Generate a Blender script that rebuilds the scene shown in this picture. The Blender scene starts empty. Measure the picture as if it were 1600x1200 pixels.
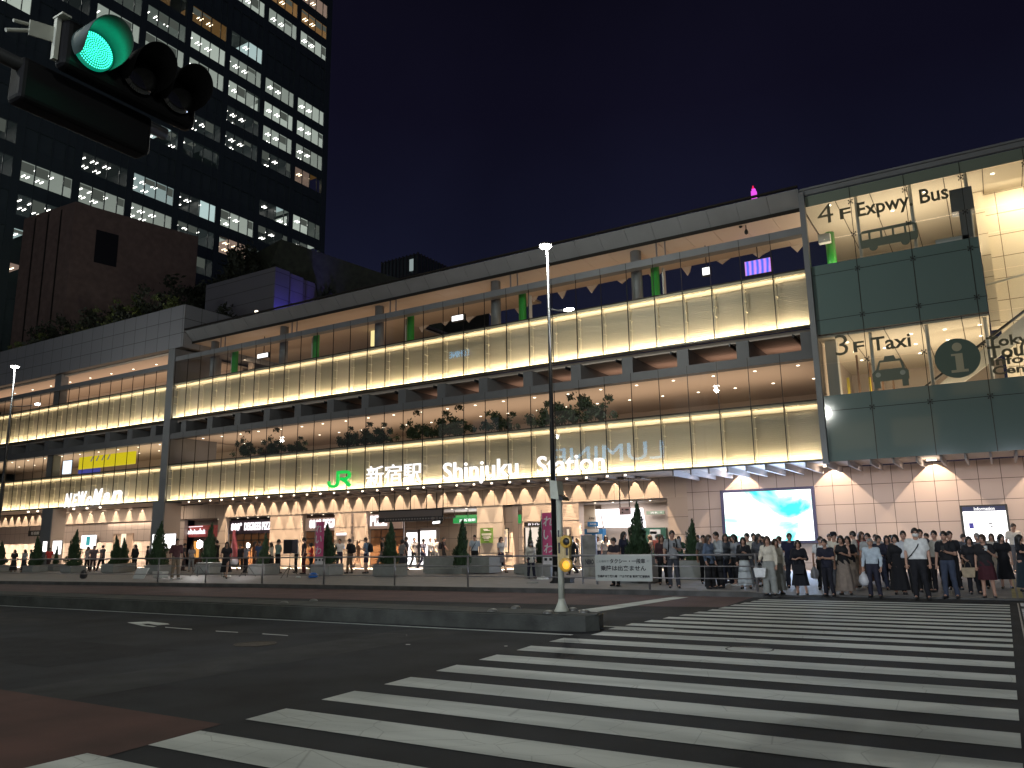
import bpy, bmesh, math, random
import numpy as np
from mathutils import Vector, Matrix
random.seed(7)
S = bpy.context.scene
C = S.collection
# ------------------------------------------------------------------ camera
YAW, PITCH, ROLL, FPX, CH = 0.54495936, 0.19813774, -0.01544875, 1237.03, 1.55
_f = Vector((-math.sin(YAW)*math.cos(PITCH), math.cos(YAW)*math.cos(PITCH), math.sin(PITCH)))
_r0 = Vector((math.cos(YAW), math.sin(YAW), 0)); _u0 = _r0.cross(_f)
_r = _r0*math.cos(ROLL)+_u0*math.sin(ROLL); _u = -_r0*math.sin(ROLL)+_u0*math.cos(ROLL)
cd = bpy.data.cameras.new('camera'); cam = bpy.data.objects.new('camera', cd); C.objects.link(cam)
cd.sensor_width = 36; cd.lens = FPX/1600*36; cd.clip_start = 0.05; cd.clip_end = 2000
M = Matrix((( _r[0], _u[0], -_f[0], 0), (_r[1], _u[1], -_f[1], 0), (_r[2], _u[2], -_f[2], CH), (0,0,0,1)))
cam.matrix_world = M; S.camera = cam
def ray(x, y): return _f*FPX+_r*(x-800)-_u*(y-600)
def atz(x, y, Z=0.0):
    d = ray(x, y); return Vector((0,0,CH))+d*((Z-CH)/d[2])
def aty(x, y, Y):
    d = ray(x, y); return Vector((0,0,CH))+d*(Y/d[1])
def atx(x, y, X):
    d = ray(x, y); return Vector((0,0,CH))+d*(X/d[0])
# ------------------------------------------------------------------ world and exposure
def lin(c): return tuple(((v/255)/12.92 if v/255 <= .04045 else ((v/255+.055)/1.055)**2.4) for v in c)
W = bpy.data.worlds.new('World'); S.world = W; W.use_nodes = True
nt = W.node_tree; bg = nt.nodes['Background']
tc = nt.nodes.new('ShaderNodeTexCoord'); sp = nt.nodes.new('ShaderNodeSeparateXYZ'); rp = nt.nodes.new('ShaderNodeValToRGB')
nt.links.new(tc.outputs['Generated'], sp.inputs[0]); nt.links.new(sp.outputs['Z'], rp.inputs[0]); nt.links.new(rp.outputs[0], bg.inputs[0])
e = rp.color_ramp.elements
e[0].position = 0.0; e[0].color = (*lin((46, 44, 60)), 1); e[1].position = 0.75; e[1].color = (*lin((9, 8, 17)), 1)
m_ = e.new(0.25); m_.color = (*lin((22, 25, 44)), 1); m_ = e.new(0.5); m_.color = (*lin((13, 12, 26)), 1)
bg.inputs[1].default_value = 1.0
# city glow low over the streets behind the viewer
g1 = nt.nodes.new('ShaderNodeMath'); g1.operation = 'MULTIPLY_ADD'; g1.inputs[1].default_value = -1; g1.inputs[2].default_value = -.15; g1.use_clamp = True
g2 = nt.nodes.new('ShaderNodeMath'); g2.operation = 'MULTIPLY_ADD'; g2.inputs[1].default_value = -1.1; g2.inputs[2].default_value = 1; g2.use_clamp = True
g3 = nt.nodes.new('ShaderNodeMath'); g3.operation = 'MULTIPLY'; g4 = nt.nodes.new('ShaderNodeMixRGB'); g4.blend_type = 'ADD'; g4.inputs['Color2'].default_value = (.15, .15, .17, 1)
nt.links.new(sp.outputs['Y'], g1.inputs[0]); nt.links.new(sp.outputs['Z'], g2.inputs[0]); nt.links.new(g1.outputs[0], g3.inputs[0]); nt.links.new(g2.outputs[0], g3.inputs[1])
nz = nt.nodes.new('ShaderNodeTexNoise'); nz.inputs['Scale'].default_value = 2.2; nz.inputs['Detail'].default_value = 5; nt.links.new(tc.outputs['Generated'], nz.inputs['Vector'])
nr_ = nt.nodes.new('ShaderNodeMapRange'); nr_.inputs[1].default_value = .3; nr_.inputs[2].default_value = .75; nr_.inputs[3].default_value = .78; nr_.inputs[4].default_value = 1.35; nt.links.new(nz.outputs['Fac'], nr_.inputs[0])
nm_ = nt.nodes.new('ShaderNodeVectorMath'); nm_.operation = 'SCALE'; nt.links.new(rp.outputs[0], nm_.inputs[0]); nt.links.new(nr_.outputs[0], nm_.inputs['Scale'])
nt.links.new(g3.outputs[0], g4.inputs['Fac']); nt.links.new(nm_.outputs[0], g4.inputs['Color1']); nt.links.new(g4.outputs[0], bg.inputs[0])
S.view_settings.view_transform = 'Standard'; S.view_settings.look = 'None'; S.view_settings.exposure = 0; S.view_settings.gamma = 1
cy = S.cycles
cy.use_denoising = True; cy.max_bounces = 6; cy.diffuse_bounces = 3; cy.glossy_bounces = 3; cy.transmission_bounces = 3
cy.transparent_max_bounces = 16; cy.caustics_reflective = False; cy.caustics_refractive = False; cy.sample_clamp_indirect = 3
try: cy.use_light_tree = True; cy.denoiser = 'OPENIMAGEDENOISE'
except Exception: pass
# ------------------------------------------------------------------ materials
def mat(name, col, rough=.6, metal=0, noise=0, nscale=3, bump=0, bscale=20, spec=.5, dark=None, coat=0):
    m = bpy.data.materials.new(name); m.use_nodes = True; n = m.node_tree; b = n.nodes['Principled BSDF']
    b.inputs['Base Color'].default_value = (*col, 1); b.inputs['Roughness'].default_value = rough; b.inputs['Metallic'].default_value = metal
    b.inputs['Specular IOR Level'].default_value = spec; b.inputs['Coat Weight'].default_value = coat
    if noise or bump:
        g = n.nodes.new('ShaderNodeNewGeometry')
    if noise:
        t = n.nodes.new('ShaderNodeTexNoise'); t.inputs['Scale'].default_value = nscale; t.inputs['Detail'].default_value = 6
        n.links.new(g.outputs['Position'], t.inputs['Vector'])
        r = n.nodes.new('ShaderNodeValToRGB'); r.color_ramp.elements[0].position = .3; r.color_ramp.elements[1].position = .7
        d = dark or tuple(c*(1-noise) for c in col)
        r.color_ramp.elements[0].color = (*d, 1); r.color_ramp.elements[1].color = (*tuple(min(1, c*(1+noise*.5)) for c in col), 1)
        n.links.new(t.outputs['Fac'], r.inputs[0]); n.links.new(r.outputs[0], b.inputs['Base Color'])
    if bump:
        t2 = n.nodes.new('ShaderNodeTexNoise'); t2.inputs['Scale'].default_value = bscale; t2.inputs['Detail'].default_value = 4
        n.links.new(g.outputs['Position'], t2.inputs['Vector'])
        bp = n.nodes.new('ShaderNodeBump'); bp.inputs['Strength'].default_value = bump; bp.inputs['Distance'].default_value = .02
        n.links.new(t2.outputs['Fac'], bp.inputs['Height']); n.links.new(bp.outputs[0], b.inputs['Normal'])
    return m
def emit(name, col, st, sample=True):
    m = bpy.data.materials.new(name); m.use_nodes = True; n = m.node_tree; b = n.nodes['Principled BSDF']
    b.inputs['Base Color'].default_value = (.02, .02, .02, 1); b.inputs['Emission Color'].default_value = (*col, 1); b.inputs['Emission Strength'].default_value = st
    if not sample: m.cycles.emission_sampling = 'NONE'
    return m
def glass(name, tint=(1, 1, 1), refl=.12, rough=.01, dirt=.0):
    m = bpy.data.materials.new(name); m.use_nodes = True; n = m.node_tree; n.nodes.clear()
    o = n.nodes.new('ShaderNodeOutputMaterial'); tr = n.nodes.new('ShaderNodeBsdfTransparent'); gl = n.nodes.new('ShaderNodeBsdfGlossy')
    fr = n.nodes.new('ShaderNodeLayerWeight'); fr.inputs[0].default_value = .35
    mx = n.nodes.new('ShaderNodeMixShader'); mm = n.nodes.new('ShaderNodeMath'); mm.operation = 'MULTIPLY_ADD'
    mm.inputs[1].default_value = .35; mm.inputs[2].default_value = refl
    tr.inputs[0].default_value = (*tint, 1); gl.inputs['Roughness'].default_value = rough
    n.links.new(fr.outputs['Fresnel'], mm.inputs[0]); n.links.new(mm.outputs[0], mx.inputs[0])
    n.links.new(tr.outputs[0], mx.inputs[1]); n.links.new(gl.outputs[0], mx.inputs[2]); n.links.new(mx.outputs[0], o.inputs[0])
    return m
def tiled(name, col, bw, rh, ox=0, oz=0, mortar=.016, mcol=(.08, .06, .05), rough=.5, axis='X', var=.06):
    """square-laid cladding panels with dark open joints"""
    m = mat(name, col, rough); n = m.node_tree; b = n.nodes['Principled BSDF']
    g = n.nodes.new('ShaderNodeNewGeometry'); s = n.nodes.new('ShaderNodeSeparateXYZ'); c = n.nodes.new('ShaderNodeCombineXYZ')
    n.links.new(g.outputs['Position'], s.inputs[0])
    a = n.nodes.new('ShaderNodeMath'); a.operation = 'SUBTRACT'; a.inputs[1].default_value = ox-200*bw
    z = n.nodes.new('ShaderNodeMath'); z.operation = 'SUBTRACT'; z.inputs[1].default_value = oz-20*rh
    n.links.new(s.outputs[axis], a.inputs[0]); n.links.new(s.outputs['Z'], z.inputs[0]); n.links.new(a.outputs[0], c.inputs[0]); n.links.new(z.outputs[0], c.inputs[1])
    t = n.nodes.new('ShaderNodeTexBrick'); t.offset = 0; t.squash = 1; t.inputs['Scale'].default_value = 1
    t.inputs['Brick Width'].default_value = bw; t.inputs['Row Height'].default_value = rh; t.inputs['Mortar Size'].default_value = mortar; t.inputs['Mortar Smooth'].default_value = .1
    t.inputs['Bias'].default_value = 0
    t.inputs['Color1'].default_value = (*col, 1); t.inputs['Color2'].default_value = (*tuple(v*(1-var) for v in col), 1); t.inputs['Mortar'].default_value = (*mcol, 1)
    n.links.new(c.outputs[0], t.inputs['Vector']); n.links.new(t.outputs['Color'], b.inputs['Base Color'])
    bp = n.nodes.new('ShaderNodeBump'); bp.inputs['Strength'].default_value = .5; bp.inputs['Distance'].default_value = .01; bp.invert = True
    n.links.new(t.outputs['Fac'], bp.inputs['Height']); n.links.new(bp.outputs[0], b.inputs['Normal'])
    return m
K = {}
K['asphalt'] = mat('asphalt', (.034, .036, .040), .85, noise=.4, nscale=.9, bump=.6, bscale=110, spec=.22)
def worn_paint():
    m = mat('road_paint', (.60, .62, .59), .7, spec=.25, bump=.3, bscale=90); n = m.node_tree; b = n.nodes['Principled BSDF']; g = n.nodes.new('ShaderNodeNewGeometry')
    mp = n.nodes.new('ShaderNodeMapping'); mp.inputs['Scale'].default_value = (.35, 2.2, 1); t1 = n.nodes.new('ShaderNodeTexNoise'); t1.inputs['Scale'].default_value = 1.1; t1.inputs['Detail'].default_value = 8
    t2 = n.nodes.new('ShaderNodeTexNoise'); t2.inputs['Scale'].default_value = 26; t2.inputs['Detail'].default_value = 8; t2.inputs['Roughness'].default_value = .75
    t3 = n.nodes.new('ShaderNodeTexVoronoi'); t3.feature = 'DISTANCE_TO_EDGE'; t3.inputs['Scale'].default_value = 1.7
    n.links.new(g.outputs['Position'], mp.inputs[0]); n.links.new(mp.outputs[0], t1.inputs['Vector']); n.links.new(g.outputs['Position'], t2.inputs['Vector']); n.links.new(g.outputs['Position'], t3.inputs['Vector'])
    r1 = n.nodes.new('ShaderNodeValToRGB'); r1.color_ramp.elements[0].position = .35; r1.color_ramp.elements[0].color = (.42, .44, .42, 1); r1.color_ramp.elements[1].position = .62; r1.color_ramp.elements[1].color = (.63, .65, .62, 1)
    r2 = n.nodes.new('ShaderNodeValToRGB'); r2.color_ramp.elements[0].position = .30; r2.color_ramp.elements[0].color = (.30, .30, .30, 1); r2.color_ramp.elements[1].position = .37; r2.color_ramp.elements[1].color = (1, 1, 1, 1)
    r3 = n.nodes.new('ShaderNodeValToRGB'); r3.color_ramp.elements[0].position = .0; r3.color_ramp.elements[0].color = (.62, .62, .62, 1); r3.color_ramp.elements[1].position = .010; r3.color_ramp.elements[1].color = (1, 1, 1, 1)
    n.links.new(t1.outputs['Fac'], r1.inputs[0]); n.links.new(t2.outputs['Fac'], r2.inputs[0]); n.links.new(t3.outputs['Distance'], r3.inputs[0])
    a = n.nodes.new('ShaderNodeMixRGB'); a.blend_type = 'MULTIPLY'; a.inputs[0].default_value = 1; c = n.nodes.new('ShaderNodeMixRGB'); c.blend_type = 'MULTIPLY'; c.inputs[0].default_value = .8
    n.links.new(r1.outputs[0], a.inputs[1]); n.links.new(r2.outputs[0], a.inputs[2]); n.links.new(a.outputs[0], c.inputs[1]); n.links.new(r3.outputs[0], c.inputs[2]); n.links.new(c.outputs[0], b.inputs['Base Color']); return m
K['paint'] = worn_paint()
K['redroad'] = mat('red_asphalt', (.085, .036, .028), .85, noise=.4, nscale=1.2, bump=.5, bscale=120)
K['redfar'] = mat('red_lane_asphalt', (.085, .045, .047), .8, noise=.35, nscale=1.0, bump=.3, bscale=120)
K['pave'] = mat('pavement_stone', (.20, .19, .19), .65, noise=.2, nscale=2, bump=.3, bscale=40)
K['kerb'] = mat('kerb_stone', (.085, .083, .08), .8, noise=.4, nscale=3, bump=.5, bscale=30)
K['island'] = mat('island_concrete', (.045, .048, .043), .85, noise=.5, nscale=2.5, bump=.6, bscale=25)
K['beige'] = mat('beige_cladding', (.50, .40, .33), .5)
K['tile'] = tiled('beige_wall_panels', (.52, .43, .38), .8335, .865, -6.47, 4.77-.865*6, .012)
K['fascia'] = tiled('beige_fascia_panels', (.56, .46, .38), .84, 1.2, -6.47, 3.6, .010)
K['soffit'] = mat('soffit_panel', (.42, .36, .31), .6)
K['fin'] = mat('soffit_fin', (.36, .33, .32), .5)
K['grey'] = mat('grey_metal_cladding', (.20, .205, .215), .45, metal=.2, noise=.1, nscale=.8)
K['beam'] = mat('beam_grey', (.115, .115, .12), .6, noise=.12, nscale=.9)
K['greyt'] = tiled('grey_parapet_panels', (.23, .23, .25), 1.39, 1.05, -49.72, 15.55, .02, (.05, .05, .05))
K['greyx'] = tiled('grey_parapet_panels_side', (.26, .26, .27), 1.39, 1.05, 34.5, 15.55, .02, (.05, .05, .05), axis='Y')
K['dark'] = mat('dark_metal', (.02, .02, .022), .4, metal=.5)
K['black'] = mat('black_plastic', (.012, .012, .013), .45)
K['sigblack'] = mat('signal_black', (.003, .003, .0035), .6, spec=.15)
K['mullion'] = mat('dark_bronze', (.035, .03, .025), .4, metal=.6)
K['spandrel'] = mat('ribbed_panel', (.50, .445, .36), .55)
_nn = K['spandrel'].node_tree; _nb = _nn.nodes['Principled BSDF']; _no = _nn.nodes.new('ShaderNodeObjectInfo'); _nr = _nn.nodes.new('ShaderNodeValToRGB')
_nr.color_ramp.elements[0].color = (.42, .375, .29, 1); _nr.color_ramp.elements[1].color = (.56, .50, .41, 1); _nn.links.new(_no.outputs['Random'], _nr.inputs[0]); _nn.links.new(_nr.outputs[0], _nb.inputs['Base Color'])
K['spanledge'] = mat('cavity_ledge', (.64, .57, .44), .6)
K['wglass'] = glass('clear_glass', (.93, .95, .94), .05)
K['sglass'] = glass('spandrel_glass', (.90, .90, .86), .05)
K['teal'] = mat('teal_backed_glass', (.13, .19, .18), .06, spec=.8, coat=.6)
K['teal2'] = mat('teal_film', (.16, .19, .15), .4)
K['ceil'] = mat('warm_ceiling', (.60, .50, .42), .7)
K['ceilw'] = tiled('white_ceiling_panels', (.7, .62, .5), 1.39, 50, -6, 0, .02, (.1, .08, .06))
K['backwall'] = mat('interior_wall', (.5, .42, .36), .7)
K['whitewall'] = tiled('white_wall_panels', (.66, .58, .46), 1.05, .95, .3, 7.4, .015, (.16, .12, .08), rough=.35)
K['downlight'] = emit('downlight_lens', (1, .86, .66), 5, False)
K['strip'] = emit('led_strip', (1, .83, .48), 7, False)
K['letters'] = emit('white_sign_face', (1, .98, .97), 1.35)
K['jrgreen'] = emit('green_sign_face', (.0, .62, .08), 1.0)
K['white_em'] = emit('white_display', (1, .98, .97), 2.4)
K['signw'] = emit('white_shop_letters', (1, .92, .95), 1.5)
K['greenpost'] = mat('green_post', (.03, .30, .04), .35, coat=.3)
K['white'] = mat('white_paint', (.62, .62, .60), .5)
K['cream'] = mat('cream_paint', (.36, .37, .31), .5, noise=.12, nscale=8)
K['yellow'] = mat('yellow_paint', (.42, .26, .04), .4, noise=.2, nscale=12)
K['yelpale'] = mat('pale_yellow_paint', (.36, .29, .14), .5, noise=.25, nscale=20)
K['steel'] = mat('galvanised_steel', (.26, .25, .26), .35, metal=.6)
K['leaf'] = mat('conifer_leaf', (.035, .075, .03), .6, noise=.5, nscale=9)
K['leaf2'] = mat('shrub_leaf', (.035, .06, .018), .5, noise=.5, nscale=7)
K['leaf3'] = mat('bamboo_leaf', (.14, .17, .05), .5, noise=.5, nscale=4)
K['leaf4'] = mat('dark_roof_leaf', (.03, .035, .02), .7, noise=.5, nscale=2)
K['bark'] = mat('bark', (.08, .055, .035), .8)
K['planter'] = mat('planter_stone', (.24, .25, .24), .6, noise=.12, nscale=5)
K['brick'] = mat('brown_brick', (.20, .135, .115), .85, noise=.22, nscale=1.6, bump=.4, bscale=8)
K['towerg'] = mat('tower_dark_glass', (.09, .12, .125), .25, spec=.6)
K['towers'] = mat('tower_spandrel', (.075, .10, .105), .3, spec=.5)
K['frame'] = mat('brown_frame', (.06, .03, .02), .4)
K['pink'] = mat('pink_cloth', (.62, .09, .24), .7, noise=.1, nscale=4)
K['redcloth'] = mat('red_cloth', (.62, .12, .12), .7, noise=.2, nscale=6)
K['whitecloth'] = mat('white_cloth', (.66, .64, .66), .7)
K['blueplastic'] = mat('blue_plastic', (.02, .14, .5), .4)
K['ink'] = mat('black_ink', (.02, .02, .025), .6)
K['etched'] = mat('olive_film', (.11, .10, .06), .5)
K['green'] = mat('green_board', (.10, .20, .03), .5)
K['skin'] = mat('skin', (.42, .24, .17), .5)
K['hair'] = mat('dark_hair', (.012, .010, .009), .45)
K['hairb'] = mat('brown_hair', (.045, .025, .015), .45)
K['hairg'] = mat('grey_hair', (.22, .21, .2), .5)
K['eye'] = mat('eye', (.02, .015, .012), .3)
K['lip'] = mat('lip', (.28, .10, .09), .5)
K['sole'] = mat('dark_shoe', (.015, .015, .017), .4)
K['whiteshoe'] = mat('white_shoe', (.6, .6, .58), .5)
_cm = {}
def cloth(c):
    c = tuple(c)
    if c not in _cm: _cm[c] = mat('cloth_fabric', lin(c), .85, noise=.18, nscale=11, bump=.3, bscale=60)
    return _cm[c]
# ------------------------------------------------------------------ helpers
def tag(o, label=None, cat=None, group=None, kind=None):
    if label: o['label'] = label
    if cat: o['category'] = cat
    if group: o['group'] = group
    if kind: o['kind'] = kind
    return o
def thing(name, label, cat, loc=(0, 0, 0), rz=0, group=None):
    o = bpy.data.objects.new(name, None); C.objects.link(o); o.location = loc; o.rotation_euler = (0, 0, rz); o.empty_display_size = .2
    return tag(o, label, cat, group)
class MB:
    def __init__(s, *mats): s.v = []; s.f = []; s.m = []; s.mats = list(mats); s.cur = 0; s.smooth = False
    def use(s, i): s.cur = i; return s
    def add(s, vs, fs):
        n = len(s.v); s.v += [tuple(v) for v in vs]; s.f += [tuple(i+n for i in f) for f in fs]; s.m += [s.cur]*len(fs); return s
    def box(s, x0, x1, y0, y1, z0, z1):
        x0, x1 = min(x0, x1), max(x0, x1); y0, y1 = min(y0, y1), max(y0, y1); z0, z1 = min(z0, z1), max(z0, z1)
        return s.add([(x0,y0,z0),(x1,y0,z0),(x1,y1,z0),(x0,y1,z0),(x0,y0,z1),(x1,y0,z1),(x1,y1,z1),(x0,y1,z1)],
                     [(0,3,2,1),(4,5,6,7),(0,1,5,4),(1,2,6,5),(2,3,7,6),(3,0,4,7)])
    def quad(s, a, b, c, d): return s.add([a, b, c, d], [(0, 1, 2, 3)])
    def poly(s, pts): return s.add(pts, [tuple(range(len(pts)))])
    def prism(s, pts, d):      # outline + offset vector
        n = len(pts); q = [tuple(Vector(p)+Vector(d)) for p in pts]
        return s.add(list(pts)+q, [tuple(range(n))[::-1], tuple(range(n, 2*n))]+[(i, (i+1) % n, (i+1) % n+n, i+n) for i in range(n)])
    def tube(s, pts, r, n=8, cap=True):
        pts = [Vector(p) for p in pts]; rs = r if isinstance(r, (list, tuple)) else [r]*len(pts); vs = []
        for i, p in enumerate(pts):
            d = (pts[min(i+1, len(pts)-1)]-pts[max(i-1, 0)]).normalized()
            a = d.orthogonal().normalized() if abs(d.z) < .99 else Vector((1, 0, 0))
            if abs(d.z) >= .99: a = Vector((1, 0, 0))
            elif True:
                a = d.cross(Vector((0, 0, 1))).normalized()
            b = d.cross(a).normalized()
            for k in range(n): t = 2*math.pi*k/n; vs.append(p+(a*math.cos(t)+b*math.sin(t))*rs[i])
        fs = [(i*n+k, i*n+(k+1) % n, (i+1)*n+(k+1) % n, (i+1)*n+k) for i in range(len(pts)-1) for k in range(n)]
        if cap: fs += [tuple(range(n))[::-1], tuple((len(pts)-1)*n+k for k in range(n))]
        return s.add(vs, fs)
    def lathe(s, prof, c=(0, 0, 0), n=20, axis='z', sx=1, sy=1):
        vs = []
        for r, z in prof:
            for k in range(n):
                t = 2*math.pi*k/n; p = (r*math.cos(t)*sx, r*math.sin(t)*sy, z)
                if axis == 'x': p = (p[2], p[0], p[1])
                if axis == 'y': p = (p[0], p[2], p[1])
                vs.append((p[0]+c[0], p[1]+c[1], p[2]+c[2]))
        fs = [(i*n+k, i*n+(k+1) % n, (i+1)*n+(k+1) % n, (i+1)*n+k) for i in range(len(prof)-1) for k in range(n)]
        fs += [tuple(range(n))[::-1], tuple((len(prof)-1)*n+k for k in range(n))]
        return s.add(vs, fs)
    def mesh(s, name, off=(0, 0, 0)):
        me = bpy.data.meshes.new(name); me.from_pydata([(a-off[0], b-off[1], c-off[2]) for a, b, c in s.v], [], s.f)
        for m in s.mats: me.materials.append(m)
        if len(s.mats) > 1: me.polygons.foreach_set('material_index', s.m)
        if s.smooth: me.polygons.foreach_set('use_smooth', [True]*len(s.f))
        bm = bmesh.new(); bm.from_mesh(me); bmesh.ops.recalc_face_normals(bm, faces=bm.faces); bm.to_mesh(me); bm.free()
        me.update(); return me
    def build(s, name, parent=None, local=False):
        off = (0, 0, 0)
        if parent is not None and not local:
            off = Vector(parent.location)+(Vector(parent.parent.location) if parent.parent else Vector())
        o = bpy.data.objects.new(name, s.mesh(name, off)); C.objects.link(o)
        if parent is not None: o.parent = parent
        return o
def inst(name, me, parent=None, loc=(0, 0, 0), rz=0, sc=1):
    o = bpy.data.objects.new(name, me); C.objects.link(o); o.location = loc; o.rotation_euler = (0, 0, rz)
    o.scale = (sc, sc, sc) if not isinstance(sc, tuple) else sc
    if parent is not None: o.parent = parent
    return o
def copy_tree(o, parent=None):
    c = o.copy(); C.objects.link(c)
    if parent is not None: c.parent = parent
    for ch in list(o.children): copy_tree(ch, c)
    return c
def text(name, s, x0, x1, z0, z1, y, m, depth=.04, parent=None, bold=0, shear=0, face=-1, spacing=1):
    """letters standing in the plane Y = y, front towards -Y (face=-1) or +Y (face=1), fitted to x0..x1, z0..z1"""
    cu = bpy.data.curves.new(name, 'FONT'); cu.body = s; cu.extrude = .02; cu.offset = bold; cu.shear = shear; cu.space_character = spacing; cu.resolution_u = 3
    t = bpy.data.objects.new(name, cu); C.objects.link(t); bpy.context.view_layer.update()
    me = bpy.data.meshes.new_from_object(t.evaluated_get(bpy.context.evaluated_depsgraph_get())); bpy.data.objects.remove(t)
    n = len(me.vertices); a = np.empty(n*3); me.vertices.foreach_get('co', a); a = a.reshape(-1, 3)
    lo = a.min(0); hi = a.max(0); b = np.empty_like(a)
    u = (a[:, 0]-lo[0])/max(hi[0]-lo[0], 1e-6); w = (a[:, 1]-lo[1])/max(hi[1]-lo[1], 1e-6); d = (a[:, 2]-lo[2])/max(hi[2]-lo[2], 1e-6)
    b[:, 0] = x0+(x1-x0)*u if face < 0 else x1-(x1-x0)*u
    b[:, 1] = y+(-d*depth if face < 0 else d*depth); b[:, 2] = z0+(z1-z0)*w
    if parent is not None:
        p = Vector(parent.location)+(Vector(parent.parent.location) if parent.parent else Vector()); b -= np.array(p)
    me.vertices.foreach_set('co', b.ravel()); me.materials.clear(); me.materials.append(m); me.update()
    o = bpy.data.objects.new(name, me); C.objects.link(o)
    if parent is not None: o.parent = parent
    return o
def light(name, typ, loc, energy, col=(1, 1, 1), rot=None, size=None, sy=None, angle=None, blend=.1, radius=.05, parent=None, spread=None, direction=None):
    l = bpy.data.lights.new(name, typ); l.energy = energy; l.color = col; o = bpy.data.objects.new(name, l); C.objects.link(o); o.location = loc
    if rot: o.rotation_euler = rot
    if direction: o.rotation_euler = Vector(direction).to_track_quat('-Z', 'Y').to_euler()
    if typ == 'AREA':
        l.shape = 'RECTANGLE'; l.size = size; l.size_y = sy or size
        if spread: l.spread = spread
    elif typ == 'SPOT': l.spot_size = angle; l.spot_blend = blend; l.shadow_soft_size = radius
    else: l.shadow_soft_size = radius
    return o
def even(o, kind='Linear'):
    """a lens-shaped beam: light that fades with distance, not its square"""
    l = o.data; l.use_nodes = True; n = l.node_tree; e = n.nodes['Emission']; f = n.nodes.new('ShaderNodeLightFalloff'); f.inputs['Strength'].default_value = 1
    n.links.new(f.outputs[kind], e.inputs['Strength']); return o
PI = math.pi
# ------------------------------------------------------------------ the street
def sheet(name, pts, m, z, kind='structure'):
    mb = MB(m); mb.poly([(p[0], p[1], z) for p in pts]); o = mb.build(name); o['kind'] = kind; return o
sheet('road', [(-400, -60), (400, -60), (400, 600), (-400, 600)], K['asphalt'], 0)
KERB = [(-130, 8.0), (-70, 16.8), (-41, 20.5), (-24.9, 21.8), (-16, 22.15), (-11.4, 22.3), (-5.75, 22.4)]
def kerb_y(x):
    if x > -5.75: return 22.4+min(1, (x+5.75)/1.2)*.85
    for (a, ya), (b, yb) in zip(KERB, KERB[1:]):
        if a <= x <= b: return ya+(yb-ya)*(x-a)/(b-a)
    return 8.0
def gz(x, y):
    """height of the far pavement: 13 cm, dropped to the road at the crossing"""
    f = max(0, min(1, (x+6.2)/1.2)); t = max(0, min(1, (y-23.6)/4.0))
    return .13*(1-f)+f*(.025+.105*t)
mb = MB(K['pave']); xs = [-130, -100, -70, -55, -41, -33, -24.9, -16, -11.4, -8, -6.2, -5.75, -5.0, -4.55, -2, 0, 3, 8, 20, 60]; vs = []
for x in xs:
    k = kerb_y(x)+.18
    for j in range(9):
        y = k+[0, .6, 1.6, 2.6, 4, 6, 9, 14, 30][j]; vs.append((x, y, gz(x, y)))
mb.add(vs, [(i*9+j, (i+1)*9+j, (i+1)*9+j+1, i*9+j+1) for i in range(len(xs)-1) for j in range(8)])
tag(mb.build('pavement'), kind='structure')
mb = MB(K['kerb'])
for a, b in zip(xs, xs[1:]):
    ya, yb = kerb_y(a), kerb_y(b); za, zb = gz(a, ya)+.012, gz(b, yb)+.012
    mb.add([(a, ya, -.05), (b, yb, -.05), (b, yb+.178, -.05), (a, ya+.178, -.05), (a, ya, za), (b, yb, zb), (b, yb+.178, zb), (a, ya+.178, za)],
           [(0,1,5,4), (4,5,6,7), (3,7,6,2), (0,4,7,3), (1,2,6,5)])
tag(mb.build('kerb'), kind='structure')
sheet('near_pavement', [(-80, -40), (60, -40), (60, .3), (-80, .3)], K['pave'], .03)
# tactile paving at the dropped kerb
mb = MB(mat('tactile_paving', (.34, .29, .12), .7, noise=.3, nscale=5))
for k in range(9):
    mb.box(.02+.14*k, .13+.14*k, 23.9, 31.5, gz(.5, 23.9), gz(.5, 24)+.012+.02)
# follow the slope: rebuild as thin ribs
mb = MB(mb.mats[0])
for k in range(10):
    x0 = .0+.14*k; ys = [23.7, 25, 26.5, 28, 31.5]
    for a, b in zip(ys, ys[1:]):
        mb.add([(x0, a, gz(1, a)+.012), (x0+.09, a, gz(1, a)+.012), (x0+.09, b, gz(1, b)+.012), (x0, b, gz(1, b)+.012)], [(0, 1, 2, 3)])
tag(mb.build('tactile_pavement_strip'), kind='structure')
for nm, m_, q in [('asphalt_patch', (.026, .027, .03), [(-15.5, 6.2), (-11.2, 6.3), (-11.1, 8.3), (-15.6, 8.2)]), ('asphalt_patch', (.045, .046, .048), [(-27, 9.2), (-18.5, 9.4), (-18.6, 10.5), (-27.1, 10.3)]), ('asphalt_patch', (.028, .029, .031), [(-5.2, 14.1), (-1.1, 14.2), (-1.2, 16.4), (-5.3, 16.1)]), ('asphalt_patch', (.046, .047, .048), [(-9.8, 4.4), (-8.6, 4.4), (-8.4, 12.2), (-9.7, 12.2)])]:
    sheet(nm, q, mat('patch_asphalt', m_, .85, noise=.3, nscale=2, bump=.6, bscale=110, spec=.2), .003)
for x, y, lab in [(-10.6, 9.3, 'round iron manhole cover in the empty near lane'), (-21.5, 7.4, 'round iron manhole cover far left in the near lane'), (-3.3, 11.9, 'round iron manhole cover between two crossing stripes')]:
    mb = MB(mat('cast_iron', (.03, .03, .03), .5, metal=.6, bump=1, bscale=70)); mb.lathe([(.34, 0), (.34, .007), (.31, .007), (.31, .004), (.02, .004)], (x, y, 0), 28); tag(mb.build('manhole_cover'), lab, 'manhole cover')
mb = MB(mat('crack_filler', (.012, .012, .013), .5)); rr = random.Random(12)
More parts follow.
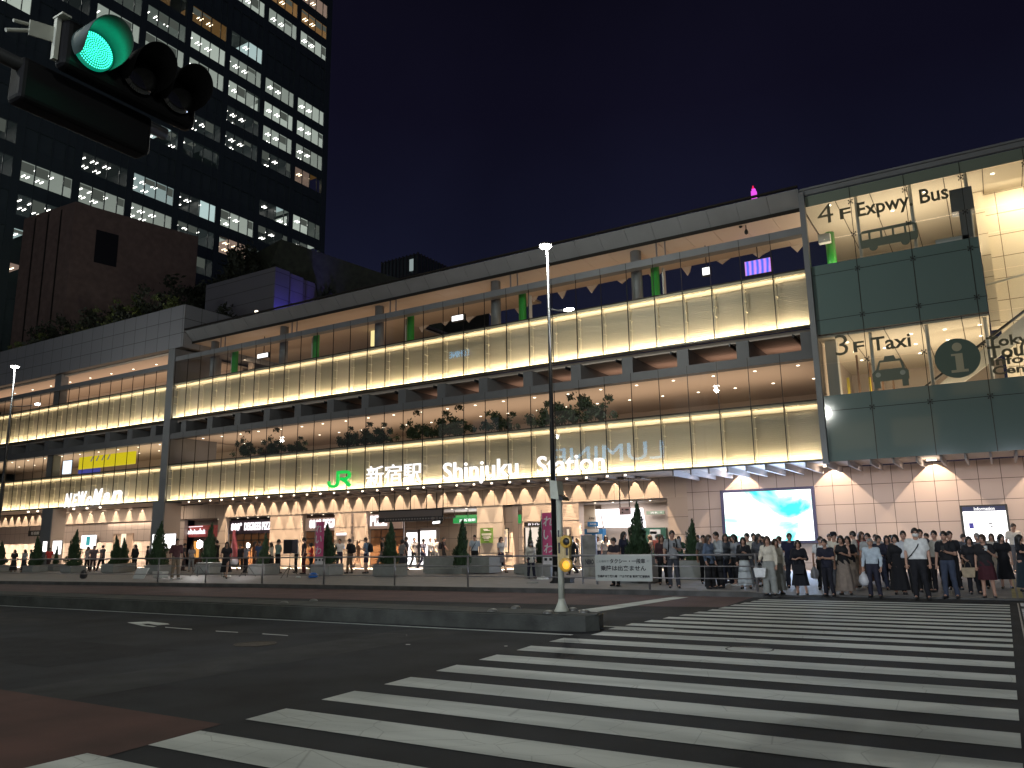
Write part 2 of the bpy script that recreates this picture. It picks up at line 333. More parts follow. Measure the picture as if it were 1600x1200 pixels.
for x, y, a, n_ in [(-18, 5.5, .2, 16), (-25, 8, -.1, 18), (-12.5, 10.3, .5, 14), (-9, 16.5, .1, 12), (-5, 19.5, .2, 12)]:
    pts = [(x, y)]
    for _ in range(n_): a += rr.gauss(0, .35); a *= .97; pts.append((pts[-1][0]+.28*math.cos(a), pts[-1][1]+.28*math.sin(a)))
    for (x0, y0), (x1, y1) in zip(pts, pts[1:]):
        d = Vector((y0-y1, x1-x0, 0)).normalized()*.006; mb.add([(x0-d.x, y0-d.y, .008), (x1-d.x, y1-d.y, .008), (x1+d.x, y1+d.y, .008), (x0+d.x, y0+d.y, .008)], [(0, 1, 2, 3)])
tag(mb.build('road_cracks'), kind='structure')
# zebra crossing: left tips measured one by one, right ends on one line
TL = [(231,1165,311,1143),(383,1125,446,1108),(502,1094,553,1080.5),(600,1070,642,1058.5),(681,1049,717,1038.5),(748,1031.5,778,1023),(807,1016.5,832,1009),(858,1003,880,997.5),(923,992.5,940,988),(950,983.5,966,979.5),(977,977.5,988,974),(1006,972,1020,968.5),(1035,967,1047,963.8),(1061,962.3,1073,959.5),(1083,958.5,1093,956),(1105,954.5,1114,952.3),(1122,951,1131,949),(1140,946.8,1148,945.2),(1156,943.7,1163,942.2),(1172,940.6,1178,939.4),(1183,938,1188,937)]
mb = MB(K['paint']); pitch = 1.06
P = [(atz(a, b), atz(c, d)) for a, b, c, d in TL]
for i, (lo, hi) in enumerate(P):
    y0 = lo.y; y1 = min(hi.y, y0+.55) if i < 8 else y0+.47
    if i < 8: y1 = y0+.53
    else: y1 = y0+(P[min(i+1, 20)][0].y-P[min(i, 19)][0].y)*.55
    mb.add([(lo.x, y0, .006), (-.07, y0, .006), (-.07, y1, .006), (lo.x+(hi.x-lo.x), y1, .006)], [(0, 1, 2, 3)])
    mb.add([(.52, y0, .006), (5, y0, .006), (5, y1, .006), (.52, y1, .006)], [(0, 1, 2, 3)])
for k in range(1, 4):
    y0 = 4.41-1.057*k; mb.add([(-6.25, y0, .006), (-.07, y0, .006), (-.07, y0+.53, .006), (-6.25, y0+.53, .006)], [(0, 1, 2, 3)])
    mb.add([(.52, y0, .006), (5, y0, .006), (5, y0+.53, .006), (.52, y0+.53, .006)], [(0, 1, 2, 3)])
tag(mb.build('crosswalk_markings'), kind='structure')
# guide strip of raised lines along the right edge of the crossing
mb = MB(mat('guide_strip', (.40, .38, .36), .6, noise=.35, nscale=6)); rr = random.Random(3)
for k in range(110):
    y = 1.5+k*.19
    for j in range(2):
        if rr.random() < .8: mb.box(.14+.13*j, .22+.13*j, y, y+.1, .0, .012)
mb.box(.08, .105, 1, 22.3, 0, .008)
tag(mb.build('crossing_guide_strip'), kind='structure')
mb = MB(K['paint'])
def ppoly(pts, z=.006): mb.poly([tuple(atz(x, y))[:2]+(z,) for x, y in pts])
ppoly([(900, 954.2), (1052, 932.8), (1076, 933.5), (925, 957.5)])                                  # stop line of the far lanes
mb.add([(-90, 12.36, .006), (-6.45, 12.42, .006), (-6.45, 12.54, .006), (-90, 12.48, .006)], [(0, 1, 2, 3)])
mb.add([(-6.6, 13.9, .006), (-5.2, 13.9, .006), (-5.2, 14.03, .006), (-6.6, 14.03, .006)], [(0, 1, 2, 3)])
ppoly([(199, 973), (232, 971.5), (262, 974.5), (265, 976), (246, 977.5), (232, 974.8), (222, 975), (228, 977.4), (245, 979), (240, 980.2), (222, 978.4), (208, 975.2)])
for a in [(258,980,300,983.2), (337,986,372,988), (410,990.3,450,993)]:
    ppoly([(a[0], a[1]), (a[2], a[3]), (a[2], a[3]+1), (a[0], a[1]+1)])
for a in [(634,1007,641,1008), (788,1009.5,793,1010.5), (921,922.6,936,924), (955,925,968,926)]:
    ppoly([(a[0], a[1]), (a[2], a[1]), (a[2], a[3]), (a[0], a[3])])
tag(mb.build('road_markings'), kind='structure')
a = atz(346, 1132); b = atz(140, 1190); c_ = atz(0, 1084)
sheet('red_bus_lane', [(a.x, a.y), (b.x, b.y), (b.x+.1, -3), (-60, -3), (-60, a.y+.2)], K['redroad'], .004)
yy = [(x, kerb_y(x)-.02) for x in (-130, -70, -41, -24.9, -16, -11.4, -6.0)]
sheet('red_kerb_lane', yy+[(-5.8, 18.9), (-7.2, 18.6), (-16, 17.9), (-24.9, 17.3), (-41, 16.2), (-70, 12.9), (-130, 4)], K['redfar'], .004)
# island
mb = MB(K['island']); fr = [(-90, 12.58), (-30, 12.6), (-14, 12.66), (-8.5, 12.75), (-7.0, 12.86), (-6.45, 13.0)]; bk = [(-6.3, 13.25), (-6.45, 13.75), (-7.2, 13.9), (-15, 13.95), (-40, 13.9), (-90, 13.9)]
out = [(x, y, 0) for x, y in fr+bk]; mb.prism(out, (0, 0, .27)); ins = [(x, y, .27) for x, y in fr+bk]
mb.prism([(x, y+(.12 if y < 13.2 else -.1), .27) for x, y in fr+bk], (0, 0, .02))
o = mb.build('traffic_island'); o['kind'] = 'structure'
b = o.modifiers.new('bevel', 'BEVEL'); b.width = .03; b.segments = 2; b.limit_method = 'ANGLE'
for i, (x, y, w_) in enumerate([(770, 955.5, 'front edge stud well left of the signal pole'), (806, 950.5, 'back edge stud left of the signal pole'), (857, 958.5, 'front edge stud just left of the signal pole'), (895, 953.8, 'back edge stud just right of the signal pole'), (444, 943, 'front edge stud farthest to the left'), (490, 939.5, 'back edge stud farthest to the left'), (913, 957, 'stud at the rounded end of the island')]):
    p = atz(x, y, .29); mb = MB(mat('road_stud_metal', (.16, .16, .15), .5, metal=.5)); mb.lathe([(.10, .29), (.10, .31), (.07, .335), (.03, .345)], (p.x, p.y, 0), 12)
    tag(mb.build('road_stud'), 'round metal '+w_+' on the island' if 'island' not in w_ else 'round metal '+w_, 'road stud', 'studs on the traffic island')

# ------------------------------------------------------------------ station building
MOD = 1.386; X0 = -6.02; NP = 31; YF = 34.6; XL = X0-NP*MOD     # 31 bays, left end at -48.99
def ribbed(w, h, dep):
    """one bay of the lit band, local coords: x 0..w, y 0 = glass plane, z 0..h"""
    mb = MB(K['spandrel'], K['spanledge']); n = 26; g = .012; y = dep; pts = []
    for i in range(n):
        z0 = .04+(h-.16)*i/n; z1 = .04+(h-.16)*(i+1)/n; pts += [(y, z0), (y, z0+(z1-z0)*.55), (y-g, z0+(z1-z0)*.6), (y-g, z1-.002)]
    vs = []
    for a, z in pts: vs += [(0.0, a, z), (w, a, z)]
    mb.add(vs, [(2*i, 2*i+1, 2*i+3, 2*i+2) for i in range(len(pts)-1)])
    mb.use(1); mb.box(0, w, .03, dep+.1, h-.12, h); mb.box(0, w, .03, dep+.1, -.02, .04); mb.box(.03, w-.02, .16, .19, h-.34, h-.12)
    mb.box(.02, .045, dep-.05, dep+.02, .04, h-.12)                                  # bay divider fin
    for q in range(3): zz = h*(.42+.2*q); mb.box(.045, .10, dep-.13, dep-.02, zz, zz+.03); mb.box(.06, .085, .03, dep-.1, zz+.005, zz+.02)
    return mb.mesh('spandrel_panel')
def pane(w, z0, z1, m, d=.012):
    mb = MB(m); mb.quad((.012, 0, z0), (w-.012, 0, z0), (w-.012, 0, z1), (.012, 0, z1)); return mb.mesh('pane')
def facade(root, xl, n, bands, glz, dark_post=True):
    L = Vector(root.location)
    for z0, z1 in bands:
        h = z1-z0; pm = ribbed(MOD, h, .36); gm = pane(MOD, 0, h, K['sglass'])
        mm = MB(K['mullion']); mm.box(-.018, .018, -.03, .02, 0, h); mm = mm.mesh('mullion')
        for i in range(n):
            x = xl+i*MOD; p = inst('spandrel_panel', pm, root, (x-L.x, YF-L.y, z0-L.z)); inst('cover_glass', gm, p)
            inst('mullion', mm, root, (x-L.x, YF-L.y, z0-L.z))
        mb = MB(K['mullion']); mb.box(xl, xl+n*MOD, YF-.04, YF+.03, z0-.07, z0-.021); mb.box(xl, xl+n*MOD, YF-.04, YF+.03, z1+.002, z1+.045); mb.build('edge_trim', root)
        mb = MB(K['strip']); mb.box(xl+.05, xl+n*MOD-.05, YF+.045, YF+.075, z0+.042, z0+.065); mb.build('led_strip', root)
        xc = xl+n*MOD/2
        light('band_light', 'AREA', (xc, YF+.15, z0+.07), 17*n*MOD, (1, .82, .52), size=n*MOD-.1, sy=.05, direction=(0, .30, 1))
        light('band_light_top', 'AREA', (xc, YF+.10, z1-.16), 1.6*n*MOD, (1, .84, .58), size=n*MOD-.1, sy=.04, direction=(0, .55, -1))
        light('ledge_light', 'AREA', (xc, YF+.05, z1-.42), 1.05*n*MOD, (1, .80, .52), size=n*MOD-.1, sy=.03, direction=(0, .55, 1))
    for z0, z1 in glz:
        gm = pane(MOD, 0, z1-z0, K['wglass']); mm = MB(K['mullion']); mm.box(-.012, .012, -.02, .02, 0, z1-z0); mm = mm.mesh('mullion')
        for i in range(n):
            x = xl+i*MOD; p = inst('window_pane', gm, root, (x-L.x, YF-L.y, z0-L.z)); inst('joint', mm, p)
st = thing('station_building', 'long station building with glowing yellow glass bands under a projecting roof', 'building', (-27.5, 38, 0))
facade(st, XL, NP, [(4.74, 7.22), (10.5, 12.98)], [(7.27, 9.03), (13.03, 14.61)])
# slabs, beams, ceilings
mb = MB(K['beam']); mb.box(XL, X0, YF-.02, YF+.5, 9.03, 9.43); mb.build('transom_beam', st); mb = MB(K['grey']); mb.box(XL, X0, YF-.03, YF+.45, 14.61, 14.94); mb.build('transom_beam', st)
for k in range(NP):
    if k: 
        x = XL+k*MOD; mb = MB(K['mullion']); mb.box(x-.012, x+.012, YF-.036, YF-.02, 14.62, 14.93); mb.box(x-.012, x+.012, YF-.026, YF-.019, 9.04, 9.42); mb.build('beam_joint', st)
mb = MB(K['soffit']); mb.box(XL, X0, YF+.47, 38.42, 4.72, 4.95); mb.box(XL, X0, 39.0, 47, 4.72, 4.95); mb.box(XL, X0, 38.3, 39.1, 5.15, 5.2); mb.box(XL, X0, YF+.5, 47, 7.0, 7.2); mb.build('floor_slab', st)
mb = MB(K['ceil']); mb.box(XL, X0, YF+.5, 46, 9.2, 9.42); mb.build('ceiling', st)
mb = MB(K['backwall'], K['soffit']); mb.box(XL, X0, 44.5, 44.7, 7.2, 9.2); mb.use(1); mb.box(XL, X0, 44.3, 44.5, 8.0, 8.25); mb.build('interior_wall', st)
mb = MB(K['soffit']); mb.box(XL, X0, YF+.47, 47, 10.25, 10.45); mb.build('deck_slab', st)
mb = MB(mat('recess_wall', (.40, .30, .25), .7)); mb.box(XL, X0, 38.6, 38.8, 9.43, 10.25); mb.build('recess_wall', st)
for k in range(16):
    x = -5.05-.9-2.772*k
    if x < XL+.4: break
    mb = MB(K['beam']); mb.box(x-.55, x, YF+.12, 38.6, 9.435, 10.245); mb.build('recess_beam', st)
    mb = MB(K['dark']); mb.box(x-.9, x-.84, YF+.2, 38.5, 10.10, 10.245); mb.build('pipe_tray', st)
# roof: inclined eave with zigzag joints, ceiling over the deck
mb = MB(K['ceil'])
for k in range(NP):
    x = XL+k*MOD; mb.box(x+.008, x+MOD-.008, 35.35, 37.4, 15.98, 16.1); mb.box(x+.008, x+MOD-.008, 37.42, 39.6 if x > -24 else (41 if x > -33 else 49), 15.98, 16.1)
mb.build('deck_ceiling', st)
mb = MB(K['grey'])
for k in range(NP):
    x = XL+k*MOD; mb.prism([(x+.008, 34.55, 16.72), (x+.008, 35.3, 15.98), (x+.008, 35.3, 16.2), (x+.008, 34.75, 16.78)], (MOD-.016, 0, 0))
mb.build('roof_eave', st)
mb = MB(K['mullion'], K['grey']); mb.box(XL, X0, 34.50, 34.62, 16.785, 16.87); mb.box(XL, X0, 35.2, 35.22, 15.9, 16.6); mb.use(1); mb.box(XL, X0, 34.8, 39.6, 16.6, 16.78); mb.build('roof', st)
rr = random.Random(9)
for k in range(14):
    x = -7.5-1.9*k; mb = MB(K['ceil']); y = 39.61 if x > -24 else 41.01; hgt = .25+.3*rr.random(); mb.prism([(x, y, 16.0), (x+.5+rr.random()*.5, y, 16.0), (x+.45, y, 16.0-hgt*.6), (x+.3, y, 16.0-hgt)], (0, .08, 0)); mb.build('ceiling_bracket', st)
mb = MB(K['grey']); mb.box(XL, -33.2, 39.61, 49, 16.6, 16.78); mb.build('roof_rear', st)
mb = MB(K['grey']); 
for x in (-14.35, -22.8, -31.3, -39.6, -46.6):
    mb = MB(K['grey']); mb.lathe([(.28, 12.9), (.28, 16.0)], (x, 36.0, 0), 20); mb.smooth = True; mb.build('column', st)
    mb = MB(K['steel']); mb.box(x+1.3, x+1.36, 35.4, 35.46, 14.94, 15.98); mb.box(x+1.75, x+1.8, 35.4, 35.46, 14.94, 15.98); mb.build('hanger_post', st)
for x in (-45.14, -37.23, -29.33, -21.42, -13.59):
    mb = MB(K['greenpost'], K['white']); mb.lathe([(.22, 12.9), (.22, 15.2 if x > -40 else 15.2)], (x, 36.6, 0), 18); mb.use(1); mb.box(x-.42 if x < -25 else x+.36, x-.34 if x < -25 else x+.44, 36.6, 36.9, 12.9, 15.1)
    tag(mb.build('green_post', None), None); o = bpy.context.scene.objects[-1]
# interior downlights on the lower floor ceiling
dl = MB(K['downlight']); dl.lathe([(.07, 0), (.07, .015)], n=10); dl = dl.mesh('downlight'); rr = random.Random(5)
for i in range(22):
    for j in range(2):
        inst('downlight', dl, st, (XL+1+i*1.95-st.location.x, 36.4+j*3.6-38+rr.random()*.2, 9.18))
# light rising from lit floors
light('floor_light', 'AREA', (-27.5, 38.5, 7.35), 800, (1, .74, .52), size=42, sy=6, direction=(0, .1, 1))
light('deck_light', 'AREA', (-27.5, 37.6, 13.0), 265, (1, .66, .40), size=42, sy=4, direction=(0, 0.0, 1))
light('recess_light', 'AREA', (-18, 37.6, 9.47), 140, (1, .62, .45), size=24, sy=1.0, direction=(0, .35, 1))
light('recess_light', 'AREA', (-40, 37.6, 9.47), 26, (1, .62, .45), size=18, sy=1.0, direction=(0, .35, 1))
# posts, screens and cameras on the upper deck
for o in list(bpy.data.objects):
    if o.name.startswith('green_post') and o.parent is None:
        o.parent = st; o.matrix_parent_inverse = Matrix.Translation(-Vector(st.location))
# ---- ground floor of the station
YW = 39.0
# upper fascia and soffit fins
mb = MB(K['fascia']); mb.box(-52.9, -13.42, YW, YW+.3, 3.70, 4.715); mb.build('fascia', st)
wall = MB(K['tile'])
wall.box(-13.42, 20, YW, YW+.3, 0, 4.715)      # big wall on the right
wall.build('panel_wall', st)
def wallbit(x0, x1, y=YW+.02, z1=3.70, m='beige', name='wall_panel'):
    mb = MB(K[m]); mb.box(x0, x1, y, y+.6, .1, z1); 
    o = mb.build(name, st)
    for z in (1.0, 1.85, 2.72):
        j = MB(K['ink']); j.box(x0, x1, y-.004, y+.01, z-.008, z+.008); j.build('panel_joint', o)
    return o
for a, b in [(-49.0, -48.14), (-43.54, -40.5), (-37.46, -34.75), (-23.12, -19.54), (-14.48, -13.42)]: wallbit(a, b)
wallbit(-26.2, -24.43, YW+.02, 3.7, 'soffit', 'pillar'); wallbit(-24.43, -23.92, YW+.3)
for k in range(44):
    x = -47.9+.84*k if False else X0+3.0-.835*k
for k in range(58):
    x = 6.6-.835*k
    if x < -13.2: continue
    mb = MB(K['fin']); mb.box(x-.035, x+.035, 34.9, 38.55, 4.45, 4.72); mb.build('soffit_fin', st)
# soffit lights: short bars with a spotlight washing the fascia
SP = [-15.25, -16.2, -17.33, -18.42, -19.52]+[-19.52-1.13*k for k in range(1, 26)]
for i, x in enumerate(SP):
    if x < -48.6: continue
    mb = MB(K['soffit'], K['downlight']); mb.box(x-.3, x+.28, 36.9, 38.2, 4.56, 4.62); mb.box(x-.16, x-.06, 35.5, 37.2, 4.60, 4.715); mb.use(1); mb.box(x+.0, x+.09, 35.45, 35.5, 4.635, 4.70); mb.box(x-.25, x+.22, 38.203, 38.21, 4.575, 4.605)
    mb.build('soffit_light', st)
    even(light('wash_spot', 'SPOT', (x, YW-.24, 4.98), 290, (1, .76, .52), angle=math.radians(50), blend=.08, radius=.01, direction=(0, .10, -1)), 'Constant')
for x in (-10.55, -6.35, -2.25, 1.95, 6.1):
    mb = MB(K['downlight'], K['steel']); mb.box(x-.16, x+.02, 37.3, 37.45, 4.66, 4.70); mb.box(x+.05, x+.22, 37.3, 37.45, 4.66, 4.70); mb.use(1); mb.box(x-.2, x+.26, 37.25, 37.5, 4.70, 4.718)
    mb.build('soffit_light', st)
    even(light('wash_spot', 'SPOT', (x, YW-.42, 5.02), 300, (1, .76, .55), angle=math.radians(84), blend=.08, radius=.012, direction=(0, .10, -1)))
    light('soffit_glow', 'AREA', (x, 37.0, 4.3), 12, (1, .78, .6), size=.5, direction=(0, 0, 1))
mb = MB(K['soffit']); mb.box(X0, 20, 34.8, 38.42, 4.72, 4.95); mb.box(X0, 20, 38.3, 39.1, 5.15, 5.2); mb.build('soffit', st)
light('soffit_area', 'AREA', (-2.5, 36.8, 4.4), 230, (1, .76, .62), size=21, sy=1.6, direction=(0, .35, -1))
# recess ceiling behind the fascia, back walls and floor
mb = MB(K['soffit']); mb.box(-52.9, -13.5, YW+.3, 52, 3.62, 3.72); mb.build('recess_ceiling', st)
rd = MB(K['downlight']); rd.lathe([(.06, 0), (.06, .012)], n=10); rd = rd.mesh('recessed_light')
for i in range(34): inst('recessed_light', rd, st, (-49.5+i*1.06-st.location.x, YW+.45-38, 3.605))
mb = MB(tiled('inner_beige_panels', (.60, .50, .42), .95, .86, 0, .2, .01)); mb.box(-52, -14, 46, 46.2, 0, 3.65); mb.build('inner_wall', st)
for x, w, e in [(-46, 4, 90), (-39.5, 3, 90), (-33.5, 2.5, 60), (-29, 5, 210), (-23.5, 1.2, 60), (-17, 4.5, 170), (-51, 3, 60)]:
    light('shop_light', 'AREA', (x, 42.6 if w > 4 else 41.2, 3.55), e, (1, .80, .64), size=w, sy=4 if w > 4 else 1.6, direction=(0, -.1, -1))
# underside light spill on the pavement
light('soffit_area', 'AREA', (-31, 37.2, 4.5), 300, (1, .78, .58), size=34, sy=1.2, direction=(0, 0, -1))
# shop fronts (parts of the building)
def shopfront(x0, x1, frame='frame', zs=2.55, back='frame', door=True):
    mb = MB(K[frame]); y = YW+.35
    mb.box(x0, x1, y+.1, y+.2, .13, 3.62)
    o = mb.build('shopfront', st)
    g = MB(mat('shop_glass_warm', (.20, .10, .05), .15)); n = max(2, int((x1-x0)/.75)); w = (x1-x0)/n
    for i in range(n): g.box(x0+i*w+.06, x0+(i+1)*w-.06, y+.06, y+.099, .35, zs-.55); g.box(x0+i*w+.06, x0+(i+1)*w-.06, y+.06, y+.099, zs-.48, zs-.06)
    g.build('glazing', o); return o
s1 = shopfront(-48.14, -43.54, 'dark'); s2 = shopfront(-40.45, -37.5); s3 = shopfront(-34.7, -32.0)
mb = MB(K['soffit']); mb.box(-53.2, -49.0, YW+1.2, YW+1.3, .13, 3.62); s0 = mb.build('shopfront', st)
mb = MB(K['redcloth']); mb.box(-53.2, -49.05, YW+.7, YW+.8, 2.35, 3.2); mb.build('red_header', s0)
mb = MB(emit('amber_window', (1, .45, .10), .9), K['frame']); mb.use(1); mb.box(-53.2, -52.05, YW+1.1, YW+1.19, .13, 2.2); mb.use(0); mb.box(-52.95, -52.3, YW+1.05, YW+1.098, .8, 2.05); mb.build('door', s0)
# ---- shop signs (top level)
def tsign(name, label, s, x0, x1, z0, z1, y, m, cat='sign', board=None, bm=None, **k):
    r = thing(name, label, cat, ((x0+x1)/2, y, z0))
    if board:
        b = MB(bm); b.box(board[0], board[1], y+.003, y+.06, board[2], board[3]); b.build('board', r)
    for i, q in enumerate(s if isinstance(s, list) else [(s, x0, x1, z0, z1)]):
        text('lettering', q[0], q[1], q[2], q[3], q[4], y, q[5] if len(q) > 5 else m, parent=r, **k)
    return r
bd = mat('sign_board_pale', (.55, .42, .38), .5); bd2 = mat('sign_board_dark', (.05, .03, .05), .4)
tsign('pizza_shop_sign', 'lit white pizza shop lettering, widest of the three, left of the lit wall slot', [('800°', -47.85, -46.75, 2.72, 3.28), ('DEGREES PIZZ', -46.45, -43.75, 2.72, 3.28)], -47.9, -43.6, 2.7, 3.3, YW+.30, K['signw'], board=(-48.1, -43.6, 2.5, 3.45), bm=bd2, bold=.03, depth=.05)
tsign('pizza_shop_sign', 'lit white letters DEGREES cut off behind the pink banner on a pale board', [('800°', -40.0, -38.95, 2.72, 3.32), ('DEGRI', -38.75, -37.55, 2.72, 3.32)], -40, -37.5, 2.7, 3.3, YW+.30, K['signw'], board=(-40.4, -37.5, 2.55, 3.4), bm=bd, bold=.03, depth=.05)
tsign('pizza_shop_sign', 'lit white letters PIZZ beside the hanging dark sign board', 'PIZZ', -34.6, -33.2, 2.75, 3.4, YW+.30, K['signw'], board=(-34.68, -32.0, 2.55, 3.5), bm=bd, bold=.03, depth=.05)
r = thing('cafe_sign', 'glowing white script lettering on a red header above an amber door', 'sign', (-52.2, YW+.6, 2.5))
mb = MB(K['signw']); rr = random.Random(8)
for i in range(9):
    x = -53.15+i*.22; h = .18+.2*rr.random(); mb.tube([(x, YW+.62, 2.6), (x+.08, YW+.62, 2.6+h), (x+.17, YW+.62, 2.62+h*.5), (x+.1, YW+.62, 2.58), (x+.24, YW+.62, 2.63)], .035, 6)
mb.tube([(-53.1, YW+.62, 3.12), (-51.5, YW+.62, 3.14)], .03, 6); mb.build('script_lettering', r)
mb = MB(K['steel']); mb.box(-53.15, -51.1, YW+.66, YW+.698, 2.8, 2.86); mb.build('rail', r)
# main station letters on the lower band, standing 20 cm off the glass
YS = YF-.28
def letters(name, label, s, x0, x1, z0, z1, bold=.02, m='letters', shear=0):
    r = thing(name, label, 'sign', ((x0+x1)/2, YS, z0)); text('lettering', s, x0, x1, z0, z1, YS, K[m], .07, r, bold, shear)
    b = MB(K['mullion']); 
    for i in range(3): xx = x0+(x1-x0)*(.1+.4*i); b.box(xx-.02, xx+.02, YS+.004, YF-.01, z0+.1, z0+.14)
    b.build('bracket', r); return r
letters('station_name_sign', 'large glowing white kanji for Shinjuku station on the lower yellow band', '新宿駅', -30.55, -26.62, 4.80, 5.95, .004)
letters('station_name_sign', 'glowing white word Shinjuku in Roman letters right of the kanji', 'Shinjuku', -25.17, -20.5, 4.58, 5.80, .014)
letters('station_name_sign', 'glowing white word Station in Roman letters behind the tall lamp pole', 'Station', -19.4, -15.72, 4.82, 5.75, .014)
r = thing('railway_logo_sign', 'glowing green JR logo left of the white kanji', 'sign', (-32.6, YS, 4.88))
def stroke(mb, pts, w, d=.12):
    pts = [Vector((p[0], 0, p[1])) for p in pts]; n = len(pts); L = []; R = []
    for i, p in enumerate(pts):
        t = (pts[min(i+1, n-1)]-pts[max(i-1, 0)]).normalized(); q = Vector((-t.z, 0, t.x))*w/2; L.append(p+q); R.append(p-q)
    for i in range(n-1):
        mb.prism([tuple(L[i]), tuple(L[i+1]), tuple(R[i+1]), tuple(R[i])], (0, -d, 0))
mb = MB(K['jrgreen']); ox, oz, sx, sz = -33.5, 4.86, 1.77, .95
def q(*a): return [(ox+x*sx, oz+z*sz) for x, z in a]
stroke(mb, q((.05, .42), (.05, .26), (.09, .14), (.18, .08), (.30, .08), (.40, .14), (.44, .26), (.44, .92)), .17)
stroke(mb, q((.40, .92), (.80, .92), (.90, .88), (.95, .76), (.94, .62), (.86, .53), (.76, .50), (.56, .50)), .17)
stroke(mb, q((.62, .50), (.78, .36), (.97, .06)), .18)
o = mb.build('logo'); o.location = (0, YS, 0); o.parent = r; o.matrix_parent_inverse = Matrix.Translation(-Vector(r.location))
# big outdoor screen
r = thing('led_screen', 'huge bright video screen of white clouds on turquoise in a dark frame', 'screen', (-9.45, YW, 1.38))
scr = emit('screen_picture', (1, 1, 1), 2.3); n = scr.node_tree; b = n.nodes['Principled BSDF']
g = n.nodes.new('ShaderNodeNewGeometry'); mp = n.nodes.new('ShaderNodeMapping'); mp.inputs['Scale'].default_value = (.42, 1, .55); mp.inputs['Location'].default_value = (5.3, 0, 1.1)
t = n.nodes.new('ShaderNodeTexNoise'); t.inputs['Scale'].default_value = 1.0; t.inputs['Detail'].default_value = 5; t.inputs['Distortion'].default_value = .9
rp = n.nodes.new('ShaderNodeValToRGB'); e = rp.color_ramp.elements; e[0].position = .34; e[0].color = (.02, .60, .70, 1); e[1].position = .50; e[1].color = (.95, 1, 1, 1)
q_ = e.new(.42); q_.color = (.30, .80, .72, 1)
n.links.new(g.outputs['Position'], mp.inputs[0]); n.links.new(mp.outputs[0], t.inputs['Vector']); n.links.new(t.outputs['Fac'], rp.inputs[0]); n.links.new(rp.outputs[0], b.inputs['Emission Color'])
mb = MB(scr); mb.box(-11.52, -7.42, YW-.13, YW-.121, 1.46, 3.80); mb.build('picture', r)
mb = MB(mat('screen_frame', (.05, .05, .12), .4)); fx0, fx1, fz0, fz1 = -11.68, -7.28, 1.34, 3.93
for a in [(fx0, fx1, 3.80, fz1), (fx0, fx1, fz0, 1.46), (fx0, -11.52, 1.46, 3.80), (-7.42, fx1, 1.46, 3.80)]: mb.box(a[0], a[1], YW-.16, YW-.003, a[2], a[3])
mb.build('frame', r)
light('screen_light', 'AREA', (-9.45, YW-.2, 2.6), 640, (.50, .66, 1), size=4.1, sy=2.3, direction=(0, -1, -.05))
# information display
r = thing('information_display', 'upright white lit map display with a dark blue header on the wall', 'display', (-.6, YW, .9))
mb = MB(K['white_em']); mb.box(-1.38, .18, YW-.09, YW-.084, .95, 2.56); mb.build('map_face', r)
mb = MB(K['mullion']); mb.box(-1.46, -1.38, YW-.1, YW-.003, .85, 2.82); mb.box(.18, .26, YW-.1, YW-.003, .85, 2.82); mb.box(-1.38, .18, YW-.1, YW-.003, 2.76, 2.82); mb.box(-1.38, .18, YW-.1, YW-.003, .85, .95); mb.build('frame', r)
mb = MB(mat('header_navy', (.03, .04, .12), .5)); mb.box(-1.38, .18, YW-.088, YW-.08, 2.562, 2.758); mb.build('header', r)
text('lettering', 'Information', -.95, -.2, 2.59, 2.73, YW-.09, K['letters'], .01, r, .02)
mb = MB(mat('map_blue', (.06, .06, .45), .5), K['ink']); mb.box(-1.2, -1.03, YW-.1, YW-.091, 1.85, 2.08); mb.use(1); mb.box(-.48, -.36, YW-.1, YW-.091, 2.0, 2.06); mb.box(-.42, -.35, YW-.1, YW-.091, 1.88, 1.94); mb.box(-.55, -.5, YW-.1, YW-.091, 1.98, 2.0); mb.build('map_marks', r)
# station interior signs
def hang(name, label, x0, x1, z0, z1, y, m, s=None, sm=None, rods=(), ztop=3.62, cat='sign', d=.12, fit=None):
    r = thing(name, label, cat, ((x0+x1)/2, y, z0)); b = MB(m); b.box(x0, x1, y, y+d, z0, z1); b.build('board', r)
    if s: text('lettering', s, *(fit or (x0+(x1-x0)*.25, x1-(x1-x0)*.1, z0+(z1-z0)*.2, z1-(z1-z0)*.2)), y-.004, sm, .01, r, .02)
    for x in rods: q = MB(K['dark']); q.box(x-.018, x+.018, y+d/2-.018, y+d/2+.018, z1, ztop); q.build('rod', r)
    return r
gsm = emit('green_light_board', (.02, .38, .08), .8)
p0 = aty(708, 818, 41.5); p1 = aty(745, 808, 41.5)
hang('station_gate_sign', 'green lit board with white station name left of the pillar', p0.x, p1.x+.1, p0.z, p1.z, 41.5, gsm, 'JR 新宿駅', K['letters'], (p0.x+.05, p0.x+1.1), cat='sign')
p0 = aty(797, 818, 41.5); p1 = aty(813, 804, 41.5)
hang('station_gate_sign', 'small green lit board seen through the opening right of the pillar', p0.x, p1.x, p0.z, p1.z, 41.5, gsm, None, None, (p0.x+.4,))
p0 = aty(708, 806, 43); p1 = aty(745, 799, 43)
hang('station_gate_sign', 'far green board hanging high inside the concourse', aty(712, 807, 44).x, aty(744, 807, 44).x, aty(744, 808, 44).z, aty(744, 804, 44).z, 44, gsm, None, None, (aty(728, 807, 44).x,))
r = thing('notice_poster', 'olive green notice with white lines on the station pillar', 'poster', (-25.3, YW, 1.5))
a = aty(751, 848.5, YW); b_ = aty(770, 824.5, YW); mb = MB(K['green']); mb.box(a.x, b_.x, YW-.02, YW+.018, a.z, b_.z); mb.build('sheet', r)
mb = MB(K['white']); h = b_.z-a.z; w = b_.x-a.x
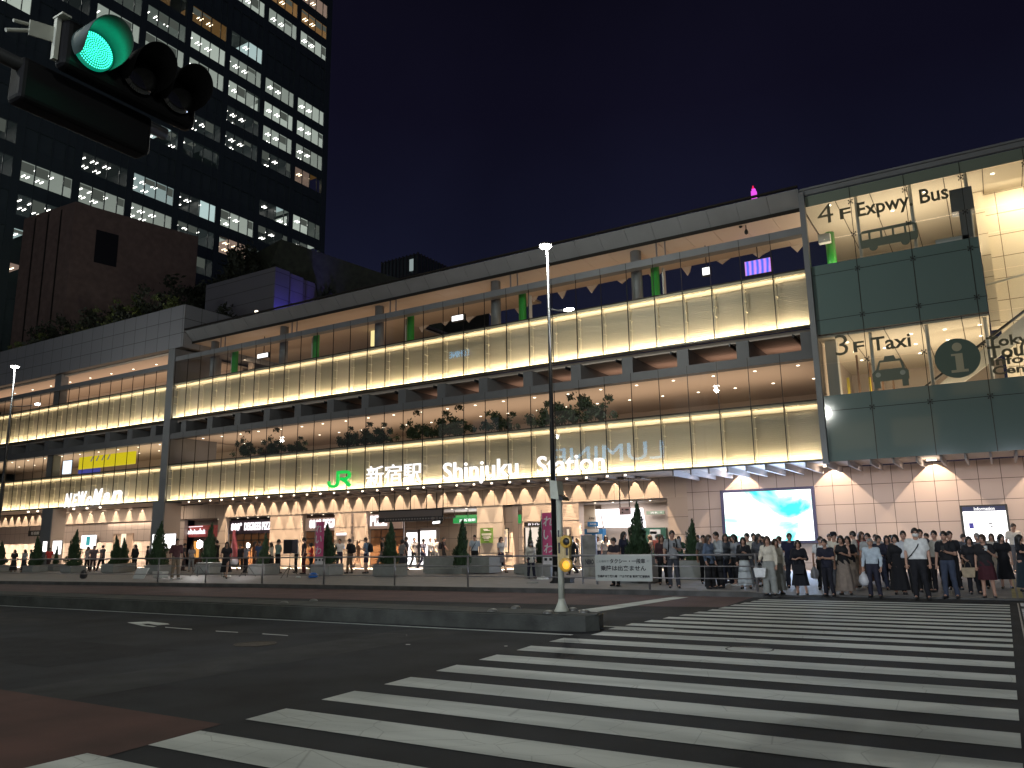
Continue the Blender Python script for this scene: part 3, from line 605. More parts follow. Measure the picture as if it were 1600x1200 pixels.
for f, g0, g1 in [(.86, .25, .6), (.80, .3, .8), (.56, .1, .9), (.50, .12, .88), (.40, .2, .8), (.34, .15, .85), (.27, .25, .7), (.16, .3, .7)]: mb.box(a.x+w*g0, a.x+w*g1, YW-.026, YW-.021, a.z+h*f, a.z+h*f+(.05 if f > .5 else .025))
mb.build('printed_lines', r)
r = thing('area_map', 'tall framed street map on the wall right of the pillar', 'map', (aty(789, 840, YW).x, YW, 1))
a = aty(783.5, 864, YW+.28); b_ = aty(795, 825, YW+.28); mb = MB(K['mullion'], mat('map_sheet', (.55, .5, .45), .5), mat('map_print', (.25, .26, .35), .6)); mb.box(a.x, b_.x, YW+.24, YW+.3, a.z, b_.z); mb.use(1); mb.box(a.x+.05, b_.x-.05, YW+.23, YW+.239, a.z+.05, b_.z-.05); mb.use(2)
mb.box(a.x+.1, b_.x-.2, YW+.225, YW+.229, b_.z-.35, b_.z-.15); mb.box(a.x+.15, b_.x-.1, YW+.225, YW+.229, a.z+.3, a.z+.9); mb.build('map_board', r)
# lit vending displays at the back of the concourse
for x0, x1, y0, y1, lab in [(635, 652, 832, 882, 'narrow blank white lit panel behind the waiting group'), (657, 681, 829, 882, 'wider white lit display behind the silhouettes')]:
    a = aty(x0, y1, 44); b_ = aty(x1, y0, 44); mb = MB(K['white_em'], K['steel']); mb.box(a.x, b_.x, 43.98, 44.0, a.z, b_.z); mb.use(1); mb.box(a.x-.06, b_.x+.06, 44.001, 44.4, .13, b_.z+.2)
    tag(mb.build('lit_display'), lab, 'display', 'lit displays in the concourse')
light('concourse_light', 'AREA', (-29.5, 43.8, 1.9), 160, (1, .96, .95), size=3.2, sy=2, direction=(0, -1, 0))
# monitor cluster hanging beside the long board
r = thing('hanging_monitor', 'small tilted white screen hanging at the right end of the long dark board', 'screen', (aty(683, 815, 38.2).x, 38.2, 3))
a = aty(675, 820, 38.2); b_ = aty(692, 807, 38.2); mb = MB(K['black']); mb.prism([(a.x, 38.2, a.z), (b_.x-.15, 38.2, a.z+.05), (b_.x, 38.2, b_.z), (b_.x-.06, 38.2, b_.z), (b_.x-.2, 38.2, a.z+.28), (a.x, 38.2, a.z+.22)], (0, .1, 0)); mb.build('housing', r)
mb = MB(K['white_em']); mb.prism([(a.x+.05, 38.19, a.z+.05), (b_.x-.22, 38.19, a.z+.08), (b_.x-.2, 38.19, a.z+.22), (a.x+.05, 38.19, a.z+.18)], (0, .008, 0)); mb.build('screen', r)
mb = MB(K['dark']); mb.box(a.x+.3, a.x+.34, 38.22, 38.26, a.z+.25, 4.7); mb.build('rod', r)
# long dark board hanging from the soffit
a = aty(591, 816.3, 36.8); b_ = aty(691, 799.5, 36.8); zt = a.z+.66
r = thing('hanging_direction_board', 'long dark direction board hanging on five thin rods under the soffit', 'sign', ((a.x+b_.x)/2, 36.8, a.z))
mb = MB(mat('board_charcoal', (.05, .045, .045), .4)); mb.box(a.x, b_.x, 36.8, 36.9, a.z, a.z+.26); mb.build('text_board', r)
mb = MB(mat('board_taupe', (.19, .16, .15), .5), K['dark']); mb.box(a.x, b_.x, 36.82, 36.88, a.z+.265, zt-.04); mb.use(1); mb.box(a.x, b_.x, 36.8, 36.9, zt-.04, zt+.02); mb.box(b_.x-.001, b_.x+.05, 36.8, 36.9, a.z, zt+.02); mb.build('frame', r)
for i in range(5): x = a.x+.02+(b_.x-a.x)*i/4; mb = MB(K['dark']); mb.box(x-.02, x+.02, 36.83, 36.87, zt+.02, 4.72); mb.build('rod', r)
mb = MB(mat('faint_print', (.28, .26, .25), .6)); rr = random.Random(4)
for i in range(26): x = a.x+.5+i*.2; mb.box(x, x+.12, 36.795, 36.799, a.z+.09, a.z+.17)
mb.box(b_.x-.75, b_.x-.6, 36.795, 36.799, a.z+.06, a.z+.2); mb.box(b_.x-.45, b_.x-.3, 36.795, 36.799, a.z+.06, a.z+.2); mb.build('printed_marks', r)
# small hanging sign on two rods
a = aty(968, 804.5, 37.5); b_ = aty(984, 792, 37.5)
hang('hanging_gate_sign', 'small pinkish white sign hanging on two long rods before the ticket corner', a.x, b_.x, a.z, b_.z, 37.5, mat('pinkish_board', (.6, .42, .42), .5), ': −', K['ink'], (a.x+.02, b_.x-.04), 4.72)
# ticket machine corner
light('ticket_light', 'AREA', (-17.2, 40.6, 3.5), 120, (1, .9, .85), size=4.5, sy=1, direction=(0, 0, -1))
mb = MB(K['backwall']); mb.box(-19.54, -14.4, 41.9, 42, .13, 3.65); mb.build('ticket_corner_wall', st)
r = thing('lit_ceiling_panel', 'large tilted white luminous panel above the ticket corner', 'light panel', (-17, 41, 2))
A = [aty(x, y, 41.5) for x, y in ((944, 824), (1009, 824), (1004, 793.5), (938, 796))]; mb = MB(emit('luminous_panel', (1, .95, .97), 2.2)); mb.poly([tuple(p) for p in A]); mb.poly([tuple(p+Vector((0, .05, 0))) for p in A]); mb.build('main_panel', r)
A = [aty(x, y, 41.5) for x, y in ((933, 824), (941, 824), (936.5, 795.5), (930, 796))]; mb = MB(mb.mats[0]); mb.poly([tuple(p) for p in A]); mb.poly([tuple(p+Vector((0, .05, 0))) for p in A]); mb.build('side_panel', r)
a = aty(912, 870, 41.2); b_ = aty(942, 826, 41.2)
r = thing('ticket_machine_wall', 'blue cash machine kiosk with a blue sign left of the tilted lit panel', 'kiosk', ((a.x+b_.x)/2, 41.2, .13))
bl = mat('kiosk_blue', (.03, .18, .42), .4); mb = MB(bl); mb.box(a.x, b_.x, 41.2, 41.6, .13, b_.z); mb.build('cabinet', r)
a2 = aty(918, 823, 41.15); b2 = aty(934, 815, 41.15); mb = MB(bl); mb.box(a2.x, b2.x, 41.15, 41.2, a2.z, b2.z); mb.build('blue_sign', r); text('lettering', '券売機', a2.x+.15, b2.x-.1, a2.z+.08, b2.z-.08, 41.14, K['white'], .01, r)
a3 = aty(918, 832, 41.15); b3 = aty(935, 826, 41.15); mb = MB(K['white']); mb.box(a3.x, b3.x, 41.1, 41.199, a3.z, b3.z); mb.box(a.x+.15, a.x+.55, 41.15, 41.199, b_.z-.8, b_.z-.3); mb.box(a.x+.8, a.x+1.2, 41.15, 41.199, b_.z-.8, b_.z-.3); mb.build('machine_front', r)
mb = MB(K['whitewall']); c1 = aty(915, 800, 41.3); c2 = aty(930, 826, 41.3); mb.box(c1.x-.2, c2.x, 41.32, 41.4, b_.z, 3.6); mb.build('white_header', r)
text('lettering', 'ATM', aty(920, 811, 41.3).x, aty(929, 811, 41.3).x, aty(920, 812, 41.3).z, aty(920, 808.5, 41.3).z, 41.3, K['ink'], .01, r)
a = aty(1010, 804, 41.4); b_ = aty(1038, 798, 41.4)
hang('gate_band_sign', 'narrow grey green band sign with pictograms right of the lit panel', a.x, b_.x, a.z, b_.z, 41.4, mat('grey_green_board', (.14, .2, .14), .5), '改札 ↑', K['white'], (), 3.6)
a = aty(1003, 850, 41.6); b_ = aty(1040, 824, 41.6)
mb = MB(mat('dark_green_machine', (.03, .10, .07), .4), K['white']); mb.box(a.x, b_.x, 41.6, 41.85, .13, b_.z); mb.use(1); mb.box(a.x+.5, a.x+.9, 41.57, 41.599, b_.z-.75, b_.z-.2); mb.box(b_.x-.9, b_.x-.3, 41.57, 41.599, b_.z-.35, b_.z-.1)
tag(mb.build('ticket_vending_machine'), 'dark green ticket machines in the recess right of the tilted lit panel', 'machine')
# doorway with dark header signs
a = aty(819, 822.5, YW-.02); b_ = aty(845.5, 815.5, YW-.02)
hang('elevator_sign', 'dark header sign with white pictograms above a lit doorway', a.x, b_.x, a.z, b_.z, YW-.02, K['mullion'], 'EV トイレ', K['signw'], (), 3.7, d=.03)
mb = MB(emit('lit_doorway', (1, .86, .72), .9), K['mullion']); c1 = aty(822, 880, YW); c2 = aty(842, 824, YW); mb.box(c1.x, c2.x, YW+.0, YW+.01, .13, c2.z); mb.use(1); mb.box(c1.x-.1, c1.x, YW-.02, YW+.018, .13, c2.z); mb.box(c2.x, c2.x+.1, YW-.02, YW+.018, .13, c2.z); mb.build('lit_doorway', st)
mb = MB(mat('grey_notice', (.12, .10, .10), .5), K['white']); a = aty(877, 837, YW); b_ = aty(892, 823, YW); mb.box(a.x, b_.x, YW-.02, YW+.018, a.z, b_.z); mb.use(1); mb.box(a.x+.35, b_.x-.1, YW-.03, YW-.021, a.z, a.z+.35)
tag(mb.build('wall_notice'), 'small dark grey notice board on beige wall right of the lamp pole', 'notice')
# lit slot, narrow vertical signs
mb = MB(K['signw']); a = aty(525.5, 836.5, YW); b_ = aty(541, 832.5, YW); mb.box(a.x, b_.x, YW-.03, YW+.018, a.z, b_.z); tag(mb.build('wall_light_slot'), 'short glowing white bar on the beige wall between two shops', 'wall light')
mb = MB(mat('dark_strip', (.12, .1, .1), .5)); a = aty(548, 868, YW)
for y0, y1 in ((802, 818), (822, 834), (838, 852), (856, 868)): p = aty(549, y1, YW); q2 = aty(552.5, y0, YW); mb.box(p.x, q2.x, YW-.02, YW+.018, p.z, q2.z)
tag(mb.build('narrow_vertical_sign'), 'thin dark vertical sign strip left of the PIZZ shop', 'sign')
# ------------------------------------------------------------------ left wing
XW = -49.72; NW = 26
wg = thing('station_wing', 'left wing with a tall plain grey parapet over two glowing bands', 'building', (-66, 38, 0))
facade(wg, XW-NW*MOD, NW, [(4.78, 7.18), (10.42, 12.98)], [(7.24, 8.95), (13.03, 14.15)])
xl = XW-NW*MOD
mb = MB(K['beam']); mb.box(xl, XW, YF-.02, YF+.5, 8.95, 9.43); mb.build('transom_beam', wg); mb = MB(K['grey']); mb.box(xl, XW, YF-.03, YF+.4, 14.15, 14.5); mb.build('transom_beam', wg)
mb = MB(K['grey']); mb.box(-50.25, XL-.003, YF-.12, 35.85, .13, 4.72); mb.box(XW+.003, XL-.003, YF-.12, 38.5, 4.722, 15.55); mb.build('corner_column', wg)
for x in (aty(95, 612, 35.1).x, aty(95, 612, 35.1).x-14): mb = MB(K['grey']); mb.box(x-.45, x+.45, YF+.2, YF+.8, 12.98, 15.6); mb.build('column', wg); mb = MB(K['grey']); mb.box(x-.45, x+.45, YF+.2, YF+.8, 7.2, 8.95); mb.build('column', wg)
mb = MB(K['greyt']); mb.box(xl, -48.25, YF-.14, 35.2, 15.56, 18.7); mb.build('parapet', wg)
mb = MB(K['greyx']); mb.box(-48.246, -48.15, YF-.12, 50, 15.58, 18.7); mb.build('side_parapet', wg)
mb = MB(K['grey']); mb.box(xl, -48.3, 35.2, 60, 15.7, 16.4); mb.build('roof', wg)
mb = MB(K['ceil']); mb.box(xl, XW, YF+.5, 46, 15.4, 15.55); mb.box(xl, XW, YF+.5, 46, 9.2, 9.42); mb.build('ceiling', wg)
mb = MB(K['backwall']); mb.box(xl, XW, 41.0, 41.2, 12.9, 15.4); mb.box(xl, XW, 43.0, 43.2, 7.2, 9.2); mb.build('interior_wall', wg)
mb = MB(K['soffit']); mb.box(xl, XW, YF+.47, 47, 10.2, 10.4); mb.box(xl, XW, YF+.47, 47, 7.0, 7.18); mb.box(xl, XW, YF+.47, 38.42, 4.74, 4.95); mb.box(xl, XW, 38.3, 39.1, 5.15, 5.2); mb.build('floor_slab', wg)
mb = MB(K['grey']); mb.box(xl, XW, 37, 37.2, 9.43, 10.2); mb.build('recess_wall', wg)
for k in range(13): x = XW-1.2-2.77*k; mb = MB(K['beam']); mb.box(x-.6, x, YF+.15, 37, 9.435, 10.195); mb.build('recess_beam', wg)
for i in range(12):
    inst('downlight', dl, wg, (XW-1-i*2.6+66, -1.2, 9.18)); inst('downlight', dl, wg, (XW-1.4-i*2.9+66, -1.5, 15.38)); inst('downlight', dl, wg, (XW-1.9-i*2.6+66, 1.2, 9.18))
light('floor_light', 'AREA', (-66, 38, 7.3), 700, (1, .78, .55), size=32, sy=5, direction=(0, .1, 1))
light('deck_light', 'AREA', (-66, 37.6, 13.05), 470, (1, .70, .48), size=32, sy=4.5, direction=(0, .25, 1))
# wing ground floor
mb = MB(K['tile']); mb.box(xl, -53.2, YW+.3, YW+.6, 0, 3.7); mb.build('panel_wall', wg)
mb = MB(K['fascia']); mb.box(xl, -53.0, YW, YW+.3, 3.7, 4.715); mb.build('fascia', wg)
mb = MB(K['grey']); mb.box(-64.2, -62.78, YF-.1, 35.6, .13, 4.70); p_ = mb.build('pillar', wg); mb = MB(K['beige']); mb.box(-62.777, -62.74, YF-.05, 35.58, .13, 4.70); mb.build('side_cladding', p_)
mb = MB(K['beige']); mb.box(XL+.0, XL+.035, YF-.05, 35.8, .13, 4.62); mb.build('side_cladding', wg)
for px in (110, 124.7, 141.6, 160, 181, 201.6, 222):
    x = aty(px, 805, YW).x; even(light('wash_spot', 'SPOT', (x, YW-.24, 4.98), 300, (1, .78, .55), angle=math.radians(52), blend=.08, radius=.01, direction=(0, .10, -1)), 'Constant')
    mb = MB(K['soffit'], K['downlight']); mb.box(x-.3, x+.3, 36.4, 38, 4.56, 4.62); mb.use(1); mb.box(x-.1, x+.04, 35.45, 35.55, 4.61, 4.7); mb.build('soffit_light', wg)
for k in range(9):
    x = aty(15, 805, YW).x+.2+k*1.15-2; even(light('wash_spot', 'SPOT', (x, YW-.24, 4.98), 300, (1, .78, .55), angle=math.radians(52), blend=.08, radius=.01, direction=(0, .10, -1)), 'Constant')
for i in range(12): x = -66+i*1.0; inst('recessed_light', rd, wg, (x+66, YW+.1-38, 3.70))
light('soffit_area', 'AREA', (-62, 37.2, 4.5), 380, (1, .80, .62), size=20, sy=1.5, direction=(0, .2, -1))
light('entrance_light', 'AREA', (-59, YW+.15, 3.65), 60, (1, .8, .6), size=8, sy=.2, direction=(0, -.3, -1))
def disp(name, lab, x0, y0, x1, y1, Y, m, cat='display', fr=True):
    a = aty(x0, y1, Y); b_ = aty(x1, y0, Y); r = thing(name, lab, cat, ((a.x+b_.x)/2, Y, a.z)); mb = MB(m); mb.box(a.x, b_.x, Y, Y+.04, a.z, b_.z); mb.build('screen', r)
    mb = MB(K['steel']); mb.box(a.x-.04, b_.x+.04, Y+.041, Y+.1, a.z-.04, b_.z+.04); mb.build('frame', r); return r, a, b_
r, a, b_ = disp('entrance_display', 'white lit screen with a turquoise rectangle beside the entrance doors', 126, 836, 150, 857, YW-.05, K['white_em'])
mb = MB(emit('turquoise_print', (.0, .35, .38), 1)); mb.box(a.x+(b_.x-a.x)*.35, a.x+(b_.x-a.x)*.62, YW-.06, YW-.051, a.z+.25, b_.z-.1); mb.build('printed_block', r)
disp('entrance_display', 'tall narrow white lit panel behind the smallest cone tree', 81, 845, 96, 866, 34.2, K['white_em'])
disp('entrance_display', 'slim white lit strip left of the red shirted passer-by', 66, 846, 73, 862, 34.2, K['white_em'])
disp('entrance_display', 'bright white panel split by the cone tree under the corner column', 237, 834, 274, 857, 34.2, K['white_em'])
mb = MB(mat('door_bronze', (.30, .22, .17), .5), emit('door_glow', (1, .85, .62), 1.2)); a = aty(175, 878, YW+.28); b_ = aty(209, 833, YW+.28); mb.box(a.x, b_.x, YW+.2, YW+.299, .13, b_.z); mb.use(1); a = aty(188, 860, YW+.18); b_ = aty(197, 834, YW+.18); mb.box(a.x, b_.x, YW+.17, YW+.199, a.z, b_.z); mb.build('entrance_door', wg)
a = aty(43.5, 838, 37); b_ = aty(64, 828.5, 37)
hang('hanging_direction_board', 'small dark two-line direction board hanging under the left wing', a.x, b_.x, a.z, b_.z, 37, K['mullion'], '新宿駅', K['white'], (a.x+.05,), 4.7)
YS2 = YF-.2
r = thing('fashion_store_sign', 'slanted glowing white hand-drawn lettering on the left wing band', 'sign', (-57.3, YS2, 4.74))
for s_, x0, x1, z0, z1 in [('N', -61.0, -60.1, 4.70, 5.78), ('E', -59.95, -59.35, 4.72, 5.7), ('W', -59.25, -58.15, 4.76, 5.85), ('o', -58.1, -57.45, 4.78, 5.45), ('M', -57.35, -56.15, 4.76, 5.95), ('a', -56.05, -55.2, 4.80, 5.62), ('n', -55.05, -53.75, 4.76, 5.72)]:
    text('letter', s_, x0, x1, z0, z1, YS2, K['letters'], .06, r, .025, .25)
# coloured advert screens inside the wing window
a = aty(119, 728, 36.6); b_ = aty(208, 702, 36.6)
r = thing('video_wall', 'yellow and blue advert screens glowing behind the left wing windows', 'screen', ((a.x+b_.x)/2, 36.8, 7.2))
mb = MB(emit('yellow_screen', (.9, .72, .0), .75)); mb.box(a.x, b_.x, 36.8, 36.9, 7.95, 8.93); mb.build('yellow_part', r)
mb = MB(emit('blue_screen', (.03, .05, .45), .6)); mb.box(a.x+.1, a.x+3.1, 36.75, 36.8, 7.3, 7.9); mb.build('blue_part', r)
mb = MB(emit('grey_print', (.35, .32, .30), .5)); 
for k in range(4): mb.prism([(a.x+1.6+k*.75, 36.79, 8.5), (a.x+1.9+k*.75, 36.79, 8.9), (a.x+2.05+k*.75, 36.79, 8.9), (a.x+1.8+k*.75, 36.79, 8.5)], (0, .008, 0))
mb.build('printed_shapes', r)
disp('advert_screen', 'upright white and blue screen left of the yellow video wall', 97, 719, 112, 741, 36.6, emit('advert_white', (.75, .85, 1), 1.6), 'screen')
# ------------------------------------------------------------------ glass hall on the right
gh = thing('glass_hall', 'tall glass hall with teal bands and a white panelled interior at the right', 'building', (2, 36, 0))
XG = -5.95
mb = MB(K['grey']); mb.box(XG-.06, -5.78, YF-.16, YF+.1, 4.55, 16.45); mb.build('corner_post', gh)
mb = MB(K['teal']); 
MX = [-5.78, -3.95, -1.86, .17, 2.33, 4.4, 6.5]
def cells(name, m, xs, z0, z1, y=YF, g=.012):
    for a, b in zip(xs, xs[1:]):
        q = MB(m); q.box(a+g, b-g, y, y+.02, z0+g, z1-g); q.build(name, gh)
cells('teal_panel', K['teal'], MX, 4.62, 6.72); cells('teal_panel', K['teal'], MX, 6.72, 7.38)
XT = [-5.78, -3.95, -1.86, .17, .50]
cells('teal_panel', K['teal'], XT, 9.99, 10.62); cells('teal_panel', K['teal'], XT, 10.62, 12.62); cells('teal_panel', K['teal'], XT, 12.62, 13.06)
q = MB(K['dark']); q.box(XG+.2, .48, YF+.03, YF+.25, 10.0, 13.0); q.box(XG+.2, 6.5, YF+.03, YF+.25, 4.64, 7.36); q.build('panel_backing', gh)
cells('header_film', K['teal2'], [-5.78, -3.95, -1.86, .17, 2.33, 4.4, 6.5], 15.78, 16.30)
q = MB(K['grey']); q.box(XG, 6.5, YF-.1, YF+.02, 16.32, 16.52); q.box(XG, 6.5, YF-.16, YF+.3, 16.54, 16.62); q.build('parapet', gh)
for z0, z1, xs in [(7.38, 8.72, MX), (8.72, 9.97, MX), (13.1, 14.15, MX), (14.15, 15.76, MX), (9.97, 11.6, [.50, 2.33, 4.4, 6.5]), (11.6, 13.1, [.50, 2.33, 4.4, 6.5])]:
    cells('glass_panel', K['wglass'], xs, z0, z1)
for x in MX[1:-1]:
    q = MB(K['mullion']); q.box(x-.012, x+.012, YF-.012, YF+.03, 4.62, 16.3); q.build('joint', gh)
    for z in (8.72, 14.15, 12.62, 10.62, 6.72, 15.6):
        q = MB(K['black']); q.box(x-.07, x+.07, YF-.012, YF-.004, z-.012, z+.012); q.box(x-.012, x+.012, YF-.014, YF-.006, z-.07, z+.07)
        for sx in (-.07, .07):
            for sz in (-.07, .07): q.lathe([(.028, -.03), (.028, .0)], (x+sx, YF-.002, z+sz), 10, 'y')
        for a_, b_ in ((-1, 1), (1, 1)): q.prism([(x-.07*a_, YF-.01, z-.07*b_-.01), (x+.07*a_, YF-.01, z+.07*b_-.01), (x+.07*a_, YF-.01, z+.07*b_+.01), (x-.07*a_, YF-.01, z-.07*b_+.01)], (0, .004, 0))
        q.build('glass_fitting', gh)
    q = MB(K['white']); q.tube([(x+.16, YF+.5, 7.4), (x+.16, YF+.5, 9.95)], .07, 12); q.tube([(x+.16, YF+.5, 13.1), (x+.16, YF+.5, 16)], .07, 12) ; q.smooth = True; q.build('tube_mast', gh)
q = MB(K['ceilw']); q.box(XG, 9, YF+.1, 46, 15.98, 16.05); q.build('upper_ceiling', gh)
q = MB(K['ceilw']); q.box(XG, .48, YF+.26, 46, 9.9, 9.99); q.build('lower_ceiling', gh)
q = MB(K['whitewall']); q.box(.9, 9, 37.9, 38.1, 7.0, 15.98); q.box(.55, .9, 37.4, 38.0, 10, 15.98); q.box(XG+.05, 9, YF+.25, 46, 6.9, 7.0); q.box(XG+.3, .5, YF+.3, 46, 12.85, 13.0); q.build('white_wall', gh)
q = MB(K['backwall']); q.box(XG+.02, XG+.12, YF+.1, 46, 7.0, 9.9); q.box(XG, .9, 44, 44.2, 7.0, 9.9); q.build('side_wall', gh)
q = MB(K['white']); q.box(XG+.3, XG+.75, YF+.8, YF+1.3, 7.0, 9.9); q.build('interior_pier', gh)
q = MB(mat('door_trim_brown', (.16, .09, .05), .5), mat('yellow_strip', (.6, .45, .03), .4)); 
for k in range(4): q.box(-4.6+k*.3, -4.52+k*.3, 36.3+k*1.6, 36.4+k*1.6, 7.0, 9.3-k*.1); q.box(-4.6, -3.6, 36.3, 41.2, 7.0, 7.02)
q.use(1); q.box(-5.0, -4.9, 36, 36.1, 7, 8.3); q.box(-4.25, -4.17, 37.0, 37.1, 7, 8.4); q.build('lift_doors', gh)
q = MB(K['greenpost']); q.lathe([(.21, 13.0), (.21, 15.3)], (-5.25, 37.0, 0), 18); q.smooth = True; q.build('green_post', gh)
q = MB(K['white']); q.box(-5.6, -5.1, 36.0, 36.3, 14.55, 14.95); q.build('hanging_box', gh)
q = MB(K['grey']); q.box(-.3, .5, YF+.3, YF+.9, 14.35, 15.3); q.box(-.05, .35, YF+.4, YF+.8, 13, 14.35); q.build('pier', gh)
q = MB(K['white']); q.box(-1.0, .2, YF+.4, YF+.6, 13.0, 13.35); q.build('low_cabinet', gh)
# escalator balustrade crossing the right bay
q = MB(mat('balustrade_glass', (.40, .38, .33), .2), K['mullion']); q.prism([(-1.6, 36.2, 7.0), (4.5, 36.2, 11.1), (4.5, 36.2, 12.1), (-1.6, 36.2, 7.6)], (0, .12, 0)); q.use(1); q.prism([(-2.2, 36.15, 7.45), (4.5, 36.15, 12.1), (4.5, 36.15, 12.2), (-2.2, 36.15, 7.55)], (0, .2, 0)); q.build('escalator', gh)
q = MB(K['white']); q.prism([(0.55, 37.0, 11.7), (7, 37.0, 12.6), (7, 37.0, 12.72), (.55, 37.0, 11.75)], (0, .15, 0)); q.build('stair_edge', gh)
for i in range(5):
    for j in range(3):
        if j == 2 and i > 3: continue
        inst('downlight', dl, gh, (XG+1.1+i*1.25-2, 36.2+j*2.1-36, 9.875)); 
for x, y in [(-4.9, 35.4), (-3.6, 36.0), (-1.2, 36.2), (-2.6, 37.6), (1.3, 35.8), (3.0, 35.8)]: inst('downlight', dl, gh, (x-2, y-36, 15.96))
light('hall_light', 'AREA', (-2.6, 38, 7.15), 330, (1, .80, .56), size=6, sy=5, direction=(0, .1, 1))
light('hall_light_upper', 'AREA', (-2.6, 37.6, 13.1), 340, (1, .82, .60), size=6, sy=4, direction=(0, .1, 1))
light('hall_wall_light', 'AREA', (4.2, 36.4, 15.8), 480, (1, .80, .52), size=6, sy=.5, direction=(0, .45, -1))
light('hall_wall_light_low', 'AREA', (3.4, 35.4, 7.1), 260, (1, .82, .58), size=5, sy=.5, direction=(0, .7, 1))
# film lettering on the glass
def film(name, label, items, y=YF-.006):
    r = thing(name, label, 'sign', (items[0][1], y, items[0][3]))
    for it in items: text('lettering', it[0], it[1], it[2], it[3], it[4], y, K['etched'], .004, r, it[5] if len(it) > 5 else .02)
    return r
film('floor_sign', 'olive lettering 4F Expwy. Bus on the upper glass', [('4', -5.32, -4.68, 14.87, 15.75, -.005), ('F', -4.42, -3.98, 14.90, 15.38), ('Expwy. Bus', -3.72, -.32, 14.66, 15.48)])
film('floor_sign', 'olive lettering 3F Taxi on the lower glass', [('3', -5.12, -4.62, 9.0, 9.88, -.005), ('F', -4.42, -4.0, 9.05, 9.5), ('Taxi', -3.74, -2.28, 9.0, 9.58)])
film('visitor_centre_sign', 'four lines of olive lettering Tokyo Tourist Information Center on glass', [('Tokyo', .27, 1.95, 8.46, 8.99, .03), ('Tourist', .27, 2.4, 8.13, 8.62, .03), ('Information', .33, 3.6, 7.86, 8.2, .03), ('Center', .35, 2.2, 7.50, 7.83, .03)])
r = thing('bus_pictogram', 'grey green film silhouette of a bus on the upper glass', 'sign', (-2.6, YF, 13.3)); ff = mat('film_grey_green', (.13, .15, .11), .5)
z0, z1 = 13.42, 14.18; q = MB(ff); y = YF-.006
def slab(pts): q.prism([(a, y, b) for a, b in pts], (0, -.004, 0))
slab([(-3.72, z0), (-1.62, z0), (-1.56, z0+.1), (-1.56, z0+.36), (-3.74, z0+.36)])
slab([(-3.72, z1-.1), (-3.62, z1), (-1.75, z1+.02), (-1.6, z1-.08), (-1.6, z1-.12), (-3.74, z1-.12)])
for a, b in [(-3.74, -3.66), (-3.40, -3.32), (-2.95, -2.87), (-2.5, -2.42), (-2.05, -1.97), (-1.66, -1.58)]: slab([(a, z0+.36), (b, z0+.36), (b, z1-.12), (a, z1-.12)])
for cx in (-3.25, -2.05): slab([(cx+.17*math.cos(t*PI/8), z0-.17*abs(math.sin(t*PI/8))) for t in range(9)])
q.build('silhouette', r)
r = thing('taxi_pictogram', 'grey green film silhouette of a taxi with a roof lamp on the lower glass', 'sign', (-3.1, YF, 7.6)); q = MB(ff)
slab([(-3.82, 7.72), (-2.48, 7.72), (-2.48, 8.06), (-2.62, 8.2), (-3.68, 8.2), (-3.82, 8.06)]); slab([(-3.66, 8.2), (-3.55, 8.5), (-3.48, 8.5), (-3.56, 8.2)]); slab([(-2.76, 8.5), (-2.68, 8.5), (-2.6, 8.2), (-2.7, 8.2)])
slab([(-3.55, 8.5), (-2.7, 8.5), (-2.72, 8.58), (-3.5, 8.58)]); slab([(-3.35, 8.58), (-2.9, 8.58), (-2.95, 8.74), (-3.3, 8.74)]); slab([(-3.78, 7.45), (-3.55, 7.45), (-3.55, 7.72), (-3.78, 7.72)]); slab([(-2.75, 7.45), (-2.52, 7.45), (-2.52, 7.72), (-2.75, 7.72)])
q.build('silhouette', r); q = MB(K['cream'])
for cx in (-3.6, -2.7): q.lathe([(.1, -.012), (.1, -.007)], (cx, YF, 8.0), 16, 'y')
q.build('headlights', r)
r = thing('information_pictogram', 'round grey green disc with a pale letter i on the lower glass', 'sign', (-.75, YF, 7.5)); q = MB(mat('film_disc', (.08, .12, .095), .5)); q.lathe([(.78, -.008), (.78, -.004)], (-.75, YF, 8.32), 48, 'y'); q.build('disc', r)
q = MB(mat('film_pale', (.42, .38, .26), .6)); q.lathe([(.17, -.016), (.17, -.010)], (-.72, YF, 8.76), 24, 'y'); y = YF-.01
slab([(-.95, 8.50), (-.56, 8.50), (-.56, 7.86), (-.42, 7.86), (-.42, 7.76), (-1.0, 7.76), (-1.0, 7.86), (-.82, 7.86), (-.82, 8.42), (-.95, 8.42)]); q.build('letter', r)
# ------------------------------------------------------------------ upper deck details
def deckscreen(name, lab, x0, y0, x1, y1, Y, m, hous=.05):
    a = aty(x0, y1, Y); b_ = aty(x1, y0, Y); r = thing(name, lab, 'screen', ((a.x+b_.x)/2, Y, a.z)); q = MB(m); q.box(a.x, b_.x, Y, Y+.03, a.z, b_.z); q.build('face', r)
    q = MB(K['black']); q.box(a.x-hous, b_.x+hous, Y+.031, Y+.2, a.z-hous, b_.z+hous); q.box((a.x+b_.x)/2-.02, (a.x+b_.x)/2+.02, Y+.1, Y+.14, b_.z+hous, 15.98); q.build('housing', r)
vm = emit('violet_video', (.35, .12, 1), 1.1); n = vm.node_tree; b = n.nodes['Principled BSDF']; g = n.nodes.new('ShaderNodeNewGeometry'); w_ = n.nodes.new('ShaderNodeTexWave'); w_.inputs['Scale'].default_value = 1.3; w_.inputs['Distortion'].default_value = 2; rp = n.nodes.new('ShaderNodeValToRGB'); rp.color_ramp.elements[0].color = (.03, .15, 1, 1); rp.color_ramp.elements[1].color = (.75, .3, 1, 1)
n.links.new(g.outputs['Position'], w_.inputs[0]); n.links.new(w_.outputs[0], rp.inputs[0]); n.links.new(rp.outputs[0], b.inputs['Emission Color'])
deckscreen('deck_video_screen', 'violet and blue glowing video screen on the upper deck', 1165, 402, 1203, 431, 38.5, vm)
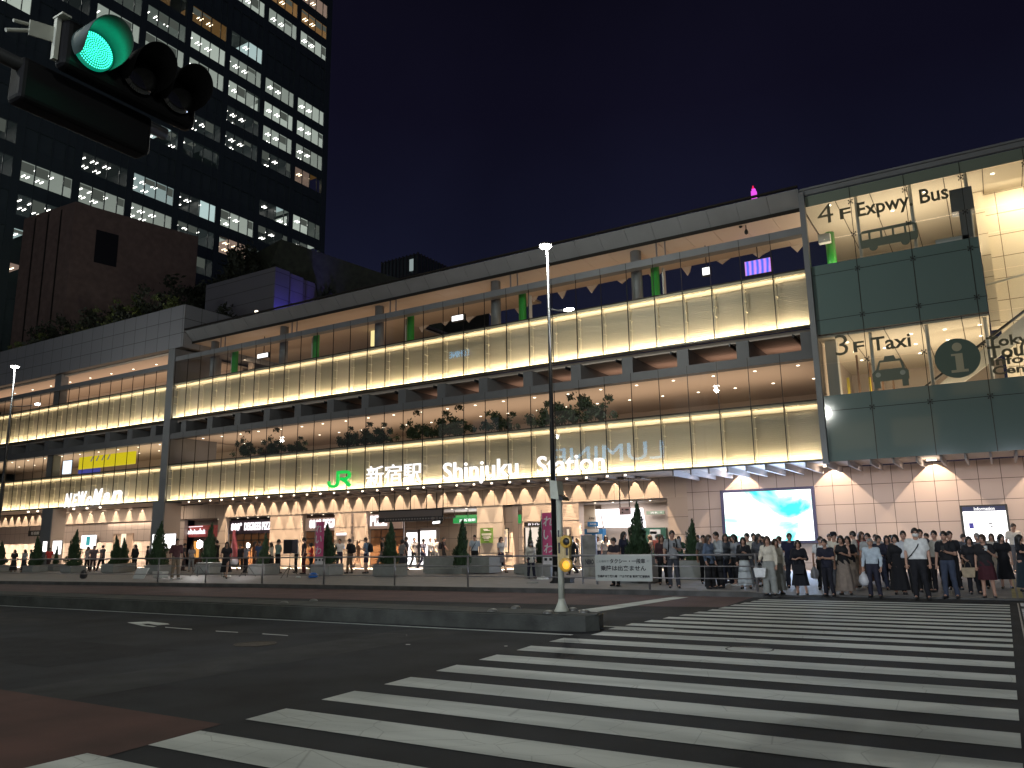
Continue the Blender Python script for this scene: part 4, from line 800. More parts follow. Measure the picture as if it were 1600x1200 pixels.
deckscreen('departure_board', 'small white lit board hanging near the violet screen on the upper deck', 1098, 417, 1108, 430, 37, K['white_em'])
deckscreen('departure_board', 'dark board with white lit text left of the middle of the upper deck', 706, 491, 724, 502, 37.2, K['white_em'])
deckscreen('departure_board', 'dark board with white lit text at the left end of the upper deck', 402, 551, 418, 560, 36.8, K['white_em'])
q = MB(emit('violet_wall_light', (.16, .12, .9), .8), K['whitewall']); 
for x0, x1, y0, y1 in ((527, 538, 530, 545), (544, 555, 528, 545)):
    a = aty(x0, y1, 44); b_ = aty(x1, y0, 44); q.box(a.x, b_.x, 44, 44.1, a.z, b_.z)
tag(q.build('violet_lit_panel'), 'two violet glowing panels far back on the upper deck', 'light panel')
q = MB(emit('yellow_slot', (1, .8, .35), 1.2)); a = aty(579, 541, 40); b_ = aty(587, 512, 40); q.box(a.x, b_.x, 40, 40.1, a.z, b_.z); tag(q.build('lit_doorway_strip'), 'narrow yellow lit doorway beside a grey column on the upper deck', 'light panel')
q = MB(K['backwall']); a = aty(318, 0, 41); q.box(XL, aty(395, 560, 41).x, 41, 41.2, 13, 15.98); q.build('deck_wall', st)
light('deck_wall_light', 'AREA', (-45.5, 39.8, 15.6), 90, (1, .75, .5), size=6, sy=.5, direction=(0, .5, -1))
q = MB(mat('concourse_dark', (.06, .055, .06), .7)); q.box(-33, X0, 47, 47.3, 12.9, 13.4); q.build('deck_parapet', st)
cctv = None
for px, py in ((658, 454), (1157, 352), (1166, 362), (556, 455)):
    p = aty(px, py, 35.6); q = MB(K['black']); q.tube([(p.x, 35.6, 15.98), (p.x, 35.6, p.z+.1)], .02, 6); q.lathe([(.02, -.14), (.08, -.1), (.09, 0), (.05, .1)], (p.x, 35.6, p.z), 12)
    q.build('dome_camera', st)
# hill of planting on the lower balcony behind the glass
def leafmesh(name, n, shape, m, size=.07, seed=1, clump=.16, nc=None):
    """leaves gathered in clumps through a volume: shape(u,v,w) -> point"""
    rr = random.Random(seed); mb = MB(m); nc = nc or max(8, n//14)
    cs = [Vector(shape(rr)) for _ in range(nc)]
    for i in range(n):
        c = cs[rr.randrange(nc)]+Vector((rr.gauss(0, clump), rr.gauss(0, clump), rr.gauss(0, clump*.8))); a = Vector((rr.gauss(0, 1), rr.gauss(0, 1), rr.gauss(0, 1))).normalized(); b = a.orthogonal().normalized(); s = size*(.6+.8*rr.random())
        b = (b+a.cross(b)*rr.uniform(-1, 1)).normalized(); d = a*s
        mb.add([c-d, c+b*s*.45, c+d, c-b*s*.45], [(0, 1, 2, 3)])
    me = bpy.data.meshes.new(name); me.from_pydata(mb.v, [], mb.f); me.materials.append(m); return me
bush = [leafmesh('foliage', 1500, lambda r: (r.gauss(0, .55), r.gauss(0, .22), .25+abs(r.gauss(0, .42))), K['leaf2'], .085, s_, .10, 26) for s_ in (1, 2, 3)]
for px, py, w, h, lab in [(390, 700, .9, 1.1, 'dense dark balcony shrub at the left end of the planting'), (435, 690, 1.0, 1.0, 'grey green balcony shrub second from the left'), (467, 682, .7, .8, 'thin twiggy balcony shrub before the glass gap'), (545, 684, .7, 1.0, 'slim balcony shrub just above the green logo'), (572, 680, 1.0, 1.1, 'broad balcony shrub right above the logo'), (596, 676, .8, 1.0, 'round balcony shrub above the first kanji'), (655, 668, .9, 1.0, 'loose balcony shrub in front of the white lit screen'), (690, 664, 1.1, 1.2, 'tall balcony shrub above the word Shinjuku'), (722, 660, 1.1, 1.0, 'wide balcony shrub left of the sparse one'), (785, 652, .9, 1.0, 'sparse balcony shrub with open twigs'), (850, 640, .9, 1.1, 'dark balcony shrub just left of the tall lamp pole'), (884, 638, 1.0, 1.1, 'balcony shrub just right of the tall lamp pole'), (925, 634, 1.1, 1.3, 'tallest balcony shrub at the right end of the planting')]:
    p = aty(px, py, 35.6); r = thing('balcony_shrub', lab, 'shrub', (p.x, 35.5, 7.2), 0, 'shrubs behind the balcony glass'); o = inst('foliage', random.choice(bush), r, (0, 0, .1), random.random()*0, (w*1.05, .7, h*.95))
    q = MB(K['bark']); 
    for a in (-.3, 0, .25): q.tube([(a*.5, 0, 0), (a, 0, .4*h), (a*1.6, 0, .8*h)], [.02, .015, .008], 5)
    q.build('stems', r, True); q = MB(K['planter']); q.box(-.75, .75, -.2, .3, 0, .16); q.build('trough', r, True)
q = MB(K['white_em']); a = aty(651, 661, 43.5); b_ = aty(677, 645, 43.5); q.box(a.x, b_.x, 43.5, 43.55, a.z, b_.z); tag(q.build('lit_window_screen'), 'white glowing screen behind the balcony shrubs', 'screen')
# ------------------------------------------------------------------ office tower
tw = thing('office_tower', 'tall dark office tower with rows of lit windows at upper left', 'building', (-100, 55, 0))
TX = -90.0; TY1 = 89.6
q = MB(K['towers']); q.box(-125, TX-.5, 5, TY1, 0, 135); q.build('core', tw)
tcell = MB(K['towerg']); q2 = MB(K['towers'])
rows = [91.3+4.07*(1-r_)-4.07 for r_ in range(-3, 20)]
# spandrel bands between the window rows, pillars between the bays
zr = [91.3-4.07*r_ for r_ in range(-8, 21)]
for z in zr: 
    q = MB(K['towers']); q.box(TX-.45, TX, 5, TY1, z+2.45, z+4.07); q.build('spandrel_band', tw)
for k in range(13):
    e_ = 88.4-6.73*k
    q = MB(K['towers']); q.box(TX-.45, TX+.05, e_, e_+.83, 0, 128); q.build('pillar', tw)
q = MB(K['towers']); q.box(TX-.5, TX+.02, 89.23, TY1, 0, 135); q.build('pillar', tw)
q = MB(K['towers'])
for z in zr:
    for k in range(13):
        e_ = 88.4-6.73*k
        for f in (0, 1.05, 2.67, 4.29, 5.9): q.box(TX-.06, TX+.07, e_-f-.05, e_-f+.05, z, z+4.05)
o = q.build('mullions', tw); o['kind'] = 'stuff'
CE = {'w': emit('office_ceiling', (.27, .31, .27), 1.0, False), 'g': emit('office_ceiling_dim', (.065, .08, .07), 1.0, False), 'd': emit('office_ceiling_dark', (.012, .016, .016), 1.0, False), 'a': emit('office_ceiling_amber', (.16, .085, .03), 1.0, False), 'o': emit('office_ceiling_brown', (.075, .04, .012), 1.0, False), 'p': emit('office_ceiling_pink', (.20, .14, .11), 1.0, False), 'c': emit('office_ceiling_cool', (.34, .45, .44), 1.0, False)}  # room light put into the ceilings as their own glow
for m_ in CE.values():
    n = m_.node_tree; oi = n.nodes.new('ShaderNodeObjectInfo'); ma = n.nodes.new('ShaderNodeMath'); ma.operation = 'MULTIPLY_ADD'; ma.inputs[1].default_value = .75; ma.inputs[2].default_value = .55
    n.links.new(oi.outputs['Random'], ma.inputs[0]); n.links.new(ma.outputs[0], n.nodes['Principled BSDF'].inputs['Emission Strength'])
TUBE = emit('office_tube', (1, 1, .92), 6, False); TUBEW = emit('office_tube_warm', (1, .78, .5), 5, False)
BLIND = emit('office_blind', (.06, .068, .058), 1, False)  # faint own glow in place of room light
def window(r_, k, code, panes=(0, 1, 2, 3), dots=True):
    """an office window bay: recessed room with a self-glowing ceiling and pairs of tubes"""
    z = 91.3-4.07*r_; e_ = 88.4-6.73*k; edges = [5.9, 4.29, 2.67, 1.05, 0]
    q = MB(CE[code], TUBEW if code in 'aop' else TUBE, BLIND); rw = random.Random(r_*31+k)
    for p in panes:
        y0, y1 = e_-edges[p], e_-edges[p+1]
        q.use(0); q.box(TX-5.5, TX-.05, y0+.03, y1-.03, z+2.35, z+2.42); q.box(TX-5.6, TX-5.5, y0, y1, z, z+2.35)
        if p == panes[-1] and len(panes) > 1: q.box(TX-5.5, TX-.1, y1-.05, y1-.03, z, z+2.35)
        if rw.random() < .3: hb = rw.uniform(.3, 1.5); q.use(2); q.box(TX-.12, TX-.10, y0+.08, y1-.08, z+2.35-hb, z+2.34)
        if rw.random() < .5 and p < 3: q.use(2); q.box(TX-4.2, TX-3.6, y0+.2, y1-.3, z, z+rw.uniform(.5, 1.0))
        if dots and p < 3:
            q.use(1); c = (y0+y1)/2
            for dx in (1.15, 3.3): q.box(TX-dx-.75, TX-dx, c-.34, c-.24, z+2.28, z+2.345); q.box(TX-dx-.75, TX-dx, c+.16, c+.26, z+2.28, z+2.345)
    q.build('window', tw)
for r_, k, c_, *pn in [(0,0,'p'),(0,1,'d'),(1,0,'a'),(1,1,'a'),(2,0,'w'),(2,1,'w'),(2,2,'w'),(4,2,'c',(2,3)),(4,3,'o'),(4,4,'o',(0,1)),(5,0,'w'),(5,1,'w'),(5,2,'w'),(5,3,'w'),(5,4,'g'),(5,5,'g'),
    (6,0,'w'),(6,1,'w'),(6,2,'w',(0,1)),(6,3,'w'),(6,4,'w'),(6,5,'w'),(6,6,'d'),(7,0,'w'),(7,1,'w'),(7,2,'d'),(7,7,'w'),(8,0,'p',(0,1)),(8,0,'o',(2,)),(8,1,'d'),(8,2,'d'),(8,3,'d'),(9,4,'c',(2,)),(9,3,'d',(0,)),
    (10,0,'w',(0,1)),(10,0,'g',(2,3)),(10,1,'d',(0,1)),(10,1,'c',(2,)),(10,1,'g',(3,)),(11,2,'w'),(11,3,'d',(0,1)),(11,3,'c',(2,3)),(11,4,'c'),(11,5,'d'),(11,7,'d'),(11,0,'d',(0,1)),(11,0,'w',(2,)),(11,1,'d'),(12,6,'w'),(12,5,'w'),(12,4,'w'),(12,3,'d'),(12,2,'p',(1,2)),(12,7,'d'),(12,1,'d'),(13,6,'d'),(14,6,'c',(0,)),(15,6,'p',(0,)),(13,3,'d'),(13,4,'d')]:
    window(r_, k, c_, pn[0] if pn else (0, 1, 2, 3))
q = MB(K['towerg'])
for z in zr:
    for k in range(13): e_ = 88.4-6.73*k; q.box(TX-.46, TX-.44, e_-5.9, e_, z-.01, z+2.45)
# dark panes sit behind lit rooms only where there is no room: build them per bay
lit = set()
q = MB(K['towerg']); used = {(a[0], a[1]) for a in [(0,0),(0,1),(1,0),(1,1),(2,0),(2,1),(2,2),(4,2),(4,3),(4,4),(5,0),(5,1),(5,2),(5,3),(5,4),(5,5),(6,0),(6,1),(6,2),(6,3),(6,4),(6,5),(6,6),(7,0),(7,1),(7,2),(7,7),(8,0),(8,1),(8,2),(8,3),(9,4),(9,3),(10,0),(10,1),(11,2),(11,3),(11,4),(11,5),(11,7),(11,0),(11,1),(12,6),(12,5),(12,4),(12,3),(12,2),(12,7),(12,1),(13,6),(14,6),(15,6),(13,3),(13,4)]}
for i, z in enumerate(zr):
    for k in range(13):
        e_ = 88.4-6.73*k
        if (i-8, k) in used: continue
        q.box(TX-.2, TX-.18, e_-5.9, e_, z, z+2.45)
o = q.build('dark_windows', tw); o['kind'] = 'stuff'
# the core must not cut the rooms: shift it back
for o in tw.children:
    if o.name.startswith('core'): o.location.x -= 6
# ------------------------------------------------------------------ brown brick volume
A = atz(38, 342, 37); B = atz(118, 315, 37); D = atz(310, 370, 37); br = thing('brick_building', 'windowless brown brick block with three dark vertical grooves', 'building', (B.x, B.y, 0))
dA = (A-B).normalized(); dD = (D-B).normalized(); q = MB(K['brick']); q.prism([(A.x, A.y, 15), (B.x, B.y, 15), (D.x, D.y, 15), ((A+D-B).x, (A+D-B).y, 15)], (0, 0, 22)); q.build('wall', br)
q = MB(K['mullion']); nrm = Vector((dA.y, -dA.x, 0)); nrm = nrm if nrm.y < 0 else -nrm
for f in (.25, .5, .76):
    p = B+(A-B)*f; p0 = p-dA*.12+nrm*.015; p1 = p+dA*.12+nrm*.015; q.prism([(p0.x, p0.y, 15.1), (p1.x, p1.y, 15.1), (p1.x, p1.y, 36.6), (p0.x, p0.y, 36.6)], tuple(-nrm*.012))
q.build('groove', br)
nx = Vector((dD.y, -dD.x, 0)); nx = nx if nx.x > 0 else -nx; q = MB(K['black']); L = (D-B).length
p0 = B+dD*L*.17; p1 = B+dD*L*.34; q.prism([(p0.x+nx.x*.05, p0.y+nx.y*.05, 31.0), (p1.x+nx.x*.05, p1.y+nx.y*.05, 31.0), (p1.x+nx.x*.05, p1.y+nx.y*.05, 34.6), (p0.x+nx.x*.05, p0.y+nx.y*.05, 34.6)], tuple(-nx*.04)); q.build('louvre', br)
# stepped pale block with violet uplight
pb = thing('stepped_wall_block', 'pale stepped wall with a violet lit corner above the roof edge', 'building', (-53, 46.5, 16))
pw = tiled('pale_panel_wall', (.20, .19, .21), 2.2, 1.2, 0, 16, .03, (.08, .08, .08), axis='Y')
ys = [46.47, 48.15, 50.06, 51.78, 53.81, 55.76, 60]
for i in range(6): q = MB(pw); q.box(-62, -52.6-.25*i, ys[i], ys[i+1], 16.4, 26-.0*i); q.build('stepped_wall', pb)
light('violet_spot', 'SPOT', (-51.9, 47.1, 19.2), 1800, (.15, .12, 1), angle=math.radians(80), blend=.8, radius=.1, direction=(-.35, .1, 1))
light('violet_spot', 'SPOT', (-51.9, 50.5, 19.5), 600, (.25, .15, 1), angle=math.radians(80), blend=.8, radius=.1, direction=(-.35, .1, 1))
# far dark building
A = atz(597, 411, 60); B = atz(653, 396, 60); D = atz(700, 418, 60)
fb = thing('distant_glass_block', 'distant dark block with a fine window grid above the roof', 'building', (B.x, B.y, 0)); q = MB(K['towerg']); q.prism([(A.x, A.y, 10), (B.x, B.y, 10), (D.x, D.y, 10), ((A+D-B).x, (A+D-B).y, 10)], (0, 0, 50)); q.build('wall', fb)
q = MB(mat('grid_metal', (.09, .09, .10), .6))
for P0, P1, n_ in ((A, B, 10), (B, D, 10)):
    d = (P1-P0); nn = Vector((d.y, -d.x, 0)).normalized(); nn = nn if nn.y < 0 or nn.x > 0 else -nn; nn = nn if nn.dot(Vector((0,0,0))-P0) > 0 else -nn
    for i in range(n_+1): p = P0+d*i/n_+nn*.1; q.box(p.x-.12, p.x+.12, p.y-.12, p.y+.12, 30, 60.2)
    for j in range(8): z = 60-4*j; q.prism([(P0.x+nn.x*.12, P0.y+nn.y*.12, z), (P1.x+nn.x*.12, P1.y+nn.y*.12, z), (P1.x+nn.x*.12, P1.y+nn.y*.12, z-.25), (P0.x+nn.x*.12, P0.y+nn.y*.12, z-.25)], tuple(-nn*.1))
q.build('window_grid', fb)
q = MB(emit('small_lit_window', (.5, .6, .6), .5, False)); p = atx(649, 404, B.x-1); d = (B-A).normalized(); p0 = B-d*2.0; p1 = B-d*1.0; q.box(p0.x, p1.x, p0.y-.3, p1.y-.12, 56.5, 59); q.build('lit_window', fb)
# pink lit mast
p = aty(1177, 300, 160); q = MB(emit('magenta_lit_mast', (.75, .08, .75), 1.2, False), emit('red_lamp', (1, .02, .1), 1, False)); s_ = 160/1237*1.2
q.box(p.x-.5, p.x+.5, 160, 161, p.z-6, p.z+.3); q.box(p.x-.35, p.x+.35, 160.1, 160.9, p.z+.35, p.z+.8); q.use(1); q.lathe([(.3, p.z+.8), (.1, p.z+1.6)], (p.x-.1, 160.5, 0), 8)
tag(q.build('lit_tower_top'), 'tiny magenta lit tower top peeking over the roof edge', 'tower')
# ------------------------------------------------------------------ street beyond the camera: the building mirrored in the glass
op = thing('department_store', 'store building across the street, mirrored in the glass bands', 'building', (-10, -14, 0))
q = MB(mat('store_wall', (.18, .17, .17), .6)); q.box(-70, 60, -24, -14.3, 0, 40); q.build('wall', op)
sw = [emit('store_fill_window', (1, .93, .85), .3), emit('store_fill_window_cool', (.75, .88, 1), .3), emit('store_fill_window_warm', (1, .78, .5), .28)]; rr = random.Random(2)  # lit windows added to this unseen front to brighten the facade opposite
for i in range(22):
    for j in range(5):
        if rr.random() < .72: q = MB(sw[rr.randrange(3)]); x = -62+i*5.4; q.box(x, x+3.9, -14.29, -14.24, 1.2+j*4.4, 3.9+j*4.4); q.build('lit_window', op)
fl = thing('crowd_fill_lights', 'row of three added fill lights on the unseen store front', 'lamp', (-4, -14, 7))  # added lamps with housings, out of view, brightening the fronts of the crowd
for i, x in enumerate((-9.5, -4, 1.5)):
    q = MB(K['black']); q.box(x-.25, x+.25, -14.2, -13.9, 6.8, 7.2); q.build('housing', fl)
    light('crowd_fill_light', 'SPOT', (x, -13.6, 7), 11000, (.80, .88, 1), angle=math.radians(22), blend=.9, radius=.3, direction=(.06*i, 36.5, -6.6))
def mirror_text(s, x0, y0, x1, y1, V, m, where):
    """a real sign whose reflection in the band glass falls between these points"""
    a = aty(x0, y1, V); b_ = aty(x1, y0, V); yy = 2*YF-V; r = thing('store_sign', 'blue lit store lettering across the street mirrored in the '+where, 'sign', ((a.x+b_.x)/2, yy, a.z))
    text('lettering', s, a.x, b_.x, a.z, b_.z, yy, m, .1, r, 0, 0, 1)
cyan = emit('cyan_letters', (.12, .55, 1), 7); mirror_text('LUMINE', 866, 688, 1036, 728, 83, cyan, 'lower glass band'); mirror_text('LUMINE', 703, 546, 733, 560, 83.2, emit('cyan_letters_bright', (.12, .55, 1), 8), 'upper glass band'); mirror_text('LUMINE2', 625, 588, 690, 600, 83.4, emit('dim_letters', (.8, .8, 1), 3), 'sill of the upper band')
# ------------------------------------------------------------------ roof garden
bam = [leafmesh('foliage', 900, lambda r: (r.gauss(0, .55), r.gauss(0, .45), r.uniform(.2, 2.3)), K['leaf3'], .10, s_, .12, 26) for s_ in (5, 6)]
bamd = [leafmesh('foliage', 1300, lambda r: (r.gauss(0, .9), r.gauss(0, .6), r.uniform(.1, 2.4)), K['leaf4'], .13, s_, .2, 22) for s_ in (7, 8)]
ROOF = [(8,532,.75,0,'small shrub at the left end of the roof parapet'),(38,524,1.0,1,'faintly lit bamboo clump near the left end of the parapet'),(66,512,1.25,0,'dark roof shrub at the foot of the brown block'),(75,508,1.1,1,'lit bamboo clump just right of the brown block corner'),(100,498,1.3,0,'dark shrub left of the brightest small bamboo'),(128,488,1.0,1,'bright yellow green bamboo clump in the middle of the parapet'),(150,478,1.35,0,'wide dark shrub right of the small bright bamboo'),(181,472,1.3,1,'grey green bamboo clump left of the largest one'),(200,462,1.2,0,'dark shrub between two lit bamboo clumps'),(217,458,1.45,1,'largest brightly lit bamboo clump above the parapet'),(243,450,1.4,0,'dark shrub right of the largest bamboo clump'),(268,444,1.15,1,'bamboo clump near the parapet corner'),(300,448,1.3,0,'dark shrub just behind the parapet corner'),(325,452,1.2,1,'dim bamboo clump behind the side parapet'),(352,455,1.3,0,'dark shrub at the inner end of the side parapet')]
for px, py, h, l_, lab in ROOF:
    p = aty(px, py+14, 36.9 if px < 292 else 41); r = thing('roof_shrub', lab, 'shrub', (p.x, p.y, 17.6 if px < 292 else 17.0), 0, 'shrubs along the roof parapet')
    inst('foliage', random.choice(bam if l_ else bamd), r, (0, 0, .2), random.random()*6, (h, h, h*1.05)); q = MB(K['bark'])
    for a in range(4): x = random.uniform(-.4, .4); q.tube([(x, 0, 0), (x*1.3, .1, 1.2*h), (x*1.7, .1, 2.3*h)], [.025, .02, .01], 5)
    q.build('stems', r, True)
    if l_: light('garden_spot', 'SPOT', (p.x+.1, p.y-.7, 18.2 if px < 292 else 17.6), 120 if px in (128, 217) else 45, (1, .93, .45), angle=1.2, blend=.6, radius=.05, direction=(0, .45, 1))
dk = [leafmesh('crown', 2600, lambda r: (r.gauss(0, 1.3), r.gauss(0, 1.0), 1.6+r.gauss(0, .75)), K['leaf4'], .17, s_, .26, 34) for s_ in (11, 12, 13)]
for px, py, sc, Y, lab in [(330, 415, 1.3, 52, 'dark roof tree against the lower office windows'), (375, 405, 1.5, 52, 'dark roof tree below the warm lit office pane'), (408, 372, 1.6, 52, 'tallest dark roof tree in front of the office tower'), (440, 395, 1.4, 53, 'dark roof tree behind the violet lit wall corner'), (470, 405, 1.3, 54, 'dark roof tree at the foot of the tower edge'), (500, 415, 1.3, 55, 'dark roof tree at the right corner of the tower'), (535, 430, 1.2, 55, 'dark roof tree right of the tower edge'), (562, 440, 1.0, 55, 'low dark roof tree ending the row at right')]:
    p = aty(px, py+30, Y); r = thing('roof_tree', lab, 'tree', (p.x, Y, p.z-3.2*sc), 0, 'dark trees on the roof terrace')
    inst('crown', random.choice(dk), r, (0, 0, .2), random.random()*6, sc); q = MB(K['bark']); q.tube([(0, 0, -2), (.1, 0, 1), (0, .1, 2.4*sc)], [.16, .12, .05], 7); q.build('trunk', r, True)
q = MB(K['leaf4']); q.prism([(-61, 50, 22), (-42, 57, 16), (-42, 57, 24.5), (-48, 54, 27), (-56, 50, 30.5), (-64, 50, 29)], (0, 8, 0)); 
tag(q.build('roof_terrace_slope'), kind='structure')
q = MB(K['steel'], K['downlight']); p = aty(400, 487, 38); q.box(p.x-.04, p.x+.04, 38, 38.08, 16.6, p.z-.1); q.use(1); q.lathe([(.02, 0), (.12, .05), (.12, .16), (.04, .2)], (p.x, 38.04, p.z-.1), 10)
tag(q.build('roof_lamp'), 'small round warm lamp shining above the roof edge', 'lamp')
# ------------------------------------------------------------------ lamp posts
LAMP = emit('street_lamp_lens', (1, 1, .93), 30)
def lamppost(name, label, x, y, zt, arm_z, arm_dx, power, on=True, arm_dy=0.0, side=True):
    r = thing(name, label, 'street lamp', (x, y, gz(x, y))); z0 = gz(x, y)
    q = MB(K['dark']); q.tube([(x, y, z0), (x, y, 5), (x, y, zt-.45)], [.105, .09, .045], 14); q.lathe([(.22, z0), (.22, z0+.04), (.13, z0+.10), (.11, z0+.4)], (x, y, 0), 16); q.smooth = True; q.build('pole', r)
    q = MB(K['steel']); q.tube([(x, y, zt-.5), (x-.02, y, zt-.12)], [.045, .04], 10); q.lathe([(.05, zt+.09), (.21, zt+.06), (.27, zt-.01), (.25, zt-.05)], (x-.08, y, 0), 24); q.smooth = True; h = q.build('lamp_head', r)
    q = MB(LAMP); q.lathe([(.235, zt-.052), (.19, zt-.11), (.09, zt-.15), (.02, zt-.16)], (x-.08, y, 0), 24); q.smooth = True; q.build('lens', h)
    if not side:
        light('street_light', 'POINT', (x-.08, y-.1, zt-.3), power, (.96, 1, .92), radius=.10); return r
    q = MB(K['dark']); q.tube([(x, y, arm_z+.15), (x+arm_dx*.5, y+arm_dy, arm_z+.02), (x+arm_dx*.8, y+arm_dy, arm_z-.02)], .03, 8); a = q.build('arm', r)
    q = MB(LAMP); q.lathe([(.03, arm_z+.05), (.2, arm_z+.02), (.2, arm_z-.03), (.06, arm_z-.07)], (x+arm_dx, y+arm_dy, 0), 16, sx=1, sy=.6); q.smooth = True; q.build('side_lamp', a)
    light('street_light', 'POINT', (x-.08, y-.1, zt-.4), power, (.96, 1, .92), radius=.25); light('side_light', 'POINT', (x+arm_dx, y+arm_dy, arm_z-.25), power*.06, (1, .97, .9), radius=.15)
    light('head_glow', 'POINT', (x-.08, y-.35, zt-.25), 18, (1, .97, .9), radius=.1)
    return r
lamppost('street_lamp', 'tall dark street lamp with a bright head in front of the word Station', -13.79, 25.54, 12.85, 10.1, .85, 1900)
lamppost('street_lamp', 'tall street lamp with a bright head at the left edge by the grey parapet', -51.3, 25.05, 12.85, 10.1, 3.0, 1100)
# the same lamps stand on the near pavement, outside the picture
for x, y in ((-11.85, -2.4), (16, -2.4), (-38, -2.4)):
    lamppost('street_lamp', 'street lamp on the near pavement behind the viewer, '+{-11.85: 'the middle one', 16: 'the right one', -38: 'the left one'}[x], x, y, 12.45, 10.1, .85, 3600, side=False)
# loudspeaker-topped signal pole on the island
b0 = atz(878, 955, .29); px_, py_ = b0.x, b0.y
r = thing('signal_pole', 'pale cream pole with a yellow crossing device on the island end', 'pole', (px_, py_, .29))
q = MB(K['cream']); q.tube([(px_, py_, .29), (px_, py_, 2.42)], .058, 14); q.lathe([(.15, .29), (.13, .32), (.07, .46), (.06, .52)], (px_, py_, 0), 14); q.smooth = True; q.build('pole', r)
q = MB(K['cream'], K['dark']); q.prism([(px_-.12, py_-.12, 2.38), (px_+.06, py_-.12, 2.34), (px_+.02, py_-.12, 2.70), (px_-.13, py_-.12, 2.72)], (0, .24, 0)); q.use(1); q.prism([(px_+.065, py_-.12, 2.34), (px_+.16, py_-.12, 2.32), (px_+.14, py_-.12, 2.38), (px_+.06, py_-.12, 2.44)], (0, .24, 0)); q.build('loudspeaker', r)
def atp(x, y): return aty(x, y, py_-.1)
a = atp(874, 886); b_ = atp(884, 838); q = MB(K['yelpale'], K['ink']); q.box(a.x, b_.x, py_-.16, py_-.06, a.z, b_.z); q.use(1); q.box(a.x+.02, a.x+.06, py_-.166, py_-.161, a.z+.25, a.z+.45); q.box(a.x+.02, a.x+.05, py_-.166, py_-.161, a.z+.55, a.z+.68); q.build('control_box', r)
a = atp(884, 872); b_ = atp(890.5, 846); q = MB(K['yelpale'], K['ink']); q.box(a.x+.003, b_.x, py_-.15, py_-.06, a.z, b_.z); q.use(1); q.box(a.x+.03, b_.x-.02, py_-.156, py_-.151, a.z+.05, b_.z-.1); q.build('side_plate', r)
for yy_, rr_, on in ((882.5, 9.5, True), (846, 8.5, False)):
    c = atp(887, yy_); q = MB(K['yellow']); ra = rr_/1237*15.4*1.05; q.lathe([(ra*.7, .12), (ra, .02), (ra*1.05, -.05), (ra*.95, -.06)], (c.x, py_-.14, c.z), 20, 'y'); q.smooth = True; h = q.build('beacon', r)
    q = MB(emit('amber_lamp', (1, .42, .03), 1.5) if on else K['dark']); q.lathe([(ra*.62, -.062), (ra*.4, -.085), (.01, -.09)], (c.x+.02, py_-.14, c.z), 16, 'y'); q.build('lens', h)
light('amber_light', 'POINT', (atp(889, 882).x, py_-.34, atp(887, 882).z), .5, (1, .45, .1), radius=.05)
# ------------------------------------------------------------------ pedestrian rail
def railrun(name, label, xs_, posts):
    r = thing(name, label, 'fence', (xs_[0], kerb_y(xs_[0])+.45, .13))
    pts = [(x, kerb_y(x)+.45) for x in xs_]
    for z, w in ((1.02, .028), (.70, .016), (.36, .016)):
        q = MB(K['steel']); q.tube([(x, y, .13+z-.02) for x, y in pts], w, 8); q.smooth = True; q.build('rail', r)
    for px in posts:
        x = px; y = kerb_y(x)+.45; q = MB(K['steel']); q.tube([(x, y, .13), (x, y, 1.15)], .032, 10); q.smooth = True; q.build('post', r)
    return r
def X_at(px, py=918): return atz(px, py, .13).x
railrun('guard_rail', 'three bar steel guard rail along the kerb in front of the station', [X_at(1196, 924), -9, -12, -16, -20.5, -24.9, -29, -33, -37, -41, -45, -50, -55, -60, -66, -75], [X_at(1194, 922)]+[X_at(p_, y_) for p_, y_ in ((1031, 919), (893, 917), (766, 913.5), (654, 912), (553, 910), (463, 908.5), (379, 907.5), (302, 907))]+[-48.3, -51.6, -54.9, -58.2, -62, -66])
# white notice fixed on the rail
a = aty(930.5, 907.5, 22.55); b_ = aty(1017.5, 866.5, 22.55)
r = thing('rail_notice', 'white notice board with three lines of Japanese text tied to the guard rail', 'sign', ((a.x+b_.x)/2, 22.5, a.z))
q = MB(mat('notice_white', (.50, .53, .50), .5)); q.box(a.x, b_.x, 22.56, 22.6, a.z, b_.z); q.build('board', r); w = b_.x-a.x; h = b_.z-a.z
inkg = mat('grey_ink', (.22, .25, .25), .6)
for s_, f0, f1, g0, g1, m_, bo in [('この場所で', .03, .25, .70, .80, inkg, .01), ('タクシー・一般車', .27, .89, .66, .85, K['ink'], .025), ('の', .92, .96, .72, .79, inkg, .01), ('乗降は出来ません', .10, .90, .39, .59, K['ink'], .025), ('警視庁 新宿警察署　国土交通省 東京国道事務所', .04, .96, .13, .23, K['ink'], .04)]:
    text('lettering', s_, a.x+w*f0, a.x+w*f1, a.z+h*g0, a.z+h*g1, 22.555, m_, .004, r, bo)
